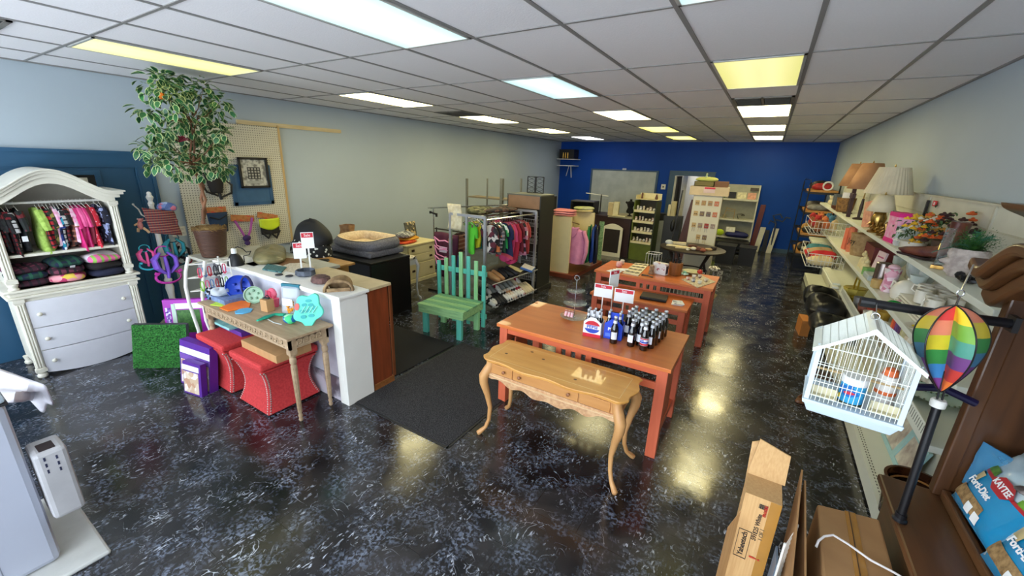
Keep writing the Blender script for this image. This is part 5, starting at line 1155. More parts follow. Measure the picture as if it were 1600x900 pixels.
# ---- things on the far cherry table
Z = .761
def f2(label,pts,th,mt,name,cat,z=Z): return flat(label,pts,th,mt,name,cat,.001,z)
t = thing('ring_display_board','cream display board with rows of metal brooches lying on the far table','jewellery display',at_z(992,425,Z)); b_ = t.location
C4 = [at_z(973,427,Z) - b_,at_z(997,432,Z) - b_,at_z(1014,414,Z) - b_,at_z(992,412,Z) - b_]
MB().prism([(p.x,p.y) for p in C4],0,.012).build('board',mat('cream_board',(228,214,180),.7),t,bevel=.002)
m = MB()
for i in range(4):
 for j in range(3):
  p = C4[0].lerp(C4[1],(j + .7) / 3.3).lerp(C4[3].lerp(C4[2],(j + .7) / 3.3),(i + .6) / 4.2); m.cb((p.x,p.y,.018),(.055,.012,.008),rz=.3 * j).ball((p.x,p.y,.018),.009,6)
m.build('brooch',mat('pewter',(110,106,96),.4,metal=.5),t)
for k in range(4):
 p = at_z(957 + 5 * k,425 - k,Z); o = MB().cb((0,0,.003 + .004 * k),(.16,.06,.004),rz=.3 * k - .4).build('white_envelope',PAPER,loc=p); tag(o,'white folded card, %s of four fanned at the left of the far table' % ('lowest','second','third','topmost')[k],'card','white cards on the far table')
p = at_z(967,417,Z); o = MB(p).lathe([(.03,0),(.04,.01),(.045,.05),(.035,.075),(.03,.07),(.002,.03)],p,18).build('coral_candle_holder',mat('coral_glaze',(220,120,110),.4,c2=(240,200,190),scale=20),smooth=True); tag(o,'small coral and white trinket cup at the left of the far table','cup')
p = at_z(972,413,Z); o = MB(p).lathe([(.02,0),(.03,.01),(.03,.06),(.026,.065),(.002,.06)],p,14).build('white_floral_cup',mat('floral_white',(222,220,212),.4,c2=(90,90,90),scale=40,ramp=(.3,.4)),smooth=True); tag(o,'small white patterned cup behind the coral cup','cup')
t = thing('printed_white_box','white box printed with red and blue flowers standing on the far table','box',at_z(1031,428,Z),-.25); MB().box(-.09,.09,-.04,.04,0,.15).build('carton',mat('floral_box',(232,228,226),.5,c2=(170,70,80),scale=18,ramp=(.36,.42)),t,bevel=.002); MB().box(.0901,.092,-.03,.03,.02,.12).build('side_print',mat('navy_print',(60,60,86),.5),t)
p = at_z(1017,428,Z); o = MB(p).lathe([(.03,0),(.035,.01),(.028,.07),(.03,.11),(.022,.12),(.002,.12)],p,14).build('tan_carved_vase',mat('tan_carved',(190,160,124),.7,c2=(110,84,60),scale=30),smooth=True); tag(o,'small tan carved vase beside the printed white box','vase')
t = thing('black_scissors_tool','small dark metal pliers lying in front of the display board','tool',at_z(1012,432,Z)); m = MB(); m.tube([(-.08,.03,.008),(0,0,.010),(.07,-.01,.008)],.006,6).tube([(-.08,-.01,.008),(0,0,.012),(.07,-.03,.008)],.006,6); m.build('handle',BLACK,t,smooth=True); MB().cb((0,0,.012),(.02,.02,.012)).build('joint',BLACK,t)
t = thing('knife_block','brown wooden knife block with black handled knives on the far table','knife block',at_z(1054,430,Z),.2)
MB().lathe([(.075,0),(.078,.006),(.085,.17),(.08,.172),(.075,.15),(.002,.15)],n=24,sy=.7).build('block',wood('block_walnut',(150,92,40),(112,64,26),'Z',.4),t,smooth=True)
for x,y,h in ((-.05,0,.29),(-.01,.02,.22),(.03,0,.24),(.05,.02,.21),(.02,-.02,.20)): MB().tube([(x * .8,y,.14),(x,y,h)],[.010,.012],8).build('knife_handle',BLACK,t)
t = thing('tea_set_tray','lace covered tray with small painted cups at the right of the far table','tray',at_z(1087,438,Z))
b_ = t.location; MB().prism([((at_z(*q,Z) - b_).x,(at_z(*q,Z) - b_).y) for q in ((1065,437),(1090,450),(1118,441),(1095,430))],0,.006).build('doily',mat('lace_tray',(226,214,190),.7,c2=(170,150,120),scale=50),t)
cc = [((1075,437),(200,80,70)),((1083,440),(90,100,140)),((1093,443),(220,220,210)),((1103,440),(160,130,90)),((1093,434),(120,70,90)),((1084,434),(230,210,200))]
for k,(q,c) in enumerate(cc):
 p = at_z(*q,Z + .006); o = MB(p).lathe([(.012,0),(.02,.006),(.027,.035),(.024,.035),(.002,.012)],p,14).build('small_cup',mat('cup_glaze_%d' % k,c,.35,c2=(240,236,224),scale=30),smooth=True); tag(o,'tiny painted %s cup on the lace tray' % ('red','slate blue','ivory','tan','plum','blush')[k],'cup','tiny cups on the lace tray')
p = at_z(1081,428,Z); o = MB(p).lathe([(.05,0),(.06,.004),(.12,.035),(.125,.04),(.115,.04),(.05,.01),(.002,.008)],p,28).build('shallow_bowl',mat('sage_bowl',(190,186,150),.4,c2=(150,146,110),scale=14),smooth=True); tag(o,'wide shallow sage bowl behind the tiny cups','bowl')
p = at_z(1093,428,Z + .03); o = MB(p).ball(p + Vector((0,0,.03)),.035,14,sq=(1,1,.8)).build('red_tomato_ornament',mat('tomato_red',(190,40,30),.4),smooth=True); tag(o,'round red tomato ornament sitting beside the sage bowl','ornament')
t = thing('mint_ceramic_flower','mint ceramic flower ornament at the left of the tea tray','ornament',at_z(1069,430,Z)); MB().ball((0,0,.03),.03,12).build('centre',mat('mint_glaze',(150,205,180),.35),t,smooth=True)
for k in range(5): MB().ball((.035 * cos(k * 1.257),.035 * sin(k * 1.257),.02),.020,10,sq=(1,1,.7)).build('petal',mat('mint_pale',(190,226,208),.35),t,smooth=True)

# ---- round glass topped metal table, jewellery tower
rt = thing('round_glass_table','dark round metal table with glass top piled with trinkets','table',(-1.0,7.85,0)); DB = mat('dark_bronze_metal',(50,38,34),.45,metal=.4)
MB().lathe([(.53,.715),(.55,.72),(.55,.745),(.53,.75)],n=40).build('rim',DB,rt,smooth=True); MB().lathe([(.002,.738),(.53,.738),(.53,.744),(.002,.744)],n=40).build('glass_top',glass('table_glass',(150,160,150),.05,.45),rt)
for k in range(4):
 a_ = pi / 4 + k * pi / 2; c_,s_ = cos(a_),sin(a_); MB().tube([(c_ * .42,s_ * .42,0),(c_ * .36,s_ * .36,.25),(c_ * .30,s_ * .30,.45),(c_ * .45,s_ * .45,.72)],[.03,.024,.024,.03],8).build('leg',DB,rt,smooth=True)
MB().tube([(.3 * cos(a_),.3 * sin(a_),.35) for a_ in [2 * pi * i / 24 for i in range(25)]],.012,6).build('ring_stretcher',DB,rt,smooth=True)
r = random.Random(17)
trk = [('cream folded runner',(-.25,-.10),'b',(.34,.10,.02),(228,214,180)),('pale carved wooden board',(-.12,-.22),'b',(.26,.09,.03),(214,196,150)),('dark wooden trinket box',(.02,-.12),'b',(.14,.09,.07),(86,48,36)),('brown leather box',(.16,-.20),'b',(.13,.09,.06),(104,62,44)),
       ('white ceramic pig',(.06,-.28),'s',(.04,),(222,214,196)),('clear crumpled bag',(-.40,-.02),'s',(.06,),(190,196,204)),('small tan dish',(.28,-.10),'c',(.06,.03),(180,150,110)),('dark round tin',(.34,.06),'c',(.05,.05),(60,50,44)),
       ('ivory candle',(-.02,-.34),'c',(.03,.05),(226,216,190)),('rust coloured pouch',(.22,-.32),'s',(.04,),(150,80,56)),('long cream box',(-.28,.12),'b',(.30,.08,.05),(220,206,176))]
for nm,(x,y),kd,d,c in trk:
 p = Vector((-1.0 + x,7.85 + y,.751)); mt = mat('trk_' + nm.replace(' ','_'),c,.55,var=.2,scale=20); m = MB(p)
 if kd == 'b': m.cb(p + Vector((0,0,d[2] / 2)),d,rz=r.uniform(-.5,.5)); o = m.build(nm.replace(' ','_'),mt,bevel=.006)
 elif kd == 's': m.ball(p + Vector((0,0,d[0] * .8)),d[0],12,sq=(1.2,.9,.8)); o = m.build(nm.replace(' ','_'),mt,smooth=True)
 else: m.lathe([(d[0] * .7,0),(d[0],.006),(d[0],d[1]),(d[0] * .9,d[1]),(.002,d[1] * .6)],p,18); o = m.build(nm.replace(' ','_'),mt,smooth=True)
 tag(o,nm + ' among the trinkets on the round glass table',nm.split()[-1])
jt = thing('jewellery_tower','tall cream pegboard tower hung with rows of carded earrings','display tower',(-.96,8.62,0),.05)
W = .24
for s_ in (-1,1): MB().box(-W,W,s_ * .12 - .004,s_ * .12 + .004,.06,1.64).build('face_panel',PEG,jt)
for x in (-W,W): MB().box(x - .006,x + .006,-.12,.12,.06,1.64).build('side_panel',mat('cream_side',(196,184,156),.6),jt)
MB().box(-.30,.30,-.2,.2,0,.06).build('base',mat('dark_base',(60,44,36),.5),jt)
MB().box(-.33,.33,-.16,.16,1.64,1.80).build('top_tray',mat('beige_tray',(214,190,150),.55),jt,bevel=.004)
MB().box(-.09,.10,-.165,-.16,1.69,1.79).build('tray_card',mat('pink_card',(226,196,190),.5),jt); MB().box(-.08,.10,-.168,-.165,1.76,1.79).build('red_banner',RED,jt)
r = random.Random(23); kk = 0
for j,z in enumerate((1.50,1.30,1.08,.86,.66)):
 for i in range(4):
  if j == 3 and i in (0,3) or j == 4 and i in (1,2): continue
  x = -.165 + i * .11; c = [(176,140,100),(150,130,120),(190,160,110),(120,100,90),(196,120,90),(160,60,50)][r.randrange(6)]
  wp = jt.matrix_basis @ Vector((x,-.128,z)); t = thing('carded_earrings','earrings on a small brown card, row %d from the top, number %d from the left' % (j + 1,i + 1) ,'earrings',wp,.05,'carded jewellery on the tower'); kk += 1
  MB().box(-.038,.038,-.004,0,-.045,.045).build('card',mat('ecard_%d' % (c[0]),c,.6),t); m = MB()
  for q in (-1,1): m.ball((q * .014,-.008,-.005),.010,6)
  if j >= 2:
   for q in (-1,1): m.tube([(q * .016,-.006,-.04),(q * .02,-.006,-.12)],.003,4)
  m.build('pendant',mat('bead_%d' % (kk % 4),[(210,205,200),(90,60,50),(196,170,90),(120,140,150)][kk % 4],.3,metal=.3),t)
t = thing('open_wooden_crate','open olive wooden crate on top of the jewellery tower','crate',(-1.06,8.62,1.801)); OL = wood('olive_crate',(130,116,50),(96,84,36),'X',.6); MB().box(-.17,.17,-.11,.11,0,.012).box(-.17,.17,-.11,-.10,0,.09).box(-.17,.17,.10,.11,0,.09).box(-.17,-.16,-.11,.11,0,.09).box(.16,.17,-.11,.11,0,.09).build('box',OL,t)
o = MB((-.83,8.62,1.8)).box(-.88,-.66,8.50,8.70,1.801,1.90).build('brown_shoe_box',mat('brown_carton',(120,80,44),.6),bevel=.003); tag(o,'brown carton on top of the jewellery tower beside the crate','box')
o = folded('pale yellow green cloth hat resting on the crate',(-1.03,8.6,1.892),.38,.26,.07,mat('chartreuse',(196,200,110),.8),0,name='yellow_cloth_hat',cat='hat',seed=61)
p = (-1.05,8.62,1.955); t = thing('small_figurine','small pale green figurine on the yellow cloth hat','figurine',p); MB().lathe([(.02,0),(.025,.01),(.015,.04),(.018,.05)],n=10).build('body',mat('pale_jade',(170,186,150),.5),t,smooth=True); MB().ball((0,0,.065),.018,10).build('head',mat('pale_jade',(170,186,150),.5),t,smooth=True)

# ================================================================ RACKS AND BACK OF THE SHOP
SIL = mat('silver_frame',(176,178,184),.35,metal=.5)
gr = thing('clothes_and_shoe_rack','silver framed rack with hanging rods above two slanted shoe shelves beside the bench','clothes rack',(-3.45,5.15,0)); O = gr.location
for y in (4.57,5.78):
 xs = (-3.86,-3.56,-3.24) if y < 5 else (-3.66,-3.38,-3.10)
 for x in xs: MB(O).box(x - .018,x + .018,y - .018,y + .018,0,1.37).build('post',SIL,gr)
 m = MB(O).box(xs[0],xs[2],y - .016,y + .016,1.35,1.385).box(xs[0],xs[2],y - .012,y + .012,.05,.08); m.build('end_rail',SIL,gr)
for x0,x1,z in ((-3.24,-3.12,1.33),(-3.56,-3.40,1.33)):
 MB(O).tube([(x0,4.57,z),(x1,5.78,z)],.014,10).build('hanging_rod',CHROME,gr,smooth=True)
for z,zb,nm in ((.42,.52,'upper'),(.08,.22,'lower')):
 m = MB(O); m.hexa([(-3.10,4.57,z),(-3.02,5.72,z),(-3.50,5.72,zb),(-3.54,4.57,zb)],[(-3.10,4.57,z + .012),(-3.02,5.72,z + .012),(-3.50,5.72,zb + .012),(-3.54,4.57,zb + .012)]); m.build('shelf',mat('dark_rack_shelf',(54,48,44),.6),gr)
 MB(O).tube([(-3.09,4.56,z + .015),(-3.01,5.74,z + .015)],.009,8).build('shelf_lip',SIL,gr)
# hanging dog clothes on the rack (front rod)
G2 = [('black and maroon',patch('g_bm',[(26,24,30),(90,26,40),(40,36,40),(200,190,180)],18),.42),('orange trimmed black',patch('g_ob',[(30,26,28),(200,110,60),(40,34,34)],14),.40),('grey check',plaid('g_gc',(90,86,88),(40,40,44),(150,140,140),18,18,axes='YZ'),.46),
      ('dark green',mat('g_dg',(30,70,50),.8),.44),('bright green and white',patch('g_gw',[(40,160,80),(30,140,70),(225,235,225)],8),.38),('navy',mat('g_navy',(28,36,76),.8),.50),('coral pink',mat('g_coral',(226,84,96),.8),.55),
      ('pink',mat('g_pk',(214,70,120),.8),.60),('crimson',mat('g_cr',(180,30,60),.7),.62),('hot pink',mat('g_hp',(220,50,110),.6),.66),('dark red',mat('g_dr',(110,20,36),.8),.50),('black and white chequered',plaid('g_ch',(30,28,32),(214,206,206),(190,120,140),8,8,axes='YZ',duty=.45),.58),
      ('salmon',mat('g_sal',(206,100,100),.8),.55),('brick red',mat('g_br',(170,60,56),.8),.54)]
for i in range(14):
 nm,mt,hg = G2[i]; u = (i + .6) / 15; y = 4.62 + .86 * u; x = -3.235 + .09 * u
 garment('dog_garment','%s dog outfit on the front rod of the silver rack, %s' % (nm,['nearest the camera','second','third','fourth','fifth','sixth','seventh','eighth','ninth','tenth','eleventh','twelfth','thirteenth','at the far end'][i]),(x,y,1.295),.27 + .03 * (i % 3),hg - .04,.075,mt,'dog outfits on the front rod',hang=CHROME,rz=pi / 2 + rnd(-.35,.1),seed=100 + i)
G3 = [('lime green',mat('g_lime',(90,200,50),.8),.46),('yellow',mat('g_yel',(226,216,40),.8),.40),('teal',mat('g_teal',(30,110,110),.8),.42),('purple',mat('g_pur',(90,50,120),.8),.42),('orange',mat('g_or',(226,90,60),.8),.40),('bright pink',mat('g_bp',(240,100,160),.7),.50),('dark plum',mat('g_pl',(60,26,46),.8),.55),('maroon',mat('g_mar',(96,22,40),.8),.5)]
for i in range(8):
 nm,mt,hg = G3[i]; y = 4.66 + .12 * i
 garment('dog_garment','%s dog outfit on the rear rod of the silver rack' % nm,(-3.55 + .012 * i,y,1.295),.24,hg - .03,.07,mt,'dog outfits on the rear rod',hang=CHROME,rz=pi / 2 + rnd(-.9,-.3),seed=130 + i)
# bare chrome hangers
m0 = None
for i in range(14):
 p = (-3.56 + .01 * i,4.60 + .035 * i,1.33)
 if m0 is None:
  m = MB(); m.tube([(0,0,-.02),(0,0,.0),(0,.01,.018),(0,0,.03),(0,-.012,.02)],.003,5).tube([(0,-.14,-.085),(0,0,-.02),(0,.14,-.085)],.0035,5).tube([(0,-.14,-.085),(0,.14,-.085)],.003,5)
  for s_ in (-1,1): m.box(-.005,.005,s_ * .11 - .012,s_ * .11 + .012,-.12,-.085)
  m0 = m.build('wire_hanger',CHROME,loc=p,rz=1.2); tag(m0,'bare chrome clip hanger on the rear rod of the silver rack','hanger','bare chrome hangers')
 else: dup(m0,p,1.2 + rnd(-.5,.5))
# plum and white patterned garments at the left of the rack
rk = thing('low_garment_rail','dark garment rail behind the bench holding the plum and pink patterned coat','garment rail',(-4.25,5.0,0)); O = rk.location
MB(O).tube([(-4.55,5.0,1.03),(-3.95,5.0,1.03)],.012,8).build('rail',DARKM,rk); MB(O).tube([(-4.52,5.0,0),(-4.52,5.0,1.05)],.012,8).build('post',DARKM,rk); MB(O).box(-4.6,-3.9,4.85,5.15,0,.03).build('base',DARKM,rk)
PLM = mat('plum_cloth',(82,26,52),.8); WP = mat('pink_piping',(235,150,190),.7)
t = thing('patterned_dog_coat','large plum dog coat with pink and white swirling trim hung behind the bench','dog coat',(-4.2,4.93,1.02))
m = MB(); m.grid(lambda u,v: ((u - .5) * .50 * (1 - .3 * v * v) + .0,-.05 + .05 * sin(6 * u) - .03 * v,-.02 - .72 * v),14,12); m.build('cloth',PLM,t,smooth=True,solid=.06)
m = MB()
for k,z in enumerate((-.12,-.26,-.42)):
 m.tube([(-.22,-.10,z + .03),(-.1,-.12,z - .02),(.02,-.12,z),(.12,-.12,z - .03),(.22,-.10,z + .04)],.012,6).tube([(-.22,-.10,z + .03),(-.16,-.11,z - .10),(.0,-.12,z - .13),(.16,-.11,z - .09),(.22,-.10,z + .04)],.010,6)
m.build('pink_trim',WP,t,smooth=True)
MB().cb((.0,-.115,-.27),(.2,.01,.09)).build('white_panel',mat('pale_lilac_cloth',(220,200,215),.8),t)
garment('dog_garment','brown and tan check shirt at the top left of the plum coat',(-4.05,4.98,1.04),.40,.3,.08,plaid('tan_check',(150,96,70),(60,40,40),(190,150,120),16,16,axes='XZ'),'garments on the low rail',hang=DARKM,rz=0,seed=150)
# chrome T rail behind with towel
cr2 = thing('chrome_garment_rail','long chrome garment rail behind the silver rack with a black adjusting clamp','garment rail',(-5.0,6.35,0)); O = cr2.location
L0,L1 = at_y(669,325,6.1),at_y(800,320,6.3)
MB(O).tube([(L0.x,6.1,L0.z),(L1.x,6.3,L1.z)],.013,8).build('top_rail',CHROME,cr2,smooth=True)
pp = at_y(677,325,6.1); MB(O).tube([(pp.x,6.1,0),(pp.x,6.1,pp.z)],.014,8).build('post',CHROME,cr2); MB(O).tube([(L1.x,6.3,0),(L1.x,6.3,L1.z)],.014,8).build('post',CHROME,cr2); MB(O).box(pp.x - .2,pp.x + .2,6.07,6.13,0,.04).build('foot',DARKM,cr2)
MB(O).cb((pp.x,6.1,pp.z - .10),(.16,.03,.03),ry=.2).cb((pp.x + .08,6.1,pp.z - .13),(.03,.03,.07)).cb((pp.x - .08,6.1,pp.z - .09),(.03,.03,.05)).build('clamp',BLACK,cr2)
t = thing('cream_towel','cream towel draped over the left end of the silver rack top rail','towel',(-3.78,4.58,1.39)); m = MB()
m.grid(lambda u,v: ((u - .5) * .24 + .05 * max(0,v - .5),-.035 + .07 * v if .45 < v < .55 else (-.04 if v < .5 else .05),.12 * 0 + (-.20 * (1 - v / .5) + .02 if v < .5 else .0 + .22 * (v - .5))),8,12)
m = MB(); m.grid(lambda u,v: ((u - .5) * .24 + .02 * sin(4 * v),-.03 + .01 * sin(9 * u) + .02 * v,-.24 + .36 * v),10,10); m.build('cloth',mat('cream_towel',(222,212,180),.95,c2=(200,186,150),scale=20),t,smooth=True,solid=.012)
o = folded('pale camouflage bundle of shirts laid over the rail behind the towel',(-3.85,5.3,1.30),.35,.5,.12,patch('camo2',[(120,120,84),(90,92,64),(150,146,110),(70,72,50)],18),.2,name='shirt_bundle',cat='clothes',seed=160)
o = folded('dark bundle of hangers and tops on the middle of the rack',(-3.42,5.25,1.385),.30,.7,.06,patch('dark_bun',[(60,44,40),(36,30,30),(110,80,70),(90,60,50)],20),0,name='dark_top_bundle',cat='clothes',seed=161)
t = thing('blue_plastic_jug','blue plastic jug on the floor behind the cream chest','jug',at_z(690,420,.0) * 0 + Vector((-5.05,6.0,0))); MB().lathe([(.13,0),(.15,.03),(.15,.30),(.10,.40),(.05,.43),(.05,.47),(.002,.47)],n=20).build('body',mat('jug_blue',(30,90,170),.35),t,smooth=True); MB().tube([(.05,0,.42),(.13,0,.42),(.13,0,.30)],.015,8).build('handle',mat('jug_blue',(30,90,170),.35),t,smooth=True)

# ---- shoes
def shoe(p,rz,label,mt,sole,grp,s=1.,hi=0.):
 t = thing('shoe',label,'shoe',p,rz,grp)
 def fn(u,v):                                            # x along the shoe (toe +x)
  x = -.12 + .25 * v; w_ = .042 * (sin(pi * min(.98,max(.04,v * .94 + .05))) ** .35) * (1 - .15 * cos(2 * pi * v)); h = .035 + (.055 + hi) * (1 - v) ** 1.2 * (1 if v > .02 else .6) + .012 * sin(pi * v)
  a_ = pi * u; return (x * s,-w_ * cos(a_) * s,(.018 + h * sin(a_) ** .6) * s)
 m = MB(); m.grid(fn,10,12); m.build('upper',mt,t,smooth=True,solid=.004)
 m = MB(); n = 20; poly = [(s * (.005 + .13 * cos(2 * pi * i / n)),s * .042 * sin(2 * pi * i / n) * (1 + .2 * cos(2 * pi * i / n))) for i in range(n)]; m.prism(poly,0,.022 * s,'Z'); m.build('sole',sole,t,bevel=.003)
 m = MB()
 for k in range(4): m.tube([((.0 + .022 * k) * s,-.022 * s,(.075 - .007 * k) * s),((.01 + .022 * k) * s,0,(.088 - .009 * k) * s),((.0 + .022 * k) * s,.022 * s,(.075 - .007 * k) * s)],.0035,4)
 m.build('laces',sole,t); return t
SW_ = mat('sole_white',(226,222,214),.5)
SHO = [('white and black',patch('sh1',[(226,224,222),(30,30,34),(236,234,230)],26)),('white and tan',patch('sh2',[(230,220,206),(196,140,100),(240,236,230)],24)),('white and crimson',patch('sh3',[(232,230,228),(170,30,60),(240,238,236)],24)),('grey mesh',mat('sh4',(150,156,152),.8)),('cream',mat('sh5',(222,206,172),.7)),('black',mat('sh6',(24,24,30),.6))]
seq = [0,0,5,5,5,0,0,1,1,0,0,2,2,4,4,4,4]
for i,k in enumerate(seq):
 y = 4.63 + .063 * i; x0 = -3.19 + .07 * (y - 4.57)
 z = .105; t = shoe((x0,y,z),rnd(-.25,.05),'%s sneaker, %s from the near end, lower rack shelf, front row' % (SHO[k][0],ORD[i]),SHO[k][1],SW_ if k != 5 else BLACK,'shoes on the lower rack shelf',.92)
 t.rotation_euler.y = .28
for i,k in enumerate([5,0,3,2,3,3,3,4,2]):
 y = 4.72 + .11 * i; x0 = -3.40 + .07 * (y - 4.57); t = shoe((x0,y,.178),rnd(-.3,.1),'%s shoe, %s from the near end, lower rack shelf, back row' % (SHO[k][0],ORD[i]),SHO[k][1],SW_,'shoes on the lower rack shelf',.95,.02); t.rotation_euler.y = .28
for i,(k,y) in enumerate(((1,4.74),(1,4.84),(5,4.96),(5,5.06),(5,5.18))):
 t = shoe((-3.22 + .07 * (y - 4.57),y,.455),rnd(-.3,.2),'%s shoe on the upper rack shelf, number %d from the near end' % (('tan strapped','black')[k == 5],i + 1),[mat('sh7',(190,140,90),.6),SHO[5][1]][k == 5],[mat('sole_tan',(150,100,60),.6),BLACK][k == 5],'shoes on the upper rack shelf',.95); t.rotation_euler.y = .22
t = thing('picture_book','open white and blue picture book lying at the far end of the upper rack shelf','book',(-3.10,5.58,.46),.3); MB().cb((0,0,.02),(.2,.26,.03),ry=.25).build('cover',mat('book_blue',(70,120,190),.4),t); MB().cb((.005,0,.037),(.18,.24,.006),ry=.25).build('page',mat('book_page',(226,222,224),.5,c2=(190,60,60),scale=14,ramp=(.32,.38)),t)
o = MB().cb((0,0,0),(.24,.16,.006),ry=.23).build('cream_card_sign',mat('cream_card2',(216,204,160),.6),loc=(-3.22,5.38,.488),rz=.2); tag(o,'cream rectangular card beside the picture book on the upper shelf','card')

# ---- black cabinet with wire baskets
bk = thing('black_basket_cabinet','tall black cabinet with brown header and white wire baskets behind the silver rack','cabinet',(-3.4,6.12,0)); O = bk.location
BKC = mat('olive_black_laminate',(34,34,28),.5); BAND = mat('brown_header',(150,112,78),.5)
MB(O).box(-3.105,-3.085,5.88,6.36,0,1.595).build('side_panel',BKC,bk); MB(O).box(-3.72,-3.70,5.88,6.36,0,1.595).build('side_panel',BKC,bk); MB(O).box(-3.70,-3.105,6.34,6.36,0,1.595).build('back_panel',mat('cab_inside',(60,50,42),.6),bk); MB(O).box(-3.72,-3.085,5.87,6.37,1.595,1.615).build('top',mat('cab_top',(96,100,92),.5),bk)
MB(O).box(-3.70,-3.105,5.88,5.90,1.39,1.595).build('header',BAND,bk); MB(O).box(-3.74,-3.05,5.87,6.38,0,.06).build('plinth',BKC,bk)
for z in (.18,.46,.82,1.10):
 m = MB(O); x0,x1,y0,y1 = -3.68,-3.13,5.90,6.3
 for zz in (z,z + .06,z + .12): m.tube([(x0,y0,zz),(x1,y0,zz),(x1,y1,zz),(x0,y1,zz),(x0,y0,zz)],.004,5)
 for i in range(14): x = x0 + (x1 - x0) * i / 13; m.tube([(x,y0,z + .12),(x,y0,z),(x,y1,z)],.0028,4)
 m.build('wire_basket',mat('white_wire',(214,214,208),.4),bk)
# tall post rack behind, lattice panel
pr = thing('grey_post_rack','grey rack frame with four tall square posts against the left wall behind the clothes','rack',(-4.8,7.0,0)); O = pr.location; GP = mat('grey_post',(128,128,118),.5,metal=.3)
for px,w_ in ((730,.02),(762,.012),(785,.03),(815,.014)):
 q = at_y(px,279,7.0); MB(O).box(q.x - w_,q.x + w_,6.99 - w_,6.99 + w_,0,q.z).build('post',GP,pr)
q0,q1 = at_y(733,306,7.0),at_y(815,301,7.0); MB(O).box(q0.x,q1.x,6.97,7.3,q0.z - .03,q0.z).build('shelf',mat('brown_grey_shelf',(130,118,96),.6),pr); MB(O).box(q0.x,q1.x,6.97,7.3,.6,.63).build('shelf',GP,pr)
t = thing('iron_lattice_panel','black wrought iron diamond lattice panel standing on the black cabinet','iron panel',(-3.45,6.30,1.616)); a0,a1 = at_y(825,277,6.3).x + 3.45,at_y(850,277,6.3).x + 3.45
m = MB(); h = .27
for x in (a0,(a0 + a1) / 2 - .01,(a0 + a1) / 2 + .01,a1): m.box(x - .007,x + .007,-.007,.007,0,h)
for z in (0.005,h): m.box(a0,a1,-.007,.007,z - .006,z + .006)
m.build('frame',BLACK,t); m = MB(); n = 5
for half in (0,1):
 b0 = a0 + half * (a1 - a0) / 2; b1 = b0 + (a1 - a0) / 2; W_ = b1 - b0
 for i in range(4):
  z0 = h * i / 4; z1 = h * (i + 1) / 4; m.tube([(b0,0,z0),(b1,0,z1)],.004,4).tube([(b1,0,z0),(b0,0,z1)],.004,4)
m.build('diamond_bars',BLACK,t)
# ---- cream merchandiser with hoodies
cu = thing('cream_clothes_merchandiser','cream panelled clothes merchandiser on a brown plinth holding the hoodies','merchandiser',(-3.2,7.6,0)); O = cu.location
CP = mat('cream_laminate',(222,206,158),.45,var=.04); BP = wood('red_brown_plinth',(128,60,36),(92,40,24),'X',.4)
MB(O).box(-3.46,-3.04,7.06,7.10,.085,1.165).build('front_panel',CP,cu); MB(O).box(-3.46,-3.43,7.10,8.25,.085,1.16).build('core_panel',CP,cu); MB(O).box(-3.40,-2.93,7.95,7.99,.085,1.19).build('front_panel',CP,cu)
MB(O).box(-3.50,-2.89,6.98,8.6,0,.085).build('plinth',BP,cu,bevel=.004); MB(O).tube([(-3.43,7.5,1.06),(-2.98,7.3,1.02)],.010,8).build('arm',CHROME,cu)
def hoodie(p,rz,label,mt,hood=True):
 t = thing('hooded_sweatshirt',label,'sweatshirt',p,rz,'sweatshirts on the cream merchandiser'); m = MB()
 def fn(u,v):
  a_ = 2 * pi * u; sh = min(1,(v / .12)) ** .5 if v > 0 else .05; w_ = .25 * (.3 + .7 * sh); d = .05 + .05 * v; return (w_ * cos(a_) * (1 - .04 * sin(5 * v)),d * sin(a_) * (1 + .35 * v * sin(5 * a_)),-.05 - .68 * v - .0)
 m.grid(fn,30,14,cu=True); m.build('body',mt,t,smooth=True,ang=80)
 for s_ in (-1,1): MB().tube([(s_ * .20,0,-.09),(s_ * .28,-.02,-.28),(s_ * .29,-.05,-.48),(s_ * .26,-.06,-.64),(s_ * .25,-.06,-.70)],[.06,.065,.058,.05,.035],10,sq=.7).build('sleeve',mt,t,smooth=True)
 m = MB(); m.grid(lambda u,v: (.13 * cos(pi * u) * (1 - .3 * v),-.06 - .06 * sin(pi * u) * (1 - v * .3) ,-.02 - .16 * v * sin(pi * u) - .03 * v),14,8); m.build('hood',mt,t,smooth=True,solid=.02)
 t.scale = (1,1 if rz < 1 else .42,1); MB().tube([(0,0,-.03),(0,0,.02),(0,.015,.04),(0,.0,.05)],.004,5).tube([(-.2,0,-.09),(0,0,-.03),(.2,0,-.09)],.006,5).build('hanger',CHROME,t)
hoodie((-3.08,7.28,.99),.15,'pale pink hooded sweatshirt hanging at the front of the cream merchandiser',mat('pale_pink',(226,150,186),.9,c2=(206,130,166),scale=6))
hoodie((-2.90,7.64,1.00),1.9,'bright green sweatshirt hanging behind the pink one',mat('kelly_green',(20,120,70),.9))
hoodie((-2.83,7.70,1.00),1.9,'royal blue sweatshirt hanging behind the green one',mat('cobalt',(26,60,140),.9))
hoodie((-2.77,7.76,.98),1.9,'dark navy sweatshirt last in the row on the merchandiser',mat('dark_navy',(24,28,50),.9))
for k in range(3): folded(('lowest','middle','topmost')[k] + ' folded pink sweater in the pile on the left of the merchandiser',(-3.25,7.22,1.166 + .04 * k),.42,.34,.045,mat('pink_knit_%d' % k,[(214,140,140),(226,150,160),(206,126,130)][k],.9),.1,'folded pink sweaters',cat='sweater',name='folded_sweater',seed=170 + k)
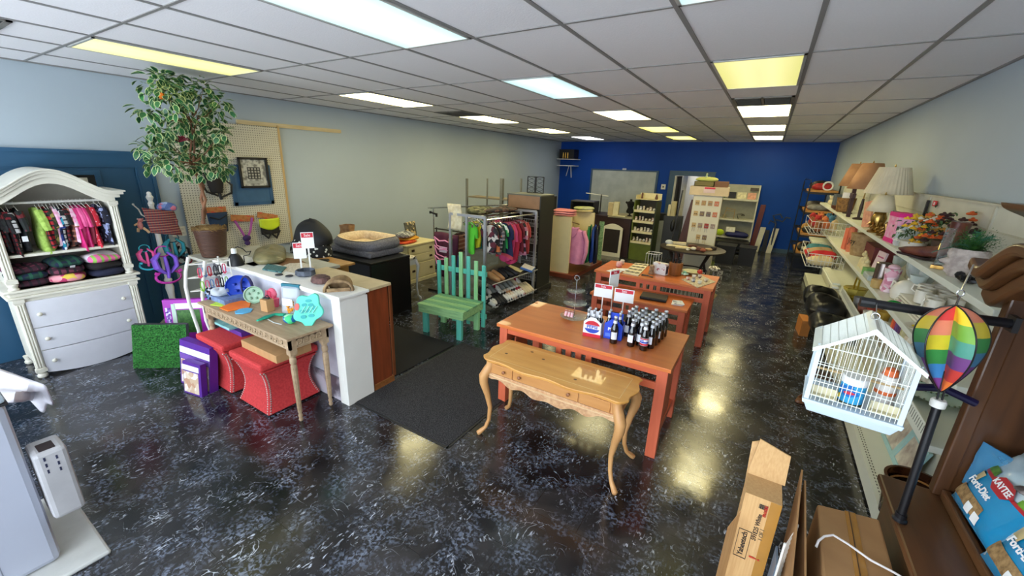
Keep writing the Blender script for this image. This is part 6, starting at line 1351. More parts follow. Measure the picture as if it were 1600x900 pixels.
for k in range(2): folded(('lower cream','upper grey and lime')[k] + ' folded sweater on the rear panel of the merchandiser',(-3.18,7.97,1.191 + .045 * k),.40,.30,.055,[mat('cream_knit',(206,190,140),.9),mat('grey_lime_knit',(170,170,150),.9,c2=(190,200,120),scale=10)][k],.1,'folded sweaters on the rear panel',cat='sweater',name='folded_sweater',seed=175 + k)
t = thing('mint_lace_panel','narrow mint green patterned panel standing beside the blue sweatshirt','panel',(-2.98,8.72,0)); a_,b_ = at_y(937,350,8.72).x + 2.98,at_y(945,341,8.72).x + 2.98
MB().box(a_,b_,-.01,.01,0,.93).build('panel',mat('mint_lace',(150,190,150),.7,c2=(96,140,104),scale=30),t)
# ---- dark desk, frame mirror, mannequin, register, garment t-stand
dk = thing('dark_brown_service_desk','dark brown service desk in front of the whiteboard','desk',(-3.4,9.95,0)); O = dk.location; DKB = mat('dark_brown_laminate',(52,24,22),.45,var=.2)
MB(O).box(-4.6,-2.66,9.70,10.5,0,.93).build('case',DKB,dk); MB(O).box(-3.22,-2.63,9.66,10.52,.93,.965).build('top',mat('beige_desk_top',(170,160,130),.5),dk,bevel=.005); MB(O).box(-4.6,-3.22,9.68,10.52,.93,.955).build('top',DKB,dk)
t = thing('chalkboard_frame','arched cream wooden frame with dark board leaning on the service desk','framed board',(-3.05,9.56,0)); A_,B_ = -3.30 + 3.05,-2.80 + 3.05
m = MB(); n = 16; outer = [(A_,0),(B_,0),(B_,.70)] + [(B_ + (A_ - B_) * i / n,.70 + .09 * sin(pi * i / n)) for i in range(1,n)] + [(A_,.70)]
m.prism(outer,.0,.03,'Y'); m.build('frame',OFFW,t,bevel=.004).rotation_euler.x = -.06
MB().box(A_ + .06,B_ - .06,-.004,.0,.10,.66).build('dark_board',mat('board_dark',(30,20,18),.5),t).rotation_euler.x = -.06
m = MB()
for i in range(7): m.lathe([(.010,0),(.014,.01),(.007,.02),(.010,.045)],(A_ + .08 + i * .055,-.01,.055),8)
m.build('spindle_gallery',OFFW,t,smooth=True)
t = thing('black_dress_form','small black dress form torso standing on the service desk','dress form',(-2.78,9.95,.966)); MB().lathe([(.06,0),(.07,.01),(.02,.03),(.02,.06),(.085,.08),(.09,.12),(.06,.20),(.085,.27),(.095,.31),(.07,.345),(.028,.36),(.03,.40),(.002,.405)],n=20,sy=.7).build('torso',mat('black_velvet',(12,12,14),.9),t,smooth=True)
MB().tube([(-.085,0,.31),(-.12,0,.335)],[.03,.02],8).tube([(.085,0,.31),(.12,0,.335)],[.03,.02],8).build('shoulder',mat('black_velvet',(12,12,14),.9),t,smooth=True)
t = thing('black_television','black boxy television on the service desk at its left','television',(-3.95,9.95,.956),.05); MB().box(-.32,.32,-.2,.2,0,.30).build('case',BLACK,t,bevel=.02); MB().box(-.29,.29,-.205,-.2,.03,.27).build('screen',mat('dark_screen',(14,16,20),.12),t); MB().box(-.08,.10,-.208,-.205,.01,.035).build('white_label',PAPER,t)
t = thing('cream_cash_register','cream plastic register case on the service desk','register',(-3.16,9.85,.966),.2); MB().box(-.12,.0,-.1,.12,0,.30).build('left_case',mat('tan_case',(196,176,130),.5),t,bevel=.006); MB().box(.005,.13,-.1,.12,0,.32).build('right_case',mat('cream_case',(222,212,172),.5),t,bevel=.006)
o = MB().box(-.16,.16,-.1,.1,0,.02).build('cream_paper_tray',mat('cream_case',(222,212,172),.5),loc=(-2.95,9.72,.966),bevel=.004); tag(o,'flat cream tray at the front of the service desk','tray')
t = thing('desk_spinner_rail','thin horizontal white rail on a short dark stand above the television','display stand',(-3.62,10.2,.956)); MB().tube([(0,0,0),(0,0,.46)],.016,8).build('stand',DARKM,t); MB().tube([(-.42,0,.47),(.18,0,.43)],.010,8).build('rail',WHITE,t); MB().tube([(.05,0,.36),(.2,0,.36),(.2,0,.25)],.006,6).tube([(-.1,0,.3),(.05,0,.3)],.006,6).build('hook',SIL,t)
o = MB((-4.3,8.45,0)).box(-4.55,-4.10,8.35,8.60,0,1.42).build('black_cabinet',BLACK,bevel=.01); tag(o,'black cabinet rising behind the pink folded sweaters','cabinet')
# whiteboard, thermostat, corner shelf
t = thing('whiteboard','large whiteboard with slate blue frame on the deep blue back wall','whiteboard',(-4.0,YB,.6)); O = t.location
MB(O).box(-5.03,-3.0,YB - .02,YB - .001,.62,1.985).build('board',mat('whiteboard',(186,190,180),.35,c2=(168,172,164),scale=3),t)
m = MB(O); m.box(-5.09,-2.94,YB - .03,YB - .001,1.985,2.03).box(-5.09,-5.03,YB - .03,YB - .001,.58,1.985).box(-3.0,-2.94,YB - .03,YB - .001,.58,1.985).box(-5.03,-3.0,YB - .03,YB - .001,.58,.62); m.build('frame',TRIMB,t); MB(O).box(-4.05,-3.93,YB - .05,YB - .03,2.02,2.07).build('clip',SIL,t,bevel=.005)
t = thing('thermostat','small cream thermostat on the blue wall beside the back doorway','thermostat',(-2.75,YB,1.5)); MB().box(-.065,.065,-.03,0,0,.15).build('cover',OFFW,t,bevel=.006); MB().box(-.022,.022,-.034,-.03,.05,.10).build('dial',mat('thermo_dark',(90,80,60),.4),t)
t = thing('corner_wall_shelf','dark corner shelf with white metal arms high in the far left corner','wall shelf',(-5.80,YB - .3,2.1)); MB().box(-.30,.22,-.1,.28,.20,.50).build('box',mat('shelf_black',(24,22,22),.5),t)
for x in (-.14,-.06,.02): MB().lathe([(.02,.22),(.025,.24),(.02,.36),(.012,.40)],(x,-.13,0),10).build('gold_trophy',mat('gold',(190,150,70),.3,metal=.8),t,smooth=True)
MB().box(-.34,.30,-.18,.28,.185,.205).box(-.32,.26,-.18,.28,-.02,.0).build('white_shelf_board',WHITE,t); MB().tube([(.12,-.05,.0),(.14,.0,-.38)],.012,6).tube([(.06,-.05,0),(-.14,.2,-.34)],.010,6).build('white_arm',WHITE,t)
# green display stand with shelves of knick-knacks
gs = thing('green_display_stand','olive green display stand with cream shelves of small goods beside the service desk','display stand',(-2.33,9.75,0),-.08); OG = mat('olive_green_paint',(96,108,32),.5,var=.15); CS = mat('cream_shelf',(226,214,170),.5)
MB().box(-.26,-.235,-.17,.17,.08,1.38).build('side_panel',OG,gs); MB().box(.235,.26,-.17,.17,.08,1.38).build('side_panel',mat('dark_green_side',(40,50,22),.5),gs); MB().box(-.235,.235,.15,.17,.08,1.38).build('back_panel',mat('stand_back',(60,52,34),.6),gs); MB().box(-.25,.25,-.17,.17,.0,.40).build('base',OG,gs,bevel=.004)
r = random.Random(77); cn = 0
for j,z in enumerate((.42,.66,.90,1.14)):
 MB().box(-.235,.235,-.20,.15,z,z + .018).box(-.235,.235,-.205,-.195,z - .02,z + .035).build('shelf',CS,gs)
 for i in range(6):
  kd = r.choice('sbc'); c = [(150,110,80),(200,190,170),(90,60,50),(180,170,60),(170,160,170),(110,120,140),(140,50,60)][r.randrange(7)]; wp = gs.matrix_basis @ Vector((-.19 + .076 * i,-.12 + r.uniform(0,.05),z + .019)); m = MB(wp); mt = mat('kk_%d' % c[0],c,.5,c2=(230,226,214),scale=30,ramp=(.4,.6))
  if kd == 's': m.lathe([(.02,0),(.024,.005),(.02,.05),(.028,.07),(.02,.10),(.002,.11)],wp,10); nm = 'small_figurine'
  elif kd == 'b': m.cb(wp + Vector((0,0,.045)),(.055,.03,.09),rz=r.uniform(-.3,.3)); nm = 'small_box'
  else: m.lathe([(.018,0),(.03,.02),(.03,.06),(.024,.065),(.002,.06)],wp,12); nm = 'small_cup'
  o = m.build(nm,mt,smooth=(kd != 'b')); cn += 1
  tag(o,'tiny %s on the green stand, shelf %s, place %d from the left' % (nm.split('_')[1],('lowest','second','third','top')[j],i + 1),nm.split('_')[1],'knick-knacks on the green stand')
t = thing('open_cream_box','open cream box with dark figurines on top of the green display stand','box',(-2.33,9.78,1.40),-.08); MB().box(-.25,.25,-.16,.14,0,.015).box(-.25,.25,.13,.14,0,.14).box(-.25,-.24,-.16,.14,0,.10).build('tray',CS,t); MB().lathe([(.03,.015),(.02,.06),(.025,.12),(.01,.15)],(-.16,0,0),10).lathe([(.03,.015),(.035,.05),(.02,.10),(.014,.13)],(.17,0,0),10).build('figurine',mat('dark_bronze_fig',(100,60,44),.5),t,smooth=True)
o = MB().cb((0,0,.30),(.50,.02,.60),rx=.0).build('pale_grey_board',mat('pale_grey_board',(150,156,150),.6),loc=(-1.98,10.2,0),rz=.9); o.location.z = .10; tag(o,'pale grey board leaning at the right of the green stand','board')
o.location = (-2.06,10.25,0); o.scale = (1,1,1.5)
t = thing('cream_binders','upright cream box files beside the green stand top','file box',(-1.92,10.35,1.021));
MB().box(-.06,0,-.05,.1,0,.26).build('file',CS,t); MB().box(.01,.10,-.05,.1,0,.34).build('file',mat('tan_file',(200,186,140),.6),t)
o = MB().box(-.2,.2,-.15,.15,0,1.02).build('narrow_grey_cabinet',mat('dark_grey_cab',(52,52,50),.5),loc=(-1.85,10.35,0)); tag(o,'narrow dark cabinet under the cream files','cabinet')
o.location = (-1.85,10.42,0)
t = thing('black_floor_speaker','tall black appliance by the back doorway','appliance',(-2.32,11.6,0)); MB().box(-.10,.10,-.15,.15,0,.95).build('case',BLACK,t,bevel=.01); MB().box(-.08,.08,-.155,-.15,.1,.5).build('grille',DARKM,t)
# stick vac, broom at the doorway
t = thing('brown_coat_on_stand','brown leaning boards and coat beside the jewellery tower','boards',(-1.55,9.9,0)); m = MB(); m.hexa([(-.10,0,0),(.10,0,0),(.10,.1,0),(-.10,.1,0)],[(.10,.1,1.45),(.20,.1,1.45),(.20,.2,1.45),(.10,.2,1.45)]); m.build('board',wood('mahogany_board',(88,40,24),(60,26,16),'Z',.5),t); MB().tube([(-.22,0,.0),(-.14,.0,.9),(-.10,.02,1.65)],.015,6).build('pole',DARKM,t); MB().ball((-.2,0,.85),.09,10,sq=(.6,.6,1.6)).build('dark_bag',BLACK,t,smooth=True)

# ---- white shelving against the back wall
wg = thing('white_wall_shelving','white shelving unit against the blue back wall','shelving',(-.70,12.95,0)); O = wg.location; WG = mat('cream_white_metal',(206,204,188),.5)
MB(O).box(-1.18,-.22,13.10,13.13,.2,1.75).build('back_panel',mat('shelving_back',(176,176,158),.6),wg); MB(O).box(-.235,-.205,12.72,13.12,.2,1.75).build('side_panel',WG,wg); MB(O).box(-1.2,-1.18,12.72,13.12,.2,1.75).build('side_panel',WG,wg)
for z in (1.38,.84,.36): MB(O).box(-1.18,-.235,12.66,13.10,z - .04,z).build('shelf',WG,wg,bevel=.003)
MB(O).box(-1.18,-.235,12.75,13.1,0,.22).build('kick_base',BLACK,wg)
r = random.Random(5)
for (lb,nm,x,z,w_,h,c) in (('small black framed picture on the top shelf of the back shelving','black_picture',-.85,1.381,.18,.17,(20,20,22)),('cream printed picture on the top shelf','cream_picture',-.62,1.381,.22,.17,(196,190,160)),('pink brown picture on the top shelf at the right','pink_picture',-.38,1.381,.20,.17,(190,140,120)),('green edged plaque at the left of the top shelf','green_plaque',-1.08,1.381,.14,.28,(90,110,90)),('dark sign hung at the upper right of the shelving','dark_sign',-.35,1.60,.2,.08,(70,62,50)),('white price card hanging over the folded navy cloth','white_card',-.72,.50,.22,.13,(226,222,206)),('light fixture box on the middle shelf','grey_box',-.95,.841,.12,.09,(120,116,90))):
 o = MB().box(-w_ / 2,w_ / 2,-.012,.012,0,h).build(nm,mat('bg_' + nm,c,.5,c2=tuple(min(255,int(v * 1.2)) for v in c),scale=18),loc=(x,13.06 if z > 1.5 else 12.9 if z > .6 else 12.62,z),bevel=.003); tag(o,lb,'picture' if 'picture' in nm else nm.split('_')[1])
t = thing('black_task_lamp','black spring armed lamp on the middle shelf of the back shelving','lamp',(-.60,12.9,.841)); MB().tube([(0,0,0),(-.05,0,.12),(.08,0,.14)],.01,6).build('arm',DARKM,t); MB().lathe([(.05,0),(.02,.05)],(.1,0,.09),10).build('shade',DARKM,t)
folded('navy blue folded cloth on the bottom shelf of the back shelving',(-.55,12.72,.361),.56,.34,.16,mat('navy_tarp',(24,30,90),.7),0,name='navy_cloth',cat='cloth',seed=181)
t = thing('neon_safety_vest','neon yellow green bundle on the bottom shelf of the back shelving','vest',(-.98,12.72,.361)); MB().ball((0,0,.09),.10,12,sq=(1.1,.8,.9)).build('cloth',mat('neon_lime',(186,214,40),.8,bump=.4,scale=12),t,smooth=True); MB().ball((-.15,.02,.05),.05,10).build('orange_part',mat('burnt_orange',(190,80,40),.8),t,smooth=True)
t = thing('timber_easel','light timber frame standing on the back shelving','easel',(-.85,12.82,.841)); m = MB(); m.tube([(-.12,0,0),(-.06,0,.30)],.008,6).tube([(.14,0,.0),(.14,0,.26)],.008,6).tube([(-.08,0,.2),(.14,0,.2)],.006,6).tube([(-.06,0,.28),(.14,0,.24)],.006,6); m.build('frame',wood('light_timber',(190,160,110),(160,130,84),'Z',.6),t)
for i,(x,y,w_,h) in enumerate(((-.62,10.75,.40,.42),(-.18,10.9,.34,.40))):
 t = thing('black_storage_tote',('left','right')[i] + ' one of two black plastic totes on the floor before the back shelving','tote',(x,y,0)); MB().hexa([(-w_ / 2 * .9,-.2,0),(w_ / 2 * .9,-.2,0),(w_ / 2 * .9,.2,0),(-w_ / 2 * .9,.2,0)],[(-w_ / 2,-.22,h),(w_ / 2,-.22,h),(w_ / 2,.22,h),(-w_ / 2,.22,h)]).build('body',BLACK,t); MB().box(-w_ / 2 - .01,w_ / 2 + .01,-.23,.23,h,h + .02).build('lid',BLACK,t,bevel=.004)
t = thing('dark_book_cart','dark metal cart under the back shelving','cart',(-.5,12.3,0)); MB().box(-.5,.3,-.2,.2,.28,.30).box(-.5,.3,-.2,.2,.05,.07).build('shelf',DARKM,t)
for x in (-.49,.29):
 for y in (-.19,.19): MB().box(x - .01,x + .01,y - .01,y + .01,0,.30).build('post',DARKM,t)
o = MB().hexa([(-.05,0,.0),(.07,0,.0),(.07,.03,0),(-.05,.03,0)],[(.03,.1,1.25),(.15,.1,1.25),(.15,.13,1.25),(.03,.13,1.25)]).build('mahogany_plank',wood('mahogany_plank',(110,40,34),(80,26,24),'Z',.5),loc=(-.16,12.98,0)); tag(o,'red brown plank leaning on the blue wall right of the shelving','plank')
for i,x in enumerate((-.03,.27)):
 o = MB().hexa([(-.06,0,0),(.06,0,0),(.06,.04,0),(-.06,.04,0)],[(.0,.1,.66),(.13,.1,.66),(.13,.14,.66),(.0,.14,.66)]).build('white_shelf_end',WG,loc=(x,12.9,.08)); tag(o,('left','right')[i] + ' one of two cream upright panels leaning on the blue wall','panel'); o.location.z = 0
o = MB().box(-.05,.05,0,.05,0,.6).build('black_upright_panel',BLACK,loc=(.15,12.95,0)); tag(o,'black upright panel between the two cream ones','panel')
t = thing('dark_metal_sculpture','dark twisted metal ornament above the cream leaning panels','ornament',(.30,12.95,0)); m = MB(); m.tube([(0,0,0),(0,0,.8),(-.10,0,1.0),(.05,0,1.05),(.12,0,.95)],.02,6).tube([(0,0,.8),(-.14,0,.86),(-.16,0,.76)],.018,6).tube([(-.02,0,.9),(.14,0,.86),(.2,0,.98),(.3,0,.96)],.02,6); m.build('arms',mat('gunmetal',(52,60,78),.4,metal=.4),t,smooth=True)

# white wire crates around the round table
def wirecrate(p,d,label,n=8,rz=0):
 t = thing('white_wire_rack',label,'wire rack',p,rz); W_,D_,h = d; m = MB()
 for z in (0.006,h * .5,h): m.tube([(-W_ / 2,-D_ / 2,z),(W_ / 2,-D_ / 2,z),(W_ / 2,D_ / 2,z),(-W_ / 2,D_ / 2,z),(-W_ / 2,-D_ / 2,z)],.005,5)
 m.build('frame_wire',mat('white_wire',(214,214,208),.4),t); m = MB()
 for i in range(n + 1):
  x = -W_ / 2 + W_ * i / n; m.tube([(x,-D_ / 2,h),(x,-D_ / 2,0.004),(x,D_ / 2,0.004),(x,D_ / 2,h)],.0035,4)
 m.build('upright_wires',mat('white_wire',(214,214,208),.4),t); return t
wirecrate((-.98,7.05,0),(.62,.36,.46),'white wire crate standing on the floor under the round glass table',10)
wirecrate((-1.38,6.6,0),(.20,.20,.80),'narrow tall white wire rack left of the knife block',5)
t = thing('cream_paper_stand','small cream stand with hanging jewellery right of the wire crate','display stand',(-.52,7.0,0)); MB().tube([(0,0,0),(0,0,.55)],.012,8).build('pole',SIL,t); MB().ball((0,0,.60),.07,10,sq=(1.3,.8,.7)).build('trinkets',patch('silver_trinkets',[(200,196,180),(120,110,96),(230,226,214),(90,80,70)],40),t,smooth=True); MB().cb((.08,0,.42),(.1,.02,.34)).build('hanging_chains',patch('silver_trinkets2',[(170,166,150),(110,100,90),(60,50,44)],50),t); MB().cb((.02,0,.18),(.16,.01,.1),rz=.2,ry=.5).build('cream_tag',mat('cream_tag',(220,196,130),.6),t)

# ---- black wire storage shelving in the far right corner
ms = thing('black_wire_shelving','tall black wire storage shelving in the far right corner','shelving',(.93,11.7,0)); O = ms.location; WIR = mat('black_wire',(40,40,42),.4,metal=.5)
X0,X1,Y0,Y1 = .70,1.20,10.62,12.75
for x in (X0,X1):
 for y in (Y0,Y1): MB(O).tube([(x,y,0),(x,y,1.92)],.014,8).build('post',WIR,ms)
for z in (.10,.42,.82,1.30,1.72):
 m = MB(O); m.box(X0,X0 + .01,Y0,Y1,z - .03,z + .01).box(X1 - .01,X1,Y0,Y1,z - .03,z + .01).box(X0,X1,Y0,Y0 + .01,z - .03,z + .01).box(X0,X1,Y1 - .01,Y1,z - .03,z + .01)
 for i in range(40): y = Y0 + (Y1 - Y0) * i / 39; m.tube([(X0,y,z),(X1,y,z)],.003,4)
 m.build('wire_shelf',WIR,ms)
m = MB(O)
for x in (X0,): m.tube([(x,Y0,1.92),(x,Y0 + .2,1.97),(x,Y1 - .2,1.97),(x,Y1,1.92)],.006,5)
m.build('top_guard',WIR,ms)
r = random.Random(31); AMB = wood('amber_board',(206,150,74),(176,120,50),'Y',.5)
lv = {.10: 'floor',.42: 'second',.82: 'middle',1.30: 'fourth',1.72: 'top'}
for z in (.42,.82,1.30,1.72):
 o = MB().box(-.24,.24,-.5,.5,0,.045).build('amber_shelf_board',AMB,loc=(.95,11.15,z + .012),bevel=.004); tag(o,'amber wooden board lying on the %s level of the black wire shelving' % lv[z],'board')
for z,its in ((1.777,[('red_hat',(190,40,40),.22),('dark_bundle',(30,28,28),.30),('brown_basket',(120,80,50),.24)]),(1.357,[('silver_tins',(150,146,140),.2),('red_pouch',(160,40,36),.14),('grey_tray',(110,106,98),.26)]),(.877,[('dark_pot',(44,40,38),.22),('amber_basket',(190,140,60),.28)]),(.477,[('dark_crate',(36,32,30),.28),('tan_bundle',(170,130,80),.24)])):
 for k,(nm,c,s_) in enumerate(its):
  p = Vector((.92,10.80 + .33 * k,z)); o = folded('%s on the %s level of the black wire shelving' % (nm.replace('_',' '),{1.777: 'top',1.357: 'fourth',.877: 'middle',.477: 'second'}[z]),p,.36,s_ + .04,s_ * .6,mat('ms_' + nm,c,.6,var=.4,scale=16),r.uniform(-.2,.2),name=nm,cat=nm.split('_')[1],seed=int(z * 100) + k)
t = thing('white_ring_wreath','white round ring standing at the front of the top level of the wire shelving','wreath',(1.0,10.68,1.777)); MB().tube([(.08 * cos(a_),0,.085 + .08 * sin(a_)) for a_ in [2 * pi * i / 24 for i in range(25)]],.018,8).build('ring',WHITE,t,smooth=True)

# ================================================================ RIGHT WALL SHELVING
SHW = mat('shelf_cream_metal',(222,224,208),.42,var=.04,scale=3); SHB = mat('shelf_back',(206,204,188),.55,var=.05)
G0,G1 = 2.42,10.1
gd2 = thing('white_gondola_shelving','long cream metal gondola shelving run along the right wall','shelving',(1.05,6.5,0)); O = gd2.location
m = MB(O).box(1.205,1.22,G0,G1,.0,1.93)
m.build('back_panel',SHB,gd2)
m = MB(O)
for k in range(7): y = G0 + .02 + k * (G1 - G0 - .04) / 6; m.box(1.195,1.225,y - .012,y + .012,0,1.94)
m.box(1.19,1.228,G0,G1,1.93,1.945).box(1.198,1.206,G0,G1,1.78,1.79)
m.build('upright',mat('upright_metal',(196,192,172),.5),gd2)
for k,(z,xf,th) in enumerate(((1.565,.885,.035),(1.20,.865,.035),(.88,.845,.035))):
 m = MB(O)
 n = 6
 for i in range(n): y0 = G0 + i * (G1 - G0) / n; m.box(xf,1.20,y0 + .002,y0 + (G1 - G0) / n - .002,z - th,z)
 m.build('shelf',SHW,gd2,bevel=.003)
m = MB(O); m.box(.92,1.20,G0,G1,.02,.14)
for i in range(100):
 y = G0 + .03 + .035 * i
 for x in (.95,.965): m.box(x - .003,x + .003,y - .007,y + .007,.1402,.1412,1)
m.build('base_deck',[SHW,mat('slot_dark',(70,70,62),.6)],gd2)
m = MB(O); m.box(.838,.844,G0,5.4,.88,.955)
for i in range(108): y = G0 + .02 + i * .027; m.cb((.8377,y,.918),(.0012,.006,.05),rx=.25,m=1)
m.build('front_fence',[SHW,mat('slot_grey',(120,124,112),.6)],gd2)
t = thing('red_price_ticket','small red and white ticket fixed on the top band of the gondola back','price ticket',at_x(1461,318,1.19)); MB().box(-.004,0,-.045,.045,-.022,.022).build('card',RED,t); MB().box(-.006,-.004,-.015,.015,-.012,.012).build('white_mark',PAPER,t)
t = thing('dark_bar_strip','short dark upright strip behind the shelf near the lamps','strip',(1.185,4.95,1.60)); MB().box(-.008,.008,-.015,.015,0,.30).build('strip',BLACK,t)
ZA,ZB,ZC2,ZD = 1.566,1.201,.881,.141
def fig(label,nm,p,prof,c,cat,n=16,rough=.45,c2=None,metal=0,sx=1,sy=1,grp=None,mt=None,scale=20):
 o = MB(p).lathe(prof,p,n,sx=sx,sy=sy).build(nm,mt or mat('fg_' + nm + '_%d' % c[0],c,rough,c2=c2,metal=metal,scale=scale),smooth=True); tag(o,label,cat,grp); return o
def boxy(label,nm,p,d,c,cat,rz=0,c2=None,rough=.5,rx=0,ry=0,mt=None):
 o = MB().cb((0,0,d[2] / 2),d,rx=rx,ry=ry).build(nm,mt or mat('bx_' + nm + '_%d' % c[0],c,rough,c2=c2,scale=20),loc=p,rz=rz,bevel=.003); tag(o,label,cat); return o
# --- lamps
def lamp(y,x,r0,r1,hs,zs,cs,cb,label,base='cyl',pleat=0):
 t = thing('table_lamp',label,'lamp',(x,y,ZA),0,None)
 m = MB(); n = 72 if pleat else 32
 vs = []
 for r_,z in ((r0,zs),(r1,zs + hs)):
  for j in range(n): a_ = 2 * pi * j / n; rr = r_ * (1 + (.02 if pleat and j % 2 else 0)); vs.append((rr * cos(a_),rr * sin(a_),z))
 m.add(vs,[(j,(j + 1) % n,n + (j + 1) % n,n + j) for j in range(n)]); m.build('shade',cs,t,smooth=not pleat,solid=.003)
 MB().tube([(0,0,.02),(0,0,zs + hs * .7)],.007,8).build('stem',mat('brass_stem',(180,150,90),.3,metal=.8),t)
 if base == 'urn': MB().lathe([(.06,0),(.065,.01),(.03,.03),(.05,.08),(.06,.14),(.04,.20),(.02,.23),(.014,.26)],n=20).build('base',cb,t,smooth=True)
 else: MB().lathe([(.055,0),(.06,.015),(.015,.03),(.02,.15),(.012,.25)],n=18).build('base',cb,t,smooth=True)
 MB().lathe([(.003,0),(.009,.01),(.002,.03)],(0,0,zs + hs),8).build('finial',mat('brass_stem',(180,150,90),.3,metal=.8),t)
TAN = mat('tan_shade',(176,130,92),.8,c2=(158,112,76),scale=6); IVO = mat('ivory_pleated',(214,200,168),.8)
lamp(5.42,.99,.185,.115,.25,.355,IVO,mat('dark_base',(60,44,36),.5),'lamp with large ivory pleated shade wrapped in film on the top shelf',pleat=1)
lamp(6.55,.99,.19,.10,.30,.365,TAN,mat('dark_turned',(50,32,26),.5),'lamp with plain tan cone shade, just behind the ivory one')
lamp(7.45,.99,.18,.09,.30,.375,TAN,mat('dark_turned',(50,32,26),.5),'lamp with plain tan cone shade, farthest along the top shelf')
lamp(5.15,.93,.11,.06,.15,.20,mat('cream_shade',(226,212,176),.8),mat('brass_lamp',(186,150,80),.25,metal=.9),'small brass lamp with cream shade in front of the big ivory shade','urn')
# --- top shelf goods, far to near
P_ = lambda px,py,z: at_z(px,py,z)
t = thing('cream_teddy_figurine','small cream teddy figurine at the far end of the top shelf','figurine',(.96,9.2,ZA)); CRM = mat('cream_plush2',(220,206,170),.9); MB().ball((0,0,.06),.05,12).build('body',CRM,t,smooth=True); MB().ball((0,0,.13),.035,12).ball((-.03,0,.16),.014,8).ball((.03,0,.16),.014,8).build('head',CRM,t,smooth=True)
boxy('grey metal box standing on the top shelf near its far end','grey_tin_box',(1.02,8.55,ZA),(.2,.16,.22),(90,96,100),'box',.1)
fig('low round brown bowl between the grey box and the basket','brown_bowl',Vector((.95,8.05,ZA)),[(.05,0),(.09,.03),(.10,.07),(.09,.07),(.002,.03)],(96,56,40),'bowl')
t = thing('wicker_basket','brown wicker basket with a white card on the top shelf','basket',(.98,7.72,ZA)); MB().lathe([(.08,0),(.10,.02),(.115,.20),(.12,.205),(.105,.20),(.002,.16)],n=20).build('basket',mat('wicker_tan',(150,110,60),.7,c2=(96,66,32),scale=30,bump=.5),t,smooth=True); MB().cb((0,0,.23),(.12,.02,.10)).build('card',PAPER,t)
t = thing('dark_wooden_cross','dark carved wooden cross shaped stand in front of the tan shades','sculpture',(.93,6.9,ZA)); m = MB(); m.hexa([(-.02,-.06,0),(.02,-.06,0),(.02,.0,0),(-.02,0,0)],[(-.02,.0,.44),(.02,.0,.44),(.02,.06,.44),(-.02,.06,.44)]); m.box(-.018,.018,-.10,.14,.24,.30); m.build('post',wood('dark_carved',(64,32,26),(44,20,16),'Z',.5),t,bevel=.004)
boxy('peach coloured tall leaning card on the top shelf before the small lamp','peach_card',(.92,5.62,ZA),(.02,.14,.27),(226,170,130),'card',.3,rx=-.2,c2=(200,130,110))
r = random.Random(8); BRS = mat('antique_brass',(176,140,76),.3,metal=.85,c2=(120,88,40),scale=30)
for k in range(7):
 y = 4.72 + .10 * k; x = .93 + .02 * (k % 2); t = thing('brass_leaf_ornament','tangled brass leaf ornament on the top shelf, number %d from the pink bag' % (k + 1),'ornament',(x,y,ZA),r.uniform(0,3),'brass ornaments on the top shelf'); m = MB()
 for q in range(9):
  a_ = r.uniform(0,2 * pi); h = r.uniform(.03,.12); m.tube([(0,0,.01),(.03 * cos(a_),.03 * sin(a_),h),(.055 * cos(a_),.055 * sin(a_),h * .7)],[.004,.012,.002],5,sq=.4)
 m.lathe([(.03,0),(.032,.006),(.008,.012)],n=10); m.build('leaves',BRS,t,smooth=True)
t = thing('tall_brass_vase','tall dark green glass vase with gold rim beside the small lamp','vase',(1.05,4.80,ZA)); MB().lathe([(.03,0),(.05,.03),(.045,.12),(.02,.18),(.03,.22)],n=16).build('body',mat('smoky_green',(70,84,60),.2),t,smooth=True); MB().lathe([(.031,.215),(.032,.225)],n=16).build('rim',BRS,t)
boxy('dark picture book standing upright behind the brass ornaments','dark_book',(1.02,5.0,ZA),(.03,.16,.22),(40,48,60),'book',.1,c2=(190,190,180))
boxy('bright pink and white gift bag on the top shelf','pink_gift_bag',(.955,4.50,ZA),(.10,.20,.24),(236,120,170),'bag',.1,c2=(240,190,205))
o = MB().box(-.052,.052,-.102,.102,0,.035).box(-.052,.052,-.102,.102,.21,.242).build('magenta_band',mat('magenta_band',(230,30,130),.5),loc=(.955,4.50,ZA),rz=.1); o.parent = bpy.data.objects['pink_gift_bag']; o.location = (0,0,0); o.rotation_euler = (0,0,0)
GV = glass('vase_glass',(225,232,228),.05,.35)
for k,(x,y,r_,h) in enumerate(((.95,4.30,.05,.15),(.96,4.18,.048,.13),(1.08,4.35,.06,.20),(1.05,4.55,.04,.17))):
 o = MB((x,y,ZA)).lathe([(.002,0.002),(r_ * .8,0),(r_,.02),(r_ * .9,h * .7),(r_ * 1.05,h),(r_ * .98,h),(r_ * .84,h * .7),(r_ * .9,.03),(.002,.012)],(x,y,ZA),20,cap=False).build('clear_glass_vase',GV,smooth=True); tag(o,['short clear glass vase beside the pink bag','clear glass tumbler vase between the pink bag and the yellow flowers','taller clear glass vase at the back behind the pink bag','narrow clear glass vase behind the gift bag'][k],'vase')
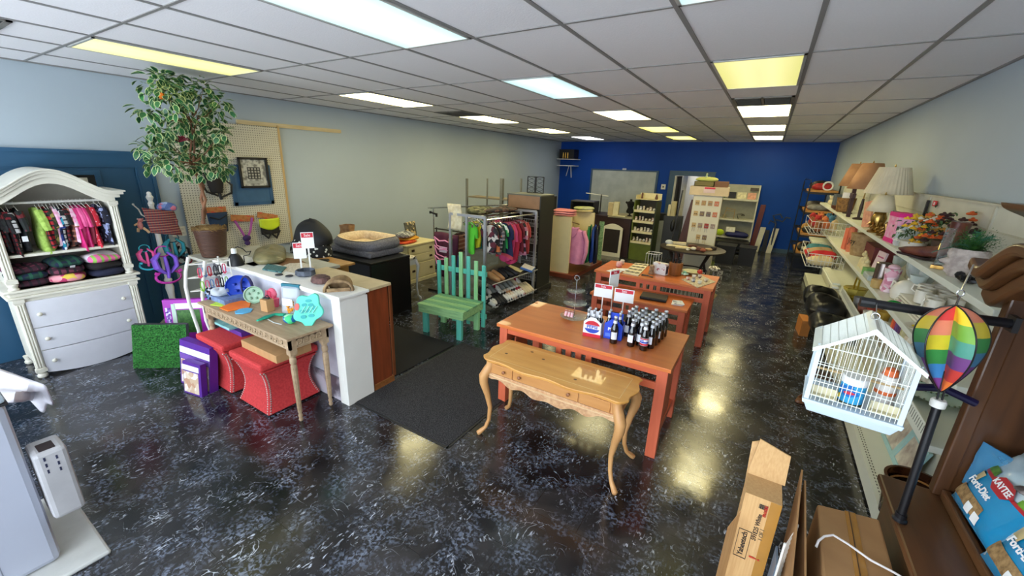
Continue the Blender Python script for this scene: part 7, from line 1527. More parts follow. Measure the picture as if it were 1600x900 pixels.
def bouquet(label,p,cols,s,pot,seed,n=34,potc=(222,216,198)):
 t = thing('flower_arrangement',label,'flower arrangement',p); rr = random.Random(seed)
 if pot: MB().lathe([(.05,0),(.065,.01),(.075,.075),(.068,.075),(.002,.05)],n=18,sy=1.3).build('pot',mat('pot_%d' % potc[0],potc,.4),t,smooth=True)
 tips = [(Vector(p) + Vector((rr.uniform(-.07,.07) * s,rr.uniform(-.08,.08) * s,.10 + rr.uniform(0,.10) * s)),.05 * s) for _ in range(14)]
 leaves(tips,5,.035,.016,Vector(p),seed,'foliage',mat('bouquet_green',(74,104,50),.6,c2=(40,66,30),scale=20),t)
 for k,c in enumerate(cols):
  m = MB()
  for q in range(n // len(cols)):
   d = Vector((rr.uniform(-.09,.07) * s,rr.uniform(-.5,.5) * .28 * s / len(cols) + (k - (len(cols) - 1) / 2) * .20 * s / len(cols) * -1,.10 + rr.uniform(-.03,.13) * s))
   for w_ in range(5): a_ = w_ * 1.257; m.ball(d + Vector((.010 * cos(a_),.010 * sin(a_),.0)) * s,.009 * s,6,sq=(1,1,.7))
   m.ball(d + Vector((0,0,.006 * s)),.008 * s,6)
  m.build('blossoms',mat('bloom_%d_%d' % (c[0],c[1]),c,.7),t,smooth=True)
BQ = 0
bouquet('white and yellow artificial flowers in a small cream pot on the top shelf',(.955,4.02,ZA),[(240,190,40),(232,226,206),(220,170,30)],1.15,True,3)
bouquet('orange and dark red artificial flower spray behind the cowboy boot',(1.08,3.86,ZA + .04),[(210,90,30),(60,28,26)],1.35,True,5,40,(90,70,60))
bouquet('golden yellow flower bunch between the cream pot and the orange spray',(1.05,4.10,ZA + .02),[(222,180,50),(206,150,60)],1.15,True,6,26,(120,110,80))
# cowboy boot
t = thing('cowboy_boot','dark maroon ceramic cowboy boot on the top shelf','boot',(.965,3.66,ZA),2.5); t.scale = (1.1,) * 3; BT = mat('maroon_leather',(74,30,30),.4,c2=(110,60,40),scale=14); m = MB()
m.tube([(-.09,0,.24),(-.085,0,.16),(-.07,0,.09),(-.03,0,.055),(.05,0,.045),(.12,0,.04),(.155,0,.045)],[.052,.045,.042,.045,.038,.028,.006],14,sq=.8); m.build('upper',BT,t,smooth=True)
m = MB(); m.box(-.105,-.055,-.025,.025,0,.035); m.hexa([(-.06,-.02,.02),(.0,-.03,.0),(.0,.03,.0),(-.06,.02,.02)],[(-.06,-.025,.035),(.0,-.035,.012),(.0,.035,.012),(-.06,.025,.035)]); m.hexa([(0,-.03,0),(.15,-.012,.012),(.15,.012,.012),(0,.03,0)],[(0,-.034,.014),(.158,-.012,.024),(.158,.012,.024),(0,.034,.014)]); m.build('sole_and_heel',mat('boot_sole',(40,20,18),.5),t)
MB().tube([(-.12,-.05,.16),(-.09,-.06,.12),(-.05,-.048,.12)],.006,6).tube([(-.10,-.055,.21),(-.07,-.055,.17),(-.04,-.048,.2)],.005,6).build('stitched_scroll',mat('tan_scroll',(190,140,80),.5),t)
t = thing('clear_acrylic_clock','clear acrylic block clock with brass details in front of the head planter','clock',(.94,3.36,ZA),-.4); MB().box(-.02,.02,-.024,.024,.02,.24).build('block',glass('acrylic',(230,236,234),.04,.06),t,bevel=.004); MB().box(-.03,.03,-.03,.03,.0,.02).build('brass_foot',BRS,t); MB().box(-.023,-.02,-.02,.02,.11,.15).build('face',mat('brass_face',(210,170,80),.3,metal=.7),t)
# head planter with fern
t = thing('head_planter','pale stone planter shaped as a classical head in profile, filled with green fern','planter',(.98,3.14,ZA),2.84); STN = mat('pale_stone',(196,182,172),.8,c2=(160,146,138),scale=20,bump=.3)
def headf(u,v):
 a_ = 2 * pi * u; z = .0 + .23 * v; r_ = .055 + .05 * sin(pi * min(1,v * .62 + .1)); face = max(0,cos(a_)) ** 3
 nose = .030 * math.exp(-((v - .50) / .09) ** 2) + .012 * math.exp(-((v - .30) / .05) ** 2) + .014 * math.exp(-((v - .16) / .06) ** 2) - .012 * math.exp(-((v - .39) / .03) ** 2) - .010 * math.exp(-((v - .66) / .06) ** 2)
 hair = .006 * sin(14 * a_) * sin(30 * v) if (v > .68 or cos(a_) < .2) else 0
 rr = r_ + hair; return (rr * cos(a_) * 1.15 + face ** 2 * nose * 1.3,rr * sin(a_) * .88,z)
m = MB(); m.grid(headf,48,30,cu=True); m.build('head',STN,t,smooth=True,ang=80)
m = MB()
for s_ in (-1,1): m.ball((-.01,s_ * .095,.11),.022,10,sq=(.8,.4,1.3)).ball((.085,s_ * .035,.125),.012,8,sq=(.6,1,.6))
m.build('ears_and_eyes',STN,t,smooth=True)
m = MB(); r = random.Random(12)
for i in range(230):
 a_ = r.uniform(0,2 * pi); e = r.uniform(.1,1.3); L_ = r.uniform(.11,.19); d = Vector((cos(a_) * cos(e),sin(a_) * cos(e),sin(e))); b_ = Vector((.05 * cos(a_) * r.random(),.05 * sin(a_) * r.random(),.22))
 for k in range(6):
  p = b_ + d * L_ * k / 5; sd = d.cross(Vector((0,0,1))).normalized() * .018 * (1 - k / 6.5)
  m.add([p - sd,p + d * .012,p + sd,p - d * .001],[(0,1,3),(3,1,2)])
m.build('fern',mat('fern_green',(62,116,44),.6,c2=(30,76,40),scale=14),t)
m = MB(); r = random.Random(14)
for (a_,e,L_) in ((-1.6,.75,.36),(-2.0,.6,.34),(1.3,.45,.46),(1.0,.30,.38),(-1.3,.5,.30),(2.0,.9,.3)):
 d = Vector((cos(a_) * cos(e),sin(a_) * cos(e),sin(e))); pts = [Vector((0,0,.22)) + d * L_ * k / 10 + Vector((0,0,-.10 * (k / 10) ** 2 * L_ / .3)) for k in range(11)]; m.tube(pts,.0025,4)
 sd0 = d.cross(Vector((0,0,1))).normalized()
 for k in range(2,11):
  for q in (-1,1): m.add([pts[k],pts[k] + sd0 * q * .045 * sin(pi * k / 12) + d * .02 + Vector((0,0,-.01)),pts[k] + d * .007],[(0,1,2)])
  for q in (-1,1):
   if k < 10: w2 = (pts[k] + pts[k + 1]) / 2; m.add([w2,w2 + sd0 * q * .042 * sin(pi * k / 12) + d * .02,w2 + d * .007],[(0,1,2)])
m.build('palm_frond',mat('frond_green',(40,110,84),.6),t); t.scale = (.68,) * 3
t = thing('black_metal_car_ornament','black ornate metal ornament near the end of the top shelf','ornament',(.955,2.98,ZA),1.9)
m = MB(); m.ball((0,0,.02),.04,10,sq=(1.6,.6,.5)).ball((.05,0,.03),.022,8); r = random.Random(3)
for k in range(10): a_ = r.uniform(0,6.3); m.ball((.05 * cos(a_),.025 * sin(a_),.02 + .02 * r.random()),.012,6)
m.build('body',mat('black_iron',(26,24,26),.35,metal=.4),t,smooth=True)

# --- second shelf (z 1.20)
t = wirecrate((.86,8.2,ZB),(.46,1.1,.20),'long white wire basket of soft toys at the far end of the second shelf',10)
r = random.Random(19)
TOY = [('tan',(150,96,60)),('orange',(210,120,70)),('cream',(220,196,150)),('red',(180,50,50)),('brown',(96,60,44)),('blue',(80,130,160))]
for k in range(14):
 nm,c = TOY[k % 6]; p = Vector((.72 + .10 * (k % 3) + r.uniform(-.02,.02),7.75 + .075 * k,ZB + .10 + .05 * (k % 2)))
 t = thing('soft_toy','%s soft toy in the wire basket, %s from its near end' % (nm,ORD[k]),'soft toy',p,r.uniform(0,6),'soft toys in the wire basket'); mt = mat('toy_%d' % c[0],c,.9,bump=.3,scale=40)
 MB().ball((0,0,0),.065,10,sq=(1,.8,1)).build('body',mt,t,smooth=True); MB().ball((.02,0,.08),.045,10).ball((.02,-.035,.115),.016,6).ball((.02,.035,.115),.016,6).build('head',mt,t,smooth=True)
boxy('red wooden plaque leaning upright on the second shelf','red_plaque',(.94,6.25,ZB),(.03,.12,.30),(176,84,64),'plaque',.3,rx=-.15,c2=(200,120,90))
t = thing('tan_joy_pot','tan tapered pot lettered Joy on the second shelf','pot',(1.02,6.05,ZB)); MB().lathe([(.09,0),(.095,.01),(.125,.24),(.13,.25),(.115,.25),(.002,.2)],n=24).build('pot',mat('tan_burlap',(176,146,104),.85,c2=(150,120,80),scale=30),t,smooth=True); text('lettering','Joy',.09,(-.115,-.055,.16),(.45,-.9,0),(0,0,1),BLACK,t)
boxy('dark red box at the back of the second shelf','dark_red_box',(1.09,5.55,ZB),(.18,.46,.20),(100,26,30),'box',0)
boxy('orange label box above the red plaque','coral_box',(.93,6.45,ZB),(.06,.10,.26),(214,110,80),'box',.2)
for k,(y,h) in enumerate(((5.28,.16),(5.18,.13),(5.08,.11))):
 t = thing('cream_bear_figurine','cream ceramic bear figurine on the second shelf, %s of three' % ('tallest','middle','shortest')[k],'figurine',(.93,y,ZB),0,'cream bear figurines'); MB().lathe([(.03,0),(.036,.01),(.03,h * .5),(.018,h * .62)],n=12).build('body',mat('cream_ceramic',(222,204,150),.4),t,smooth=True); MB().ball((0,0,h * .8),.024,10).ball((0,-.018,h * .98),.009,6).ball((0,.018,h * .98),.009,6).build('head',mat('cream_ceramic',(222,204,150),.4),t,smooth=True)
t = thing('pink_striped_sign','pink and white framed sign leaning on the second shelf','sign',(.98,4.92,ZB),.15); MB().cb((0,0,.11),(.015,.17,.22),ry=.15).build('board',mat('pale_pink_sign',(226,200,206),.5),t); m = MB()
for i in range(5): m.cb((-.012 + .004 * i,0,.05 + .030 * i),(.006,.13,.012),ry=.15)
m.build('magenta_lines',mat('magenta_lines',(170,50,110),.5),t)
boxy('moss green square candle on the second shelf','green_candle',(.925,4.86,ZB),(.09,.09,.07),(120,170,96),'candle',.2)
o = MB((.92,4.68,ZB)).box(.87,.98,4.58,4.80,ZB,ZB + .05).build('clear_glass_tray',GV,bevel=.01); tag(o,'low clear glass dish in front of the green candle','dish')
o = MB((.93,4.45,ZB)).lathe([(.05,0),(.055,.005),(.055,.19),(.05,.195),(.002,.195)],(.93,4.45,ZB),24).build('steel_canister',mat('brushed_steel',(150,140,134),.22,metal=.9),smooth=True); tag(o,'tall brushed steel canister on the second shelf','canister')
t = thing('pink_wrapped_vase','clear vase wrapped with pink floral paper next to the steel canister','vase',(.945,4.24,ZB)); MB().lathe([(.04,0),(.05,.02),(.042,.10),(.055,.19),(.05,.19),(.002,.12)],n=20).build('vase',patch('pink_floral',[(226,170,186),(240,214,220),(206,130,150),(214,200,196)],34),t,smooth=True); MB().ball((0,0,.20),.04,10,sq=(1,1,.6)).build('paper_ruffle',mat('pink_ruffle',(232,190,200),.8),t,smooth=True)
for k,(x,y,h) in enumerate(((1.08,4.75,.22),(1.12,4.52,.26),(1.08,4.30,.24),(1.1,4.08,.25),(1.04,4.0,.20))):
 o = MB((x,y,ZB)).lathe([(.035,0),(.04,.006),(.007,.02),(.007,.10),(.045,.16),(.05,h),(.044,h),(.035,.165),(.003,.12)],(x,y,ZB),18).build('stemmed_glass',GV,smooth=True); tag(o,'clear stemmed glass at the back of the second shelf, number %d from the far side' % (k + 1),'glass','clear stemmed glasses')
o = MB((.90,4.38,ZB)).lathe([(.03,0),(.038,.005),(.042,.07),(.038,.07),(.002,.01)],(.89,4.33,ZB),16).build('amber_rim_glass',glass('amber_glass',(226,190,120),.05,.4),smooth=True); tag(o,'small clear tumbler with amber rim at the shelf edge','glass')
t = thing('navy_ceramic_pot','navy blue glazed pot with lid behind the teapot','pot',(1.10,4.20,ZB)); MB().lathe([(.05,0),(.07,.02),(.075,.09),(.06,.11),(.002,.115)],n=20).build('body',mat('navy_glaze',(36,44,110),.25),t,smooth=True); MB().ball((0,0,.125),.014,8).build('lid_knob',mat('navy_glaze',(36,44,110),.25),t,smooth=True)
CWH = mat('china_white',(222,216,200),.3,var=.04)
t = thing('white_teapot','large white china teapot near the front of the second shelf','teapot',(.99,4.00,ZB),.4); t.scale = (.85,) * 3; MB().lathe([(.06,0),(.085,.015),(.10,.07),(.085,.13),(.055,.16),(.05,.165),(.03,.18),(.002,.185)],n=28).ball((0,0,.195),.012,8).build('body',CWH,t,smooth=True); MB().tube([(0,.09,.12),(0,.15,.14),(0,.16,.08),(0,.10,.04)],.010,8).build('handle',CWH,t,smooth=True); MB().tube([(0,-.09,.06),(0,-.13,.09),(0,-.16,.14)],[.022,.014,.010],10).build('spout',CWH,t,smooth=True)
def mug(p,rz,label,grp='white mugs on the second shelf'):
 t = thing('white_mug',label,'mug',p,rz,grp); MB().lathe([(.036,0),(.040,.004),(.042,.085),(.039,.087),(.037,.08),(.036,.01),(.002,.008)],n=20).build('body',CWH,t,smooth=True); MB().tube([(0,.040,.07),(0,.066,.068),(0,.07,.035),(0,.042,.018)],.006,6).build('handle',CWH,t,smooth=True); return t
mg0 = None
t = thing('white_platter_stack','stack of white rectangular china platters under the mugs','platters',(1.05,3.66,ZB))
for k in range(4): MB().box(-.115 + .004 * k,.115 - .004 * k,-.29,.29,.019 * k,.019 * k + .015).build('platter',CWH,t,bevel=.005)
for k,(x,y,z_,rz) in enumerate(((1.06,3.88,.077,1),(1.13,3.90,.077,2),(1.14,3.78,.077,.5),(1.04,3.77,.077,2.6),(1.0,3.66,.077,-2.2),(1.11,3.65,.077,3),(1.12,3.53,.077,1.5),(1.02,3.53,.077,2.2),(1.0,3.43,.077,2))):
 lb = 'white china mug on the platter stack, %s' % ['behind the teapot','farthest at the back panel','second at the back panel','right beside the teapot','at the edge, handle to the aisle','in the middle of the back row','near the end of the back row','near the end of the front row','nearest of all'][k]
 if mg0 is None: mg0 = mug((x,y,ZB + z_),rz,lb)
 else: dup(mg0,(x,y,ZB + z_),rz,lb)
t = thing('green_leaf_trinket','green glass leaf trinket dish beside the teapot base','trinket',(.905,3.80,ZB)); MB().ball((0,0,.018),.032,12,sq=(1.3,.9,.55)).build('leaf',mat('emerald_glass',(20,140,50),.15),t,smooth=True); MB().ball((.03,.03,.02),.02,8).build('pink_bead',mat('soft_pink_bead',(226,180,190),.4),t,smooth=True)
t = thing('lemon_print_plate','white plate printed with yellow lemons hanging over the edge of the second shelf','plate',(.95,3.24,ZB)); MB().lathe([(.04,0),(.05,.004),(.10,.018),(.102,.022),(.05,.008),(.002,.006)],n=28).build('plate',CWH,t,smooth=True); m = MB()
for k,(x,y) in enumerate(((-.04,.03),(.03,-.03),(-.02,-.05))): m.ball((x,y,.016),.018,10,sq=(1.3,.9,.3))
m.build('lemon',mat('lemon_yellow',(226,200,40),.4),t,smooth=True); MB().ball((.0,.02,.016),.014,8,sq=(.6,1.4,.3)).build('leaf',mat('leaf_green2',(80,130,50),.5),t,smooth=True)
o = fig('small orange lidded jar beside the lemon plate','orange_jar',Vector((.90,3.06,ZB)),[(.025,0),(.03,.01),(.03,.04),(.02,.05),(.002,.055)],(230,150,40),'jar')
# --- third shelf (z .88)
t = wirecrate((.80,7.3,ZC2),(.40,1.2,.18),'long white wire basket of folded clothes at the far end of the third shelf',10)
for k,(nm,c) in enumerate((('cream',(214,196,150)),('red',(190,30,40)),('maroon',(100,26,44)),('tan',(180,150,110)),('red',(196,34,46)),('teal',(60,120,130)),('cream',(222,206,166)))):
 folded('%s folded cloth heaped in the lower white wire basket, number %d from the near end' % (nm,k + 1),(.76 + .03 * (k % 2),6.82 + .16 * k,ZC2 + .02 + .05 * (k % 2)),.30,.24,.12,mat('cl_%d' % c[0],c,.9),r.uniform(-.3,.3),'cloths in the lower wire basket',cat='cloth',seed=200 + k)
t = thing('shelf_flag_board','pair of long cream shelf boards lying on the third shelf edge','board',(.84,6.1,ZC2)); MB().box(-.06,.0,-.55,.55,0,.02).build('board',SHW,t); MB().box(-.05,.02,-.45,.5,.021,.04).build('board',SHW,t)
GOL = mat('gold_foil_glass',(200,176,60),.15,metal=.7)
t = thing('gold_glass_basket','gold rimmed glass basket with handle on the third shelf','glass basket',(.93,5.25,ZC2)); MB().lathe([(.06,0),(.08,.02),(.10,.10),(.095,.10),(.075,.02),(.002,.015)],n=8).build('bowl',glass('gold_glass',(210,190,90),.1,.5),t); MB().lathe([(.098,.098),(.104,.104),(.098,.108)],n=8).build('gold_rim',GOL,t); MB().tube([(0,.10,.10),(0,.07,.20),(0,-.07,.20),(0,-.10,.10)],.008,6).build('handle',GOL,t,smooth=True)
for k,(x,y) in enumerate(((.90,4.98),(.96,4.88))):
 o = MB((x,y,ZC2)).lathe([(.03,0),(.05,.02),(.06,.07),(.055,.07),(.002,.02)],(x,y,ZC2),8).build('gold_faceted_bowl',GOL); tag(o,('larger','smaller')[k] + ' gold faceted bowl next to the glass basket','bowl'); o.scale = (1 - .2 * k,) * 3
for k in range(7):
 x,y = .90 + .05 * (k % 3),4.78 - .08 * k; c = [(150,150,150),(214,210,200),(60,56,54),(130,76,60),(150,60,40),(200,160,60),(214,208,190)][k]; nm = ['steel_tumbler','white_cup','black_gravy_jug','brown_jar','rust_jar','mustard_tin','white_bowl'][k]
 fig('%s on the third shelf beyond the bird cage' % nm.replace('_',' '),nm,Vector((x,y,ZC2)),[(.03,0),(.04,.01),(.045,.08),(.05,.12),(.045,.12),(.002,.05)],c,nm.split('_')[1],metal=.7 if k == 0 else 0)
t = thing('stack_of_white_bowls','stack of three white bowls on the third shelf beneath the lemon plate','bowls',(.95,4.12,ZC2))
for k in range(3): MB().lathe([(.03,.02 * k),(.06,.02 * k + .02),(.075,.02 * k + .05),(.07,.02 * k + .05),(.002,.02 * k + .02)],n=20).build('bowl',CWH,t,smooth=True)
for k,(c,nm) in enumerate((((230,100,40),'orange'),((206,60,50),'red'),((120,60,130),'purple'),((80,50,110),'violet'),((90,40,90),'plum'),((200,190,140),'cream'))):
 boxy('%s spined book upright on the third shelf behind the cage' % nm,nm + '_book',(1.05,3.98 - .05 * k,ZC2),(.16,.035,.22),c,'book',rnd(-.05,.05))
for k in range(4):
 y = 3.62 - .16 * k; boxy('%s cup packet leaning on the third shelf behind the cage' % ('tan','grey','pale','brown')[k],('tan','grey','pale','brown')[k] + '_packet',(1.02,y,ZC2),(.05,.13,.15),[(200,170,110),(130,130,130),(206,202,190),(130,90,60)][k],'packet',.2,c2=(240,236,226))
PLT = glass('pale_green_glass',(190,215,200),.08,.5)
for k,(x,y,r_) in enumerate(((1.02,3.16,.13),(1.0,3.0,.14))):
 t = thing('green_glass_plate',('large pale green glass plate with beaded rim, the farther one','large pale green glass plate with beaded rim, the nearer one')[k],'plate',(x,y,ZC2 + .002 + .012 * k)); MB().lathe([(.05,0),(.06,.003),(r_,.02),(r_ + .002,.024),(.06,.008),(.002,.006)],n=36).build('plate',PLT,t,smooth=True); m = MB()
 for q in range(36): a_ = 2 * pi * q / 36; m.ball((r_ * cos(a_),r_ * sin(a_),.024),.006,6)
 m.build('beaded_rim',mat('rim_beads',(96,110,80),.3),t,smooth=True)
# --- deck
BAG = mat('black_bin_bag',(26,28,34),.3,var=.3,bump=.8,scale=10)
for k,(y,h,w_) in enumerate(((7.6,.30,.5),(6.9,.34,.6),(6.2,.26,.5))):
 folded('glossy black bin bag on the lowest deck, %s of three' % ('farthest','middle','nearest')[k],(.95,y,ZD),.42,w_,h,BAG,r.uniform(-.2,.2),'black bags on the lowest deck',name='black_bag',cat='bag',seed=210 + k)
boxy('orange brown wooden crate end on the floor before the deck','orange_crate',(.72,6.5,0.0),(.10,.30,.22),(190,120,50),'crate',.1)
t = thing('brown_sandals','pair of brown leather sandals on the floor under the bird cage','shoes',(.70,4.35,0),.8); LB = mat('brown_leather',(120,74,40),.4)
for s_ in (-1,1): MB().lathe([(.10,0),(.11,.01),(.10,.03),(.002,.035)],(0,s_ * .07,0),16,sy=.42).build('footbed',LB,t,smooth=True); MB().tube([(-.03,s_ * .07 - .045,.02),(-.03,s_ * .07,.09),(-.03,s_ * .07 + .045,.02)],.012,6).tube([(.04,s_ * .07 - .04,.02),(.05,s_ * .07,.07),(.04,s_ * .07 + .04,.02)],.010,6).build('strap',LB,t,smooth=True)
boxy('dark wooden box on the floor beside the sandals','dark_wood_box',(.80,4.7,0),(.16,.3,.16),(60,36,26),'box',.1)
t = thing('striped_flag_fan','red and white striped fan shaped flag decoration on the lowest deck','flag',(1.02,4.0,ZD + .01),.3); m1 = MB(); m2 = MB()
for i in range(9):
 a0 = -.75 + 1.5 * i / 9; a1 = -.75 + 1.5 * (i + 1) / 9; q = (m1 if i % 2 else m2); q.add([(.05 * cos(a0),.05 * sin(a0),.05),(.19 * cos(a0),.19 * sin(a0),.10),(.19 * cos(a1),.19 * sin(a1),.10),(.05 * cos(a1),.05 * sin(a1),.05)],[(0,1,2,3)])
m1.build('white_stripe',PAPER,t,solid=.002); m2.build('red_stripe',mat('flag_red',(150,44,44),.6),t,solid=.002); MB().tube([(0,0,0),(.05,0,.05),(-.05,0,.06),(-.02,.06,0)],.004,6).build('wire_foot',BRS,t)
for k,(y,h) in enumerate(((3.72,.30),(3.42,.26),(4.05,.22))):
 t = thing('framed_print','pale turquoise framed print leaning on the back panel of the deck, %s' % ('middle one','nearest one','farthest one')[k],'picture',(1.10,y,ZD + .001),0,'framed prints on the deck'); m = MB()
 def fr(a,b,c,d_,x0,x1): m.hexa([(x0 + a * .3,c,a),(x1 + a * .3,c,a),(x1 + a * .3,d_,a),(x0 + a * .3,d_,a)],[(x0 + b * .3,c,b),(x1 + b * .3,c,b),(x1 + b * .3,d_,b),(x0 + b * .3,d_,b)])
 W_ = .15; fr(0,.03,-W_,W_,-.01,.01); fr(h - .03,h,-W_,W_,-.01,.01); fr(.03,h - .03,-W_,-W_ + .03,-.01,.01); fr(.03,h - .03,W_ - .03,W_,-.01,.01); m.build('frame',mat('turq_frame',(160,200,200),.5),t); m = MB(); fr(.02,h - .02,-W_ + .02,W_ - .02,-.004,.004); m.build('print',mat('botanical_print',(214,208,190),.5,c2=(150,130,120),scale=10),t)

# ================================================================ NEAR RIGHT: HUTCH, SPINNER, CAGE, CARTONS
WAL = wood('dark_walnut',(98,62,34),(56,32,16),'Z',.38,scale=4,coat=.2); WALY = wood('dark_walnut_y',(104,66,36),(60,36,18),'Y',.38,scale=4,coat=.2)
ht = thing('dark_wooden_hutch','dark walnut hutch with carved cornice and a wide counter at the right edge','hutch',(1.0,1.2,0)); O = ht.location
HY0,HY1 = .35,2.00
MB(O).box(.64,1.24,HY0,HY1,0,.86).build('base_cabinet',WALY,ht)
m = MB(O); m.box(.60,1.24,HY0,HY1 + .02,.865,.895); m.build('counter',WALY,ht,bevel=.008)
MB(O).box(.625,1.24,HY0,HY1 + .01,.84,.865).build('counter_moulding',WALY,ht,bevel=.006)
MB(O).box(.775,.80,HY0,HY1 - .02,.896,.935).build('shelf_rail',WALY,ht,bevel=.006)
MB(O).box(.80,1.22,HY0,HY1 - .03,.896,.91).build('shelf_floor',WALY,ht)
MB(O).box(.77,1.24,1.995,2.02,.896,1.80).build('side_panel',WAL,ht); MB(O).box(.755,.80,1.985,2.03,.896,1.80).build('face_stile',WAL,ht,bevel=.006)
MB(O).box(1.215,1.24,HY0,1.995,.896,1.80).build('back_panel',WAL,ht)
MB(O).box(.77,1.24,HY0,HY0 + .025,.896,1.80).build('side_panel',WAL,ht)
# cornice: stacked ogee mouldings returning round the far corner
def ogee(z0,h,out0,out1,nm):
 """S-shaped section swept along the front (-X) and mitred round the far end (+Y)"""
 n = 12; pr = []
 for i in range(n + 1):
  t_ = i / n; pr.append((out0 + (out1 - out0) * (t_ - sin(2 * pi * t_) / (2 * pi) * .9),z0 + h * t_))
 vs = [];
 for (o_,z) in pr: vs += [(.755 - o_,HY0,z),(.755 - o_,2.03 + o_,z),(1.24,2.03 + o_,z)]
 fs = []
 for i in range(n): a_ = 3 * i; fs += [(a_,a_ + 1,a_ + 4,a_ + 3),(a_ + 1,a_ + 2,a_ + 5,a_ + 4)]
 k = len(vs); t0 = 3 * n; vs += [(1.24,HY0,pr[-1][1]),(1.24,HY0,pr[0][1])]
 fs += [(t0,t0 + 1,t0 + 2,k),(0,k + 1,2,1)]; fs += [tuple([3 * i for i in range(n + 1)] + [k,k + 1])]; fs += [tuple([3 * i + 2 for i in range(n + 1)] + [k,k + 1])]
 MB(O).add(vs,fs).build(nm,WALY,ht,smooth=True,ang=50)
# shaped bonnet mouldings: layered S-curved boards rising toward the middle of the hutch
def wave(y,dz,dy=0):
 t_ = (2.14 + dy - y) / .20; t_ = max(0,t_); return 1.795 + dz - .03 * math.exp(-((t_ - .35) / .28) ** 2) + (.085 * (1 - cos(pi * min(1,max(0,(t_ - .4)) / 1.1))) / 2) - (.03 * min(2,max(0,t_ - 1.7)) / 2)
for k,(x0,x1,dz,dy,nm) in enumerate(((.68,1.24,.020,.03,'upper'),(.705,1.24,-.018,.015,'middle'),(.73,1.24,-.052,0,'lower'))):
 ys = [2.14 + dy - i * .02 for i in range(90)]; MB(O).prism([(y,wave(y,dz,dy)) for y in ys] + [(y,wave(y,dz,dy) - .042 - .02 * (k == 2)) for y in ys[::-1]],x0,x1,'X').build(nm + '_bonnet_moulding',WALY,ht,bevel=.010,smooth=True)
m = MB(O)
for k in range(5): m.tube([(.79 + .09 * k,2.035,1.825),(.79 + .09 * k,2.035,1.93)],.022,8)
m.box(.77,1.24,.35,2.03,1.825,1.95); m.build('reeded_frieze',mat('walnut_pale',(150,116,96),.5,c2=(110,80,64),scale=8),ht)
ogee(1.94,.07,.0,.07,'crown_moulding')

# feed bags
FB = mat('feed_blue',(20,140,190),.25,coat=.4); FPH = mat('feed_photo',(196,214,220),.3,c2=(150,176,190),scale=5,coat=.4); PEL = mat('pellets',(176,142,96),.6,c2=(120,92,56),scale=60)
KRD = mat('feed_red',(176,34,46),.35); GRS = mat('feed_grass',(110,160,50),.5,c2=(60,110,30),scale=40)
def feedbag(org,xd,yd,label,W=.36,H=.26,T=.09,art=True,grp=None,film=False):
 """pillow pack lying back: org is its lower left corner; xd runs along its bottom edge, yd up its face"""
 xd = Vector(xd).normalized(); yd = (Vector(yd) - xd * Vector(yd).dot(xd)).normalized(); zd = xd.cross(yd)
 t = thing('feed_bag',label,'bag',org,0,grp)
 def P3(u,v,h): return xd * (u * W) + yd * (v * H) + zd * h
 def bulge(u,v): return T * .5 * (max(0,1 - abs(2 * u - 1) ** 3.2)) ** .6 * (max(0,1 - abs(2 * v - 1) ** 3.2)) ** .6 + .003 * sin(17 * u + 3 * v) * sin(11 * v)
 m = MB(); n1,n2 = 24,18
 m.grid(lambda u,v: P3(u,v,bulge(u,v) + .002),n1,n2); m.grid(lambda u,v: P3(u,v,-bulge(u,v) * .7),n1,n2)
 base = glass('film_blue',(90,170,220),.12,.35) if film else FPH
 m.build('bag',base,t,smooth=True,ang=80)
 def dec(nm,poly,mt,off=.0025,gd=10):
  (u0,u1,v0,v1) = poly; sk = 0
  mm = MB(); mm.grid(lambda u,v: P3(u0 + (u1 - u0) * u,v0 + (v1 - v0) * v,bulge(u0 + (u1 - u0) * u,v0 + (v1 - v0) * v) + off),gd,gd); mm.build(nm,mt,t,smooth=True)
 if art:
  dec('blue_field',(.0,1,.0,.60),FB,.004); dec('pellet_panel',(.06,.60,.12,.30),PEL,.006); dec('red_stripe',(0,1,.585,.625),KRD,.006); dec('grass_strip',(.02,.30,.625,.72),GRS,.0055); dec('grass_strip',(.72,.95,.625,.70),GRS,.0055)
  dec('white_roundel',(.40,.50,.10,.22),PAPER,.008,4); dec('white_roundel',(.54,.64,.08,.20),PAPER,.008,4); dec('gold_roundel',(.05,.22,.44,.56),mat('gold_label',(226,206,150),.4),.007,4)
  mm = MB(); c = P3(.50,.62,bulge(.5,.62) + .010); mm.add([c + xd * a_ + yd * b_ for a_,b_ in ((-.062,0),(-.03,.028),(.03,.028),(.062,0),(.03,-.028),(-.03,-.028))],[(0,1,2,3,4,5)]); mm.build('red_badge',KRD,t,solid=.001)
  text('lettering','KAYTEE',.030,c + zd * .002,xd,yd,PAPER,t,bold=.0006,sx=.9)
  text('lettering','Forti-Diet',.034,P3(.34,.42,bulge(.34,.42) + .011),xd,yd,PAPER,t,bold=.0008,sx=.9)
  mm = MB(); mm.ball(P3(.66,.80,bulge(.66,.80)),.03,12,sq=(1.3,1,.3)); mm.build('animal_picture',mat('fur_print',(96,84,80),.7,c2=(200,190,180),scale=20),t,smooth=True)
 return t
# the bags lean back on the shelf, their bottoms along the front rail, tops toward the back panel
feedbag((.79,1.935,.945),(.03,-1,.02),(.45,.05,.9),'blue small pet feed bag lying nearest the far side panel of the hutch',.33,.27,.09,grp='feed bags in the hutch')
feedbag((.775,1.63,.95),(.05,-1,.03),(.45,.03,.9),'blue small pet feed bag in front, cut by the right edge',.36,.28,.09,grp='feed bags in the hutch')
feedbag((.815,1.975,.99),(.5,-.86,.02),(.12,.0,1),'clear blue plastic wrapped bag standing behind the printed feed bags',.60,.18,.07,False,'feed bags in the hutch',True)

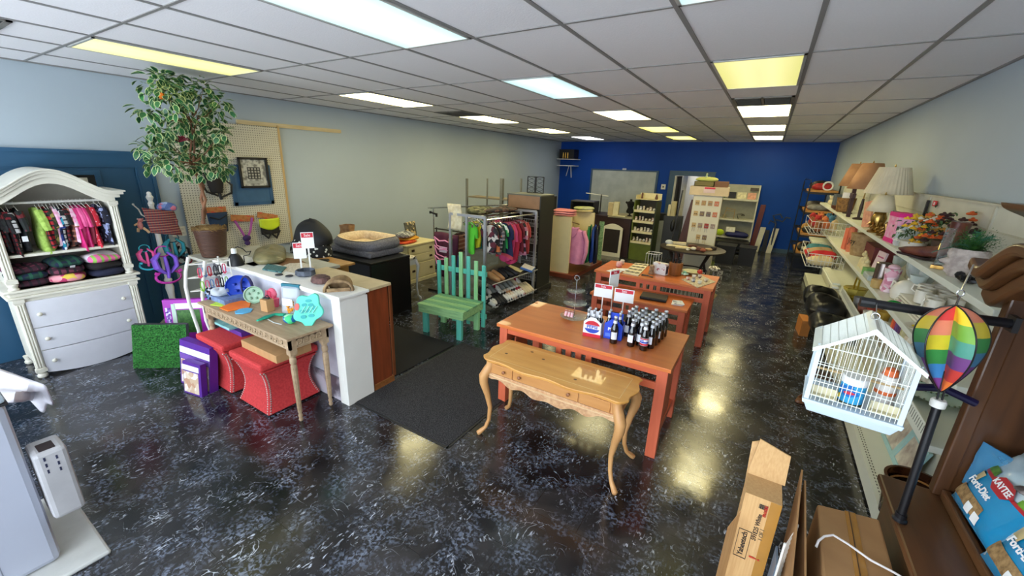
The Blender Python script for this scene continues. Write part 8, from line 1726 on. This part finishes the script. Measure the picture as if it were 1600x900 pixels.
# rainbow wind spinner on a black pole
sp = thing('rainbow_balloon_spinner','rainbow striped balloon wind spinner on a black pole standing on the hutch counter','wind spinner',at_z(1405,812,.897)); O = sp.location
pb0,pt0 = O.copy(),at_y(1466,630,O.y + .02)
MB(O).tube([pb0,pt0],.0125,14).build('pole',mat('black_pole',(20,20,24),.35),sp,smooth=True); MB(O).lathe([(.022,.0),(.022,.006),(.016,.012),(.016,.03)],pb0,18).build('foot',mat('black_pole',(20,20,24),.35),sp)
MB(O).lathe([(.020,-.012),(.021,.008),(.017,.014),(.013,.014)],pt0,18).build('white_collar',WHITE,sp,smooth=True)
bt,bb_ = at_y(1494,477,O.y + .02),at_y(1470,612,O.y + .02)
RB = [(226,66,70),(244,140,110),(232,208,50),(60,150,70),(60,140,200),(130,70,150)]
RB2 = [(236,200,40),(120,170,60),(80,150,130),(110,60,120),(200,60,50),(240,120,50)]
RB3 = [(216,130,100),(200,180,60),(60,130,70),(70,120,150),(110,60,120),(150,60,90)]
axd = (bb_ - bt); L_ = axd.length; az = axd.normalized(); e1 = az.orthogonal().normalized(); e2 = az.cross(e1)
def prof(t_): return .088 * (sin(pi * min(1,t_ ** .74)) ** .85) + .002
for k in range(5):
 a0 = k * pi / 2.5 + 2.6; cols = (RB,RB3,RB2)[k % 3]
 for j in range(6):
  mm = MB(O)
  def fn(u,v,j=j):
   t_ = (j + v) / 6; sl = t_ + .05 * (u - .0); sl = min(max(t_,0),1); r_ = prof(sl) * u; bend = .35 * sin(pi * u) ; a_ = a0 + bend; return bt + az * (sl * L_) + (e1 * cos(a_) + e2 * sin(a_)) * r_
  mm.grid(fn,8,5); mm.build('coloured_panel',mat('nylon_%d_%d_%d' % cols[j],cols[j],.55),sp,smooth=True)
 mm = MB(O); mm.tube([bt + az * (i / 24 * L_) + (e1 * cos(a0) + e2 * sin(a0)) * prof(i / 24) for i in range(25)],.0022,6); mm.build('black_edging',BLACK,sp)
for q in (-1,1): MB(O).tube([pt0 + Vector((.006 * q,0,.01)),bb_ + Vector((.006 * q,0,.02)),bb_ + (bt - bb_) * .25],.003,6).build('fork',BLACK,sp)
MB(O).tube([bt,bt + Vector((0,0,.03))],.003,6).tube([(bt.x + .008 * cos(a_),bt.y,bt.z + .04 + .010 * sin(a_)) for a_ in [2 * pi * i / 10 for i in range(11)]],.002,5).tube([bt + Vector((0,0,.05)),bt + Vector((.03,.08,.12))],.0025,5).build('hanging_ring',CHROME,sp)
# black arm holding the cage
ba = thing('black_telescopic_arm','black round arm sticking out over the shelving and carrying the bird cage','arm',(.755,1.92,1.64)); O = ba.location
MB(O).tube([(.752,1.90,1.640),(.60,1.88,1.640),(.385,1.86,1.645)],[.016,.016,.015],12).build('tube',mat('black_pole',(20,20,24),.35),ba,smooth=True); MB(O).lathe([(.018,-.02),(.018,.02)],(.372,1.86,1.645),12,ax=Matrix.Rotation(pi / 2,3,'Y')).build('end_knob',BLACK,ba); MB(O).cb((.747,1.90,1.64),(.015,.05,.05)).build('bracket',BLACK,ba)
MB(O).tube([(.75,1.93,1.33),(.66,1.93,1.36),(.57,1.92,1.34)],.014,10).build('lower_arm',mat('navy_black_pole',(28,24,60),.35),ba,smooth=True)
# bird cage
bc_ = thing('white_bird_cage','white house shaped wire bird cage with pale blue tray hanging from the black arm','bird cage',(.388,1.78,1.297),-.10); bc_.scale = (.88,) * 3; bpy.context.view_layer.update()
CW = mat('cage_white_wire',(232,236,226),.35,var=.03); PL = mat('cage_pale_blue',(206,222,236),.4,var=.03)
hw_,hd,ev,rd = .145,.115,.235,.345   # half width, half depth, eaves height, ridge height
m = MB()
m.hexa([(-hw_ + .012,-hd + .012,-.06),(hw_ - .012,-hd + .012,-.06),(hw_ - .012,hd - .012,-.06),(-hw_ + .012,hd - .012,-.06)],[(-hw_ - .004,-hd - .004,-.02),(hw_ + .004,-hd - .004,-.02),(hw_ + .004,hd + .004,-.02),(-hw_ - .004,hd + .004,-.02)])
m.hexa([(-hw_ - .010,-hd - .010,-.02),(hw_ + .010,-hd - .010,-.02),(hw_ + .010,hd + .010,-.02),(-hw_ - .010,hd + .010,-.02)],[(-hw_ - .014,-hd - .014,.0),(hw_ + .014,-hd - .014,.0),(hw_ + .014,hd + .014,.0),(-hw_ - .014,hd + .014,.0)]); m.build('tray',PL,bc_,bevel=.004)
for sx in (-1,1):
 for sy in (-1,1): MB().box(sx * hw_ - .008,sx * hw_ + .008,sy * hd - .004,sy * hd + .004,0,ev + .01).build('corner_post',PL,bc_)
m = MB(); zr = lambda x: ev + (rd - ev) * (1 - abs(x) / hw_)
for i in range(21):
 x = -hw_ + 2 * hw_ * i / 20
 for y in (-hd,hd): m.tube([(x,y,0),(x,y,zr(x))],.0013,4)
for i in range(1,16):
 y = -hd + 2 * hd * i / 16
 for x in (-hw_,hw_): m.tube([(x,y,0),(x,y,ev)],.0013,4)
m.build('upright_wires',CW,bc_)
m = MB()
for z in (.02,.085,.16,ev): m.tube([(-hw_,-hd,z),(hw_,-hd,z),(hw_,hd,z),(-hw_,hd,z),(-hw_,-hd,z)],.0020,5)
m.build('cross_wires',CW,bc_)
ov = .022; m = MB()
for s_ in (-1,1):
 n_ = 32
 for i in range(n_ + 1): y = -hd - ov + (2 * hd + 2 * ov) * i / n_; m.tube([(0,y,rd + .006),(s_ * (hw_ + ov),y,ev - .010)],.0013,4)
 for k in range(8): f_ = k / 7; m.tube([(s_ * (hw_ + ov) * f_,-hd - ov,rd + .006 - (rd - ev + .016) * f_),(s_ * (hw_ + ov) * f_,hd + ov,rd + .006 - (rd - ev + .016) * f_)],.0018,4)
m.build('roof_wires',CW,bc_)
m = MB()
for s_ in (-1,1):
 for k in (0,5.4):
  f0,f1 = (0,.10) if k == 0 else (.86,1.0); z0,z1 = rd + .009 - (rd - ev + .016) * f0,rd + .009 - (rd - ev + .016) * f1
  m.add([(s_ * (hw_ + ov) * f0,-hd - ov,z0),(s_ * (hw_ + ov) * f1,-hd - ov,z1),(s_ * (hw_ + ov) * f1,hd + ov,z1),(s_ * (hw_ + ov) * f0,hd + ov,z0)],[(0,1,2,3)])
 m.add([(0,-hd - ov,rd + .008),(s_ * (hw_ + ov),-hd - ov,ev - .008),(s_ * (hw_ + ov),-hd - ov,ev - .022),(0,-hd - ov,rd - .012)],[(0,1,2,3)])
m.build('roof_trim',CW,bc_,solid=.002)
m = MB(); m.tube([(.013 * cos(a_),0,rd + .022 + .013 * sin(a_)) for a_ in [2 * pi * i / 14 for i in range(15)]],.0022,6); m.tube([(0,0,rd + .034),(0,.09,rd + .06)],.002,6); m.build('hanging_ring',CHROME,bc_)
m = MB(); m.tube([(-hw_,0,.10),(hw_,0,.10)],.005,8); m.build('perch',mat('perch_wood',(200,170,120),.6),bc_)
for sx in (-1,1): x = sx * .095; MB().box(x - .045,x + .045,-hd + .002,-hd + .030,.02,.024).box(x - .045,x + .045,-hd + .028,-hd + .030,.02,.055).box(x - .045,x - .043,-hd + .002,-hd + .03,.02,.055).box(x + .043,x + .045,-hd + .002,-hd + .03,.02,.055).build('seed_cup',mat('clear_cup',(214,206,170),.4),bc_)
wp = bc_.matrix_basis
jar = thing('blue_label_canister','white lidded canister with a blue fish food label inside the bird cage','canister',wp @ Vector((-.005,-.045,.002)),-.1); jar.scale = (.9,) * 3
MB().lathe([(.038,0),(.040,.003),(.040,.085),(.038,.088)],n=24).build('label_body',patch('blue_label',[(40,150,210),(60,170,220),(30,110,190),(120,200,230)],26),jar,smooth=True); MB().lathe([(.0405,.0),(.0405,.012)],n=24,cap=False).build('dark_base_band',mat('green_black',(50,60,40),.5),jar); MB().lathe([(.042,.088),(.043,.092),(.043,.115),(.040,.118),(.002,.118)],n=28).build('lid',PAPER,jar,smooth=True); MB().ball((-.01,-.039,.055),.012,8,sq=(1.6,.2,.6)).build('red_mark',RED,jar); MB().ball((-.036,-.02,.03),.011,8,sq=(.5,.9,1)).build('yellow_mark',mat('label_yellow',(230,200,40),.5),jar)
jr2 = thing('white_orange_feeder','white seed feeder with orange top and bottom bands at the right inside the cage','feeder',wp @ Vector((.10,.03,.06)),0)
MB().lathe([(.028,-.058),(.030,-.05),(.030,.06),(.028,.065)],n=18).build('tube',mat('frosted_white',(226,220,210),.4),jr2,smooth=True); MB().lathe([(.031,-.005),(.031,.008)],n=18,cap=False).build('orange_band',mat('feeder_orange',(230,110,50),.5),jr2); MB().lathe([(.022,.065),(.020,.085),(.008,.092),(.002,.092)],n=14).build('orange_cap',mat('feeder_orange',(230,110,50),.5),jr2,smooth=True)

# dark wooden bucket on the deck end
bk_ = thing('dark_wooden_bucket','dark glossy wooden bucket with an inner rim behind the hutch counter','bucket',(1.02,2.72 + .45,ZD)); bk_.location = (1.03,2.86,ZD)
MB().lathe([(.11,0),(.125,.02),(.15,.26),(.155,.27),(.14,.27),(.12,.06),(.002,.04)],n=30).build('staves',mat('lacquered_wood',(92,52,26),.2,c2=(50,26,14),scale=6,coat=.6),bk_,smooth=True,ang=50); MB().tube([(.12 * cos(a_),.12 * sin(a_),.22) for a_ in [2 * pi * i / 30 for i in range(31)]],.006,6).build('inner_hoop',mat('tan_hoop',(190,130,70),.4),bk_,smooth=True)

# cartons at the lower right
CB1 = mat('corrugated_tan',(206,164,110),.75,c2=(196,152,98),scale=24,stretch=(6,6,.3),bump=.1); CB2 = mat('brown_carton_top',(176,134,88),.72,c2=(156,114,72),scale=5); TAPE = mat('brown_tape',(176,124,52),.2,coat=.4)
ct1 = thing('tall_printed_carton','tall narrow brown carton with printed label turned sideways and raised flaps','carton',(.20,1.66,0))
def quadw(pts,z): return [at_z(x,y,z) for x,y in pts]
# front face corners, vertical plane facing the camera at Y ~1.58
f0 = [at_y(1165,769,1.575),at_y(1230,765,1.575)]
xl,xr,zt = f0[0].x,f0[1].x,f0[0].z
O = ct1.location
m = MB(O); m.box(xl,xr,1.575,1.71,0,zt); m.build('body',CB1,ct1)
m = MB(O); m.box(xl + .085,xr,1.5735,1.5745,0,zt - .001); m.build('packing_tape',TAPE,ct1)
m = MB(O); m.hexa([(xl,1.70,zt),(xr + .01,1.70,zt),(xr + .01,1.706,zt),(xl,1.706,zt)],[(xl + .02,1.75,zt + .14),(xr + .01,1.74,zt + .11),(xr + .01,1.746,zt + .11),(xl + .02,1.756,zt + .14)]); m.build('rear_flap',CB1,ct1)
m = MB(O); m.hexa([(xl,1.712,zt - .05),(xr - .08,1.712,zt - .05),(xr - .08,1.718,zt - .05),(xl,1.718,zt - .05)],[(xl - .003,1.775,zt + .10),(xr - .09,1.775,zt + .12),(xr - .09,1.781,zt + .12),(xl - .003,1.781,zt + .10)]); m.build('outer_flap',CB1,ct1)
m = MB(O); m.hexa([(xl - .035,1.50,0),(xl - .0,1.575,0),(xl - .0,1.579,0),(xl - .035,1.504,0)],[(xl - .035,1.50,zt - .13),(xl,1.575,zt - .09),(xl,1.579,zt - .09),(xl - .035,1.504,zt - .13)]); m.build('side_flap',CB1,ct1)
INK = mat('black_print',(40,34,30),.6); Yf = 1.5730
rot = (0,0,1); rx_ = (-1,0,0)
text('lettering','Yaheetech',.028,Vector((xl + .030,Yf,zt - .235)) - O,(0,0,1),(-1,0,0),INK,ct1,bold=.0003)
text('lettering','591E25 White',.022,Vector((xl + .062,Yf,zt - .135)) - O,(0,0,1),(-1,0,0),INK,ct1,bold=.0002)
text('lettering','1 OF 1',.020,Vector((xl + .082,Yf - .001,zt - .16)) - O,(0,0,1),(-1,0,0),mat('grey_print2',(120,100,70),.6),ct1)
m = MB(O);
for a_,b_,c_,d_ in ((.008,.052,-.305,-.302),(.008,.052,-.170,-.167),(.008,.0095,-.305,-.167),(.0505,.052,-.305,-.167)): m.box(xl + a_,xl + b_,Yf - .0006,Yf,zt + c_,zt + d_)
for i in range(12): m.box(xl + .052 + .0022 * i,xl + .053 + .0022 * i + .0006 * (i % 3),Yf - .0006,Yf,zt - .045,zt - .025)
m.build('printed_box_and_barcode',INK,ct1)
text('lettering','!',.05,Vector((xr - .04,Yf - .0015,zt - .28)) - O,(0,0,1),(-1,0,0),mat('red_print',(190,50,30),.6),ct1,bold=.001)
text('lettering','FRAGILE',.014,Vector((xr - .045,Yf - .0015,zt - .05)) - O,(0,0,1),(-1,0,0),mat('red_print',(190,50,30),.6),ct1,bold=.0005)
t = thing('white_wire_shelf_panel','white wire shelf panels standing between the cartons','wire panel',(.30,1.48,0)); m = MB()
for i in range(20): z = .40 + .022 * i; m.tube([(-.03,-.02,z),(.012,.10,z + .01)],.002,4)
for q in ((-.03,-.02),(.012,.10)): m.tube([(q[0],q[1],0),(q[0],q[1],.84)],.004,6)
m.build('wires',WHITE,t); MB().box(-.034,-.028,.0,.09,.0,.72).build('grey_sheet',mat('blue_grey_sheet',(110,130,150),.4),t)
t = thing('leaning_cardboard_sheet','plain brown cardboard sheets with a pointed top leaning between the two cartons','cardboard',(.33,1.62,0));
A1,A2 = at_y(1262,748,1.80),at_y(1240,800,1.66)
m = MB(t.location); m.hexa([(.285,1.30,0),(.34,1.78,0),(.346,1.78,0),(.291,1.30,0)],[(.285,1.30,.80),(.315,1.80,.93),(.321,1.80,.93),(.291,1.30,.80)]); m.build('sheet',mat('plain_brown_card',(168,126,80),.75,c2=(148,106,64),scale=8),t)
m = MB(t.location); m.hexa([(.33,1.30,0),(.365,1.74,0),(.371,1.74,0),(.336,1.30,0)],[(.33,1.30,.78),(.33,1.78,.90),(.336,1.78,.90),(.336,1.30,.78)]); m.build('sheet',mat('plain_brown_card',(168,126,80),.75),t)
ct2 = thing('large_taped_carton','large brown carton with tape seam and a white cord across its top','carton',(.49,1.5,0)); O = ct2.location
m = MB(O); m.hexa([(.375,1.05,0),(.575,1.05,0),(.59,1.83,0),(.40,1.83,0)],[(.37,1.05,.80),(.585,1.05,.80),(.598,1.845,.80),(.395,1.80,.80)]); m.build('body',CB2,ct2,bevel=.008)
m = MB(O); m.hexa([(.465,1.05,.8005),(.505,1.05,.8005),(.52,1.824,.8005),(.485,1.818,.8005)],[(.465,1.05,.802),(.505,1.05,.802),(.52,1.824,.802),(.485,1.818,.802)]); m.build('packing_tape',TAPE,ct2)
MB(O).tube([(.478,1.05,.803),(.499,1.82,.803)],.0016,4).build('flap_seam',mat('seam_dark',(80,56,34),.8),ct2)
cb = MB((.5,1.6,.81)); pts = [at_z(1275,855,.80),at_z(1279,845,.815),at_z(1288,838,.825),at_z(1302,836,.83),at_z(1325,850,.825),at_z(1360,875,.82),at_z(1398,895,.815),at_z(1440,920,.815)]
o = cb.tube(pts,.004,8).build('white_cable',mat('white_cable',(226,218,214),.4),smooth=True); tag(o,'thick white cord curving over the large taped carton','cord')

# ================================================================ NEAR LEFT
ap = thing('grey_upright_appliance','large pale grey upright plastic appliance on a flat base at the left edge','appliance',(-3.0,.1,0)); APG = mat('pale_grey_plastic',(176,180,194),.4,var=.03,scale=3)
MB(ap.location).box(-3.45,-2.66,-.30,.32,.0,.025).build('base_plate',mat('grey_base_plastic',(190,190,186),.45),ap,bevel=.03)
m = MB(ap.location); m.hexa([(-3.42,-.30,.025),(-2.80,-.30,.025),(-2.80,.17,.025),(-3.42,.17,.025)],[(-3.42,-.30,.955),(-2.80,-.30,.955),(-2.80,.17,.955),(-3.42,.17,.955)]); m.build('cabinet',APG,ap,bevel=.03)
MB(ap.location).box(-3.43,-2.79,-.31,.18,.945,.957).build('black_seam',BLACK,ap,bevel=.02); MB(ap.location).box(-3.42,-2.795,-.305,.175,.957,.985).build('lid',mat('pale_blue_lid',(176,190,202),.35),ap,bevel=.02)
m = MB(ap.location); m.box(-2.8005,-2.799,-.02,-.016,.04,.93); m.build('panel_seam',mat('seam_grey',(120,124,134),.5),ap)
# side pod with slots
pod = MB(ap.location); pod.box(-2.93,-2.76,.185,.30,.28,.665); pod.build('side_pod',mat('pod_grey',(178,176,178),.4),ap,bevel=.018)
MB(ap.location).box(-2.87,-2.78,.21,.27,.655,.667).build('pod_opening',mat('dark_brown_hole',(40,24,24),.6),ap,bevel=.01)
m = MB(ap.location)
for i in range(3):
 for j in range(2): m.box(-2.761,-2.7585,.215 + .04 * j,.222 + .04 * j,.55 + .035 * i - .01 * j,.57 + .035 * i - .01 * j)
m.build('slot',mat('slot_navy',(40,44,70),.5),ap)
# low white covered table behind the appliance
wt = thing('white_cloth_on_bench','white cloth draped over a low bench end behind the grey appliance','cloth',at_z(40,605,.30));
Pc = [at_z(x,y,z) for x,y,z in ((0,575,.42),(48,597,.40),(74,605,.36),(86,632,.16),(64,644,.12),(55,615,.30),(30,608,.40),(-40,590,.44))]
O = wt.location; c0 = [(-20,570,.46),(45,596,.42),(72,604,.38),(84,628,.20)]; c1 = [(-20,630,.40),(22,626,.38),(46,622,.26),(64,644,.12)]
def crv(c,u):
 x = u * (len(c) - 1); i = min(int(x),len(c) - 2); f_ = x - i; a_,b_ = at_z(*c[i]),at_z(*c[i + 1]); return a_.lerp(b_,f_)
m = MB(O); m.grid(lambda u,v: crv(c0,u).lerp(crv(c1,u),v) + Vector((0,0,.02 * sin(9 * v + 4 * u))),16,10); m.build('cloth',mat('white_cotton',(228,224,232),.85),wt,smooth=True,solid=.006)
bn2 = thing('low_dark_bench','low dark bench end under the white cloth at the left edge','bench',(-4.8,.0,0))
MB(bn2.location).box(-5.1,-4.55,-.7,.20,.28,.33).build('top',DARKM,bn2,bevel=.01)
for x in (-5.05,-4.6): MB(bn2.location).box(x - .02,x + .02,.12,.17,0,.28).build('leg',DARKM,bn2)
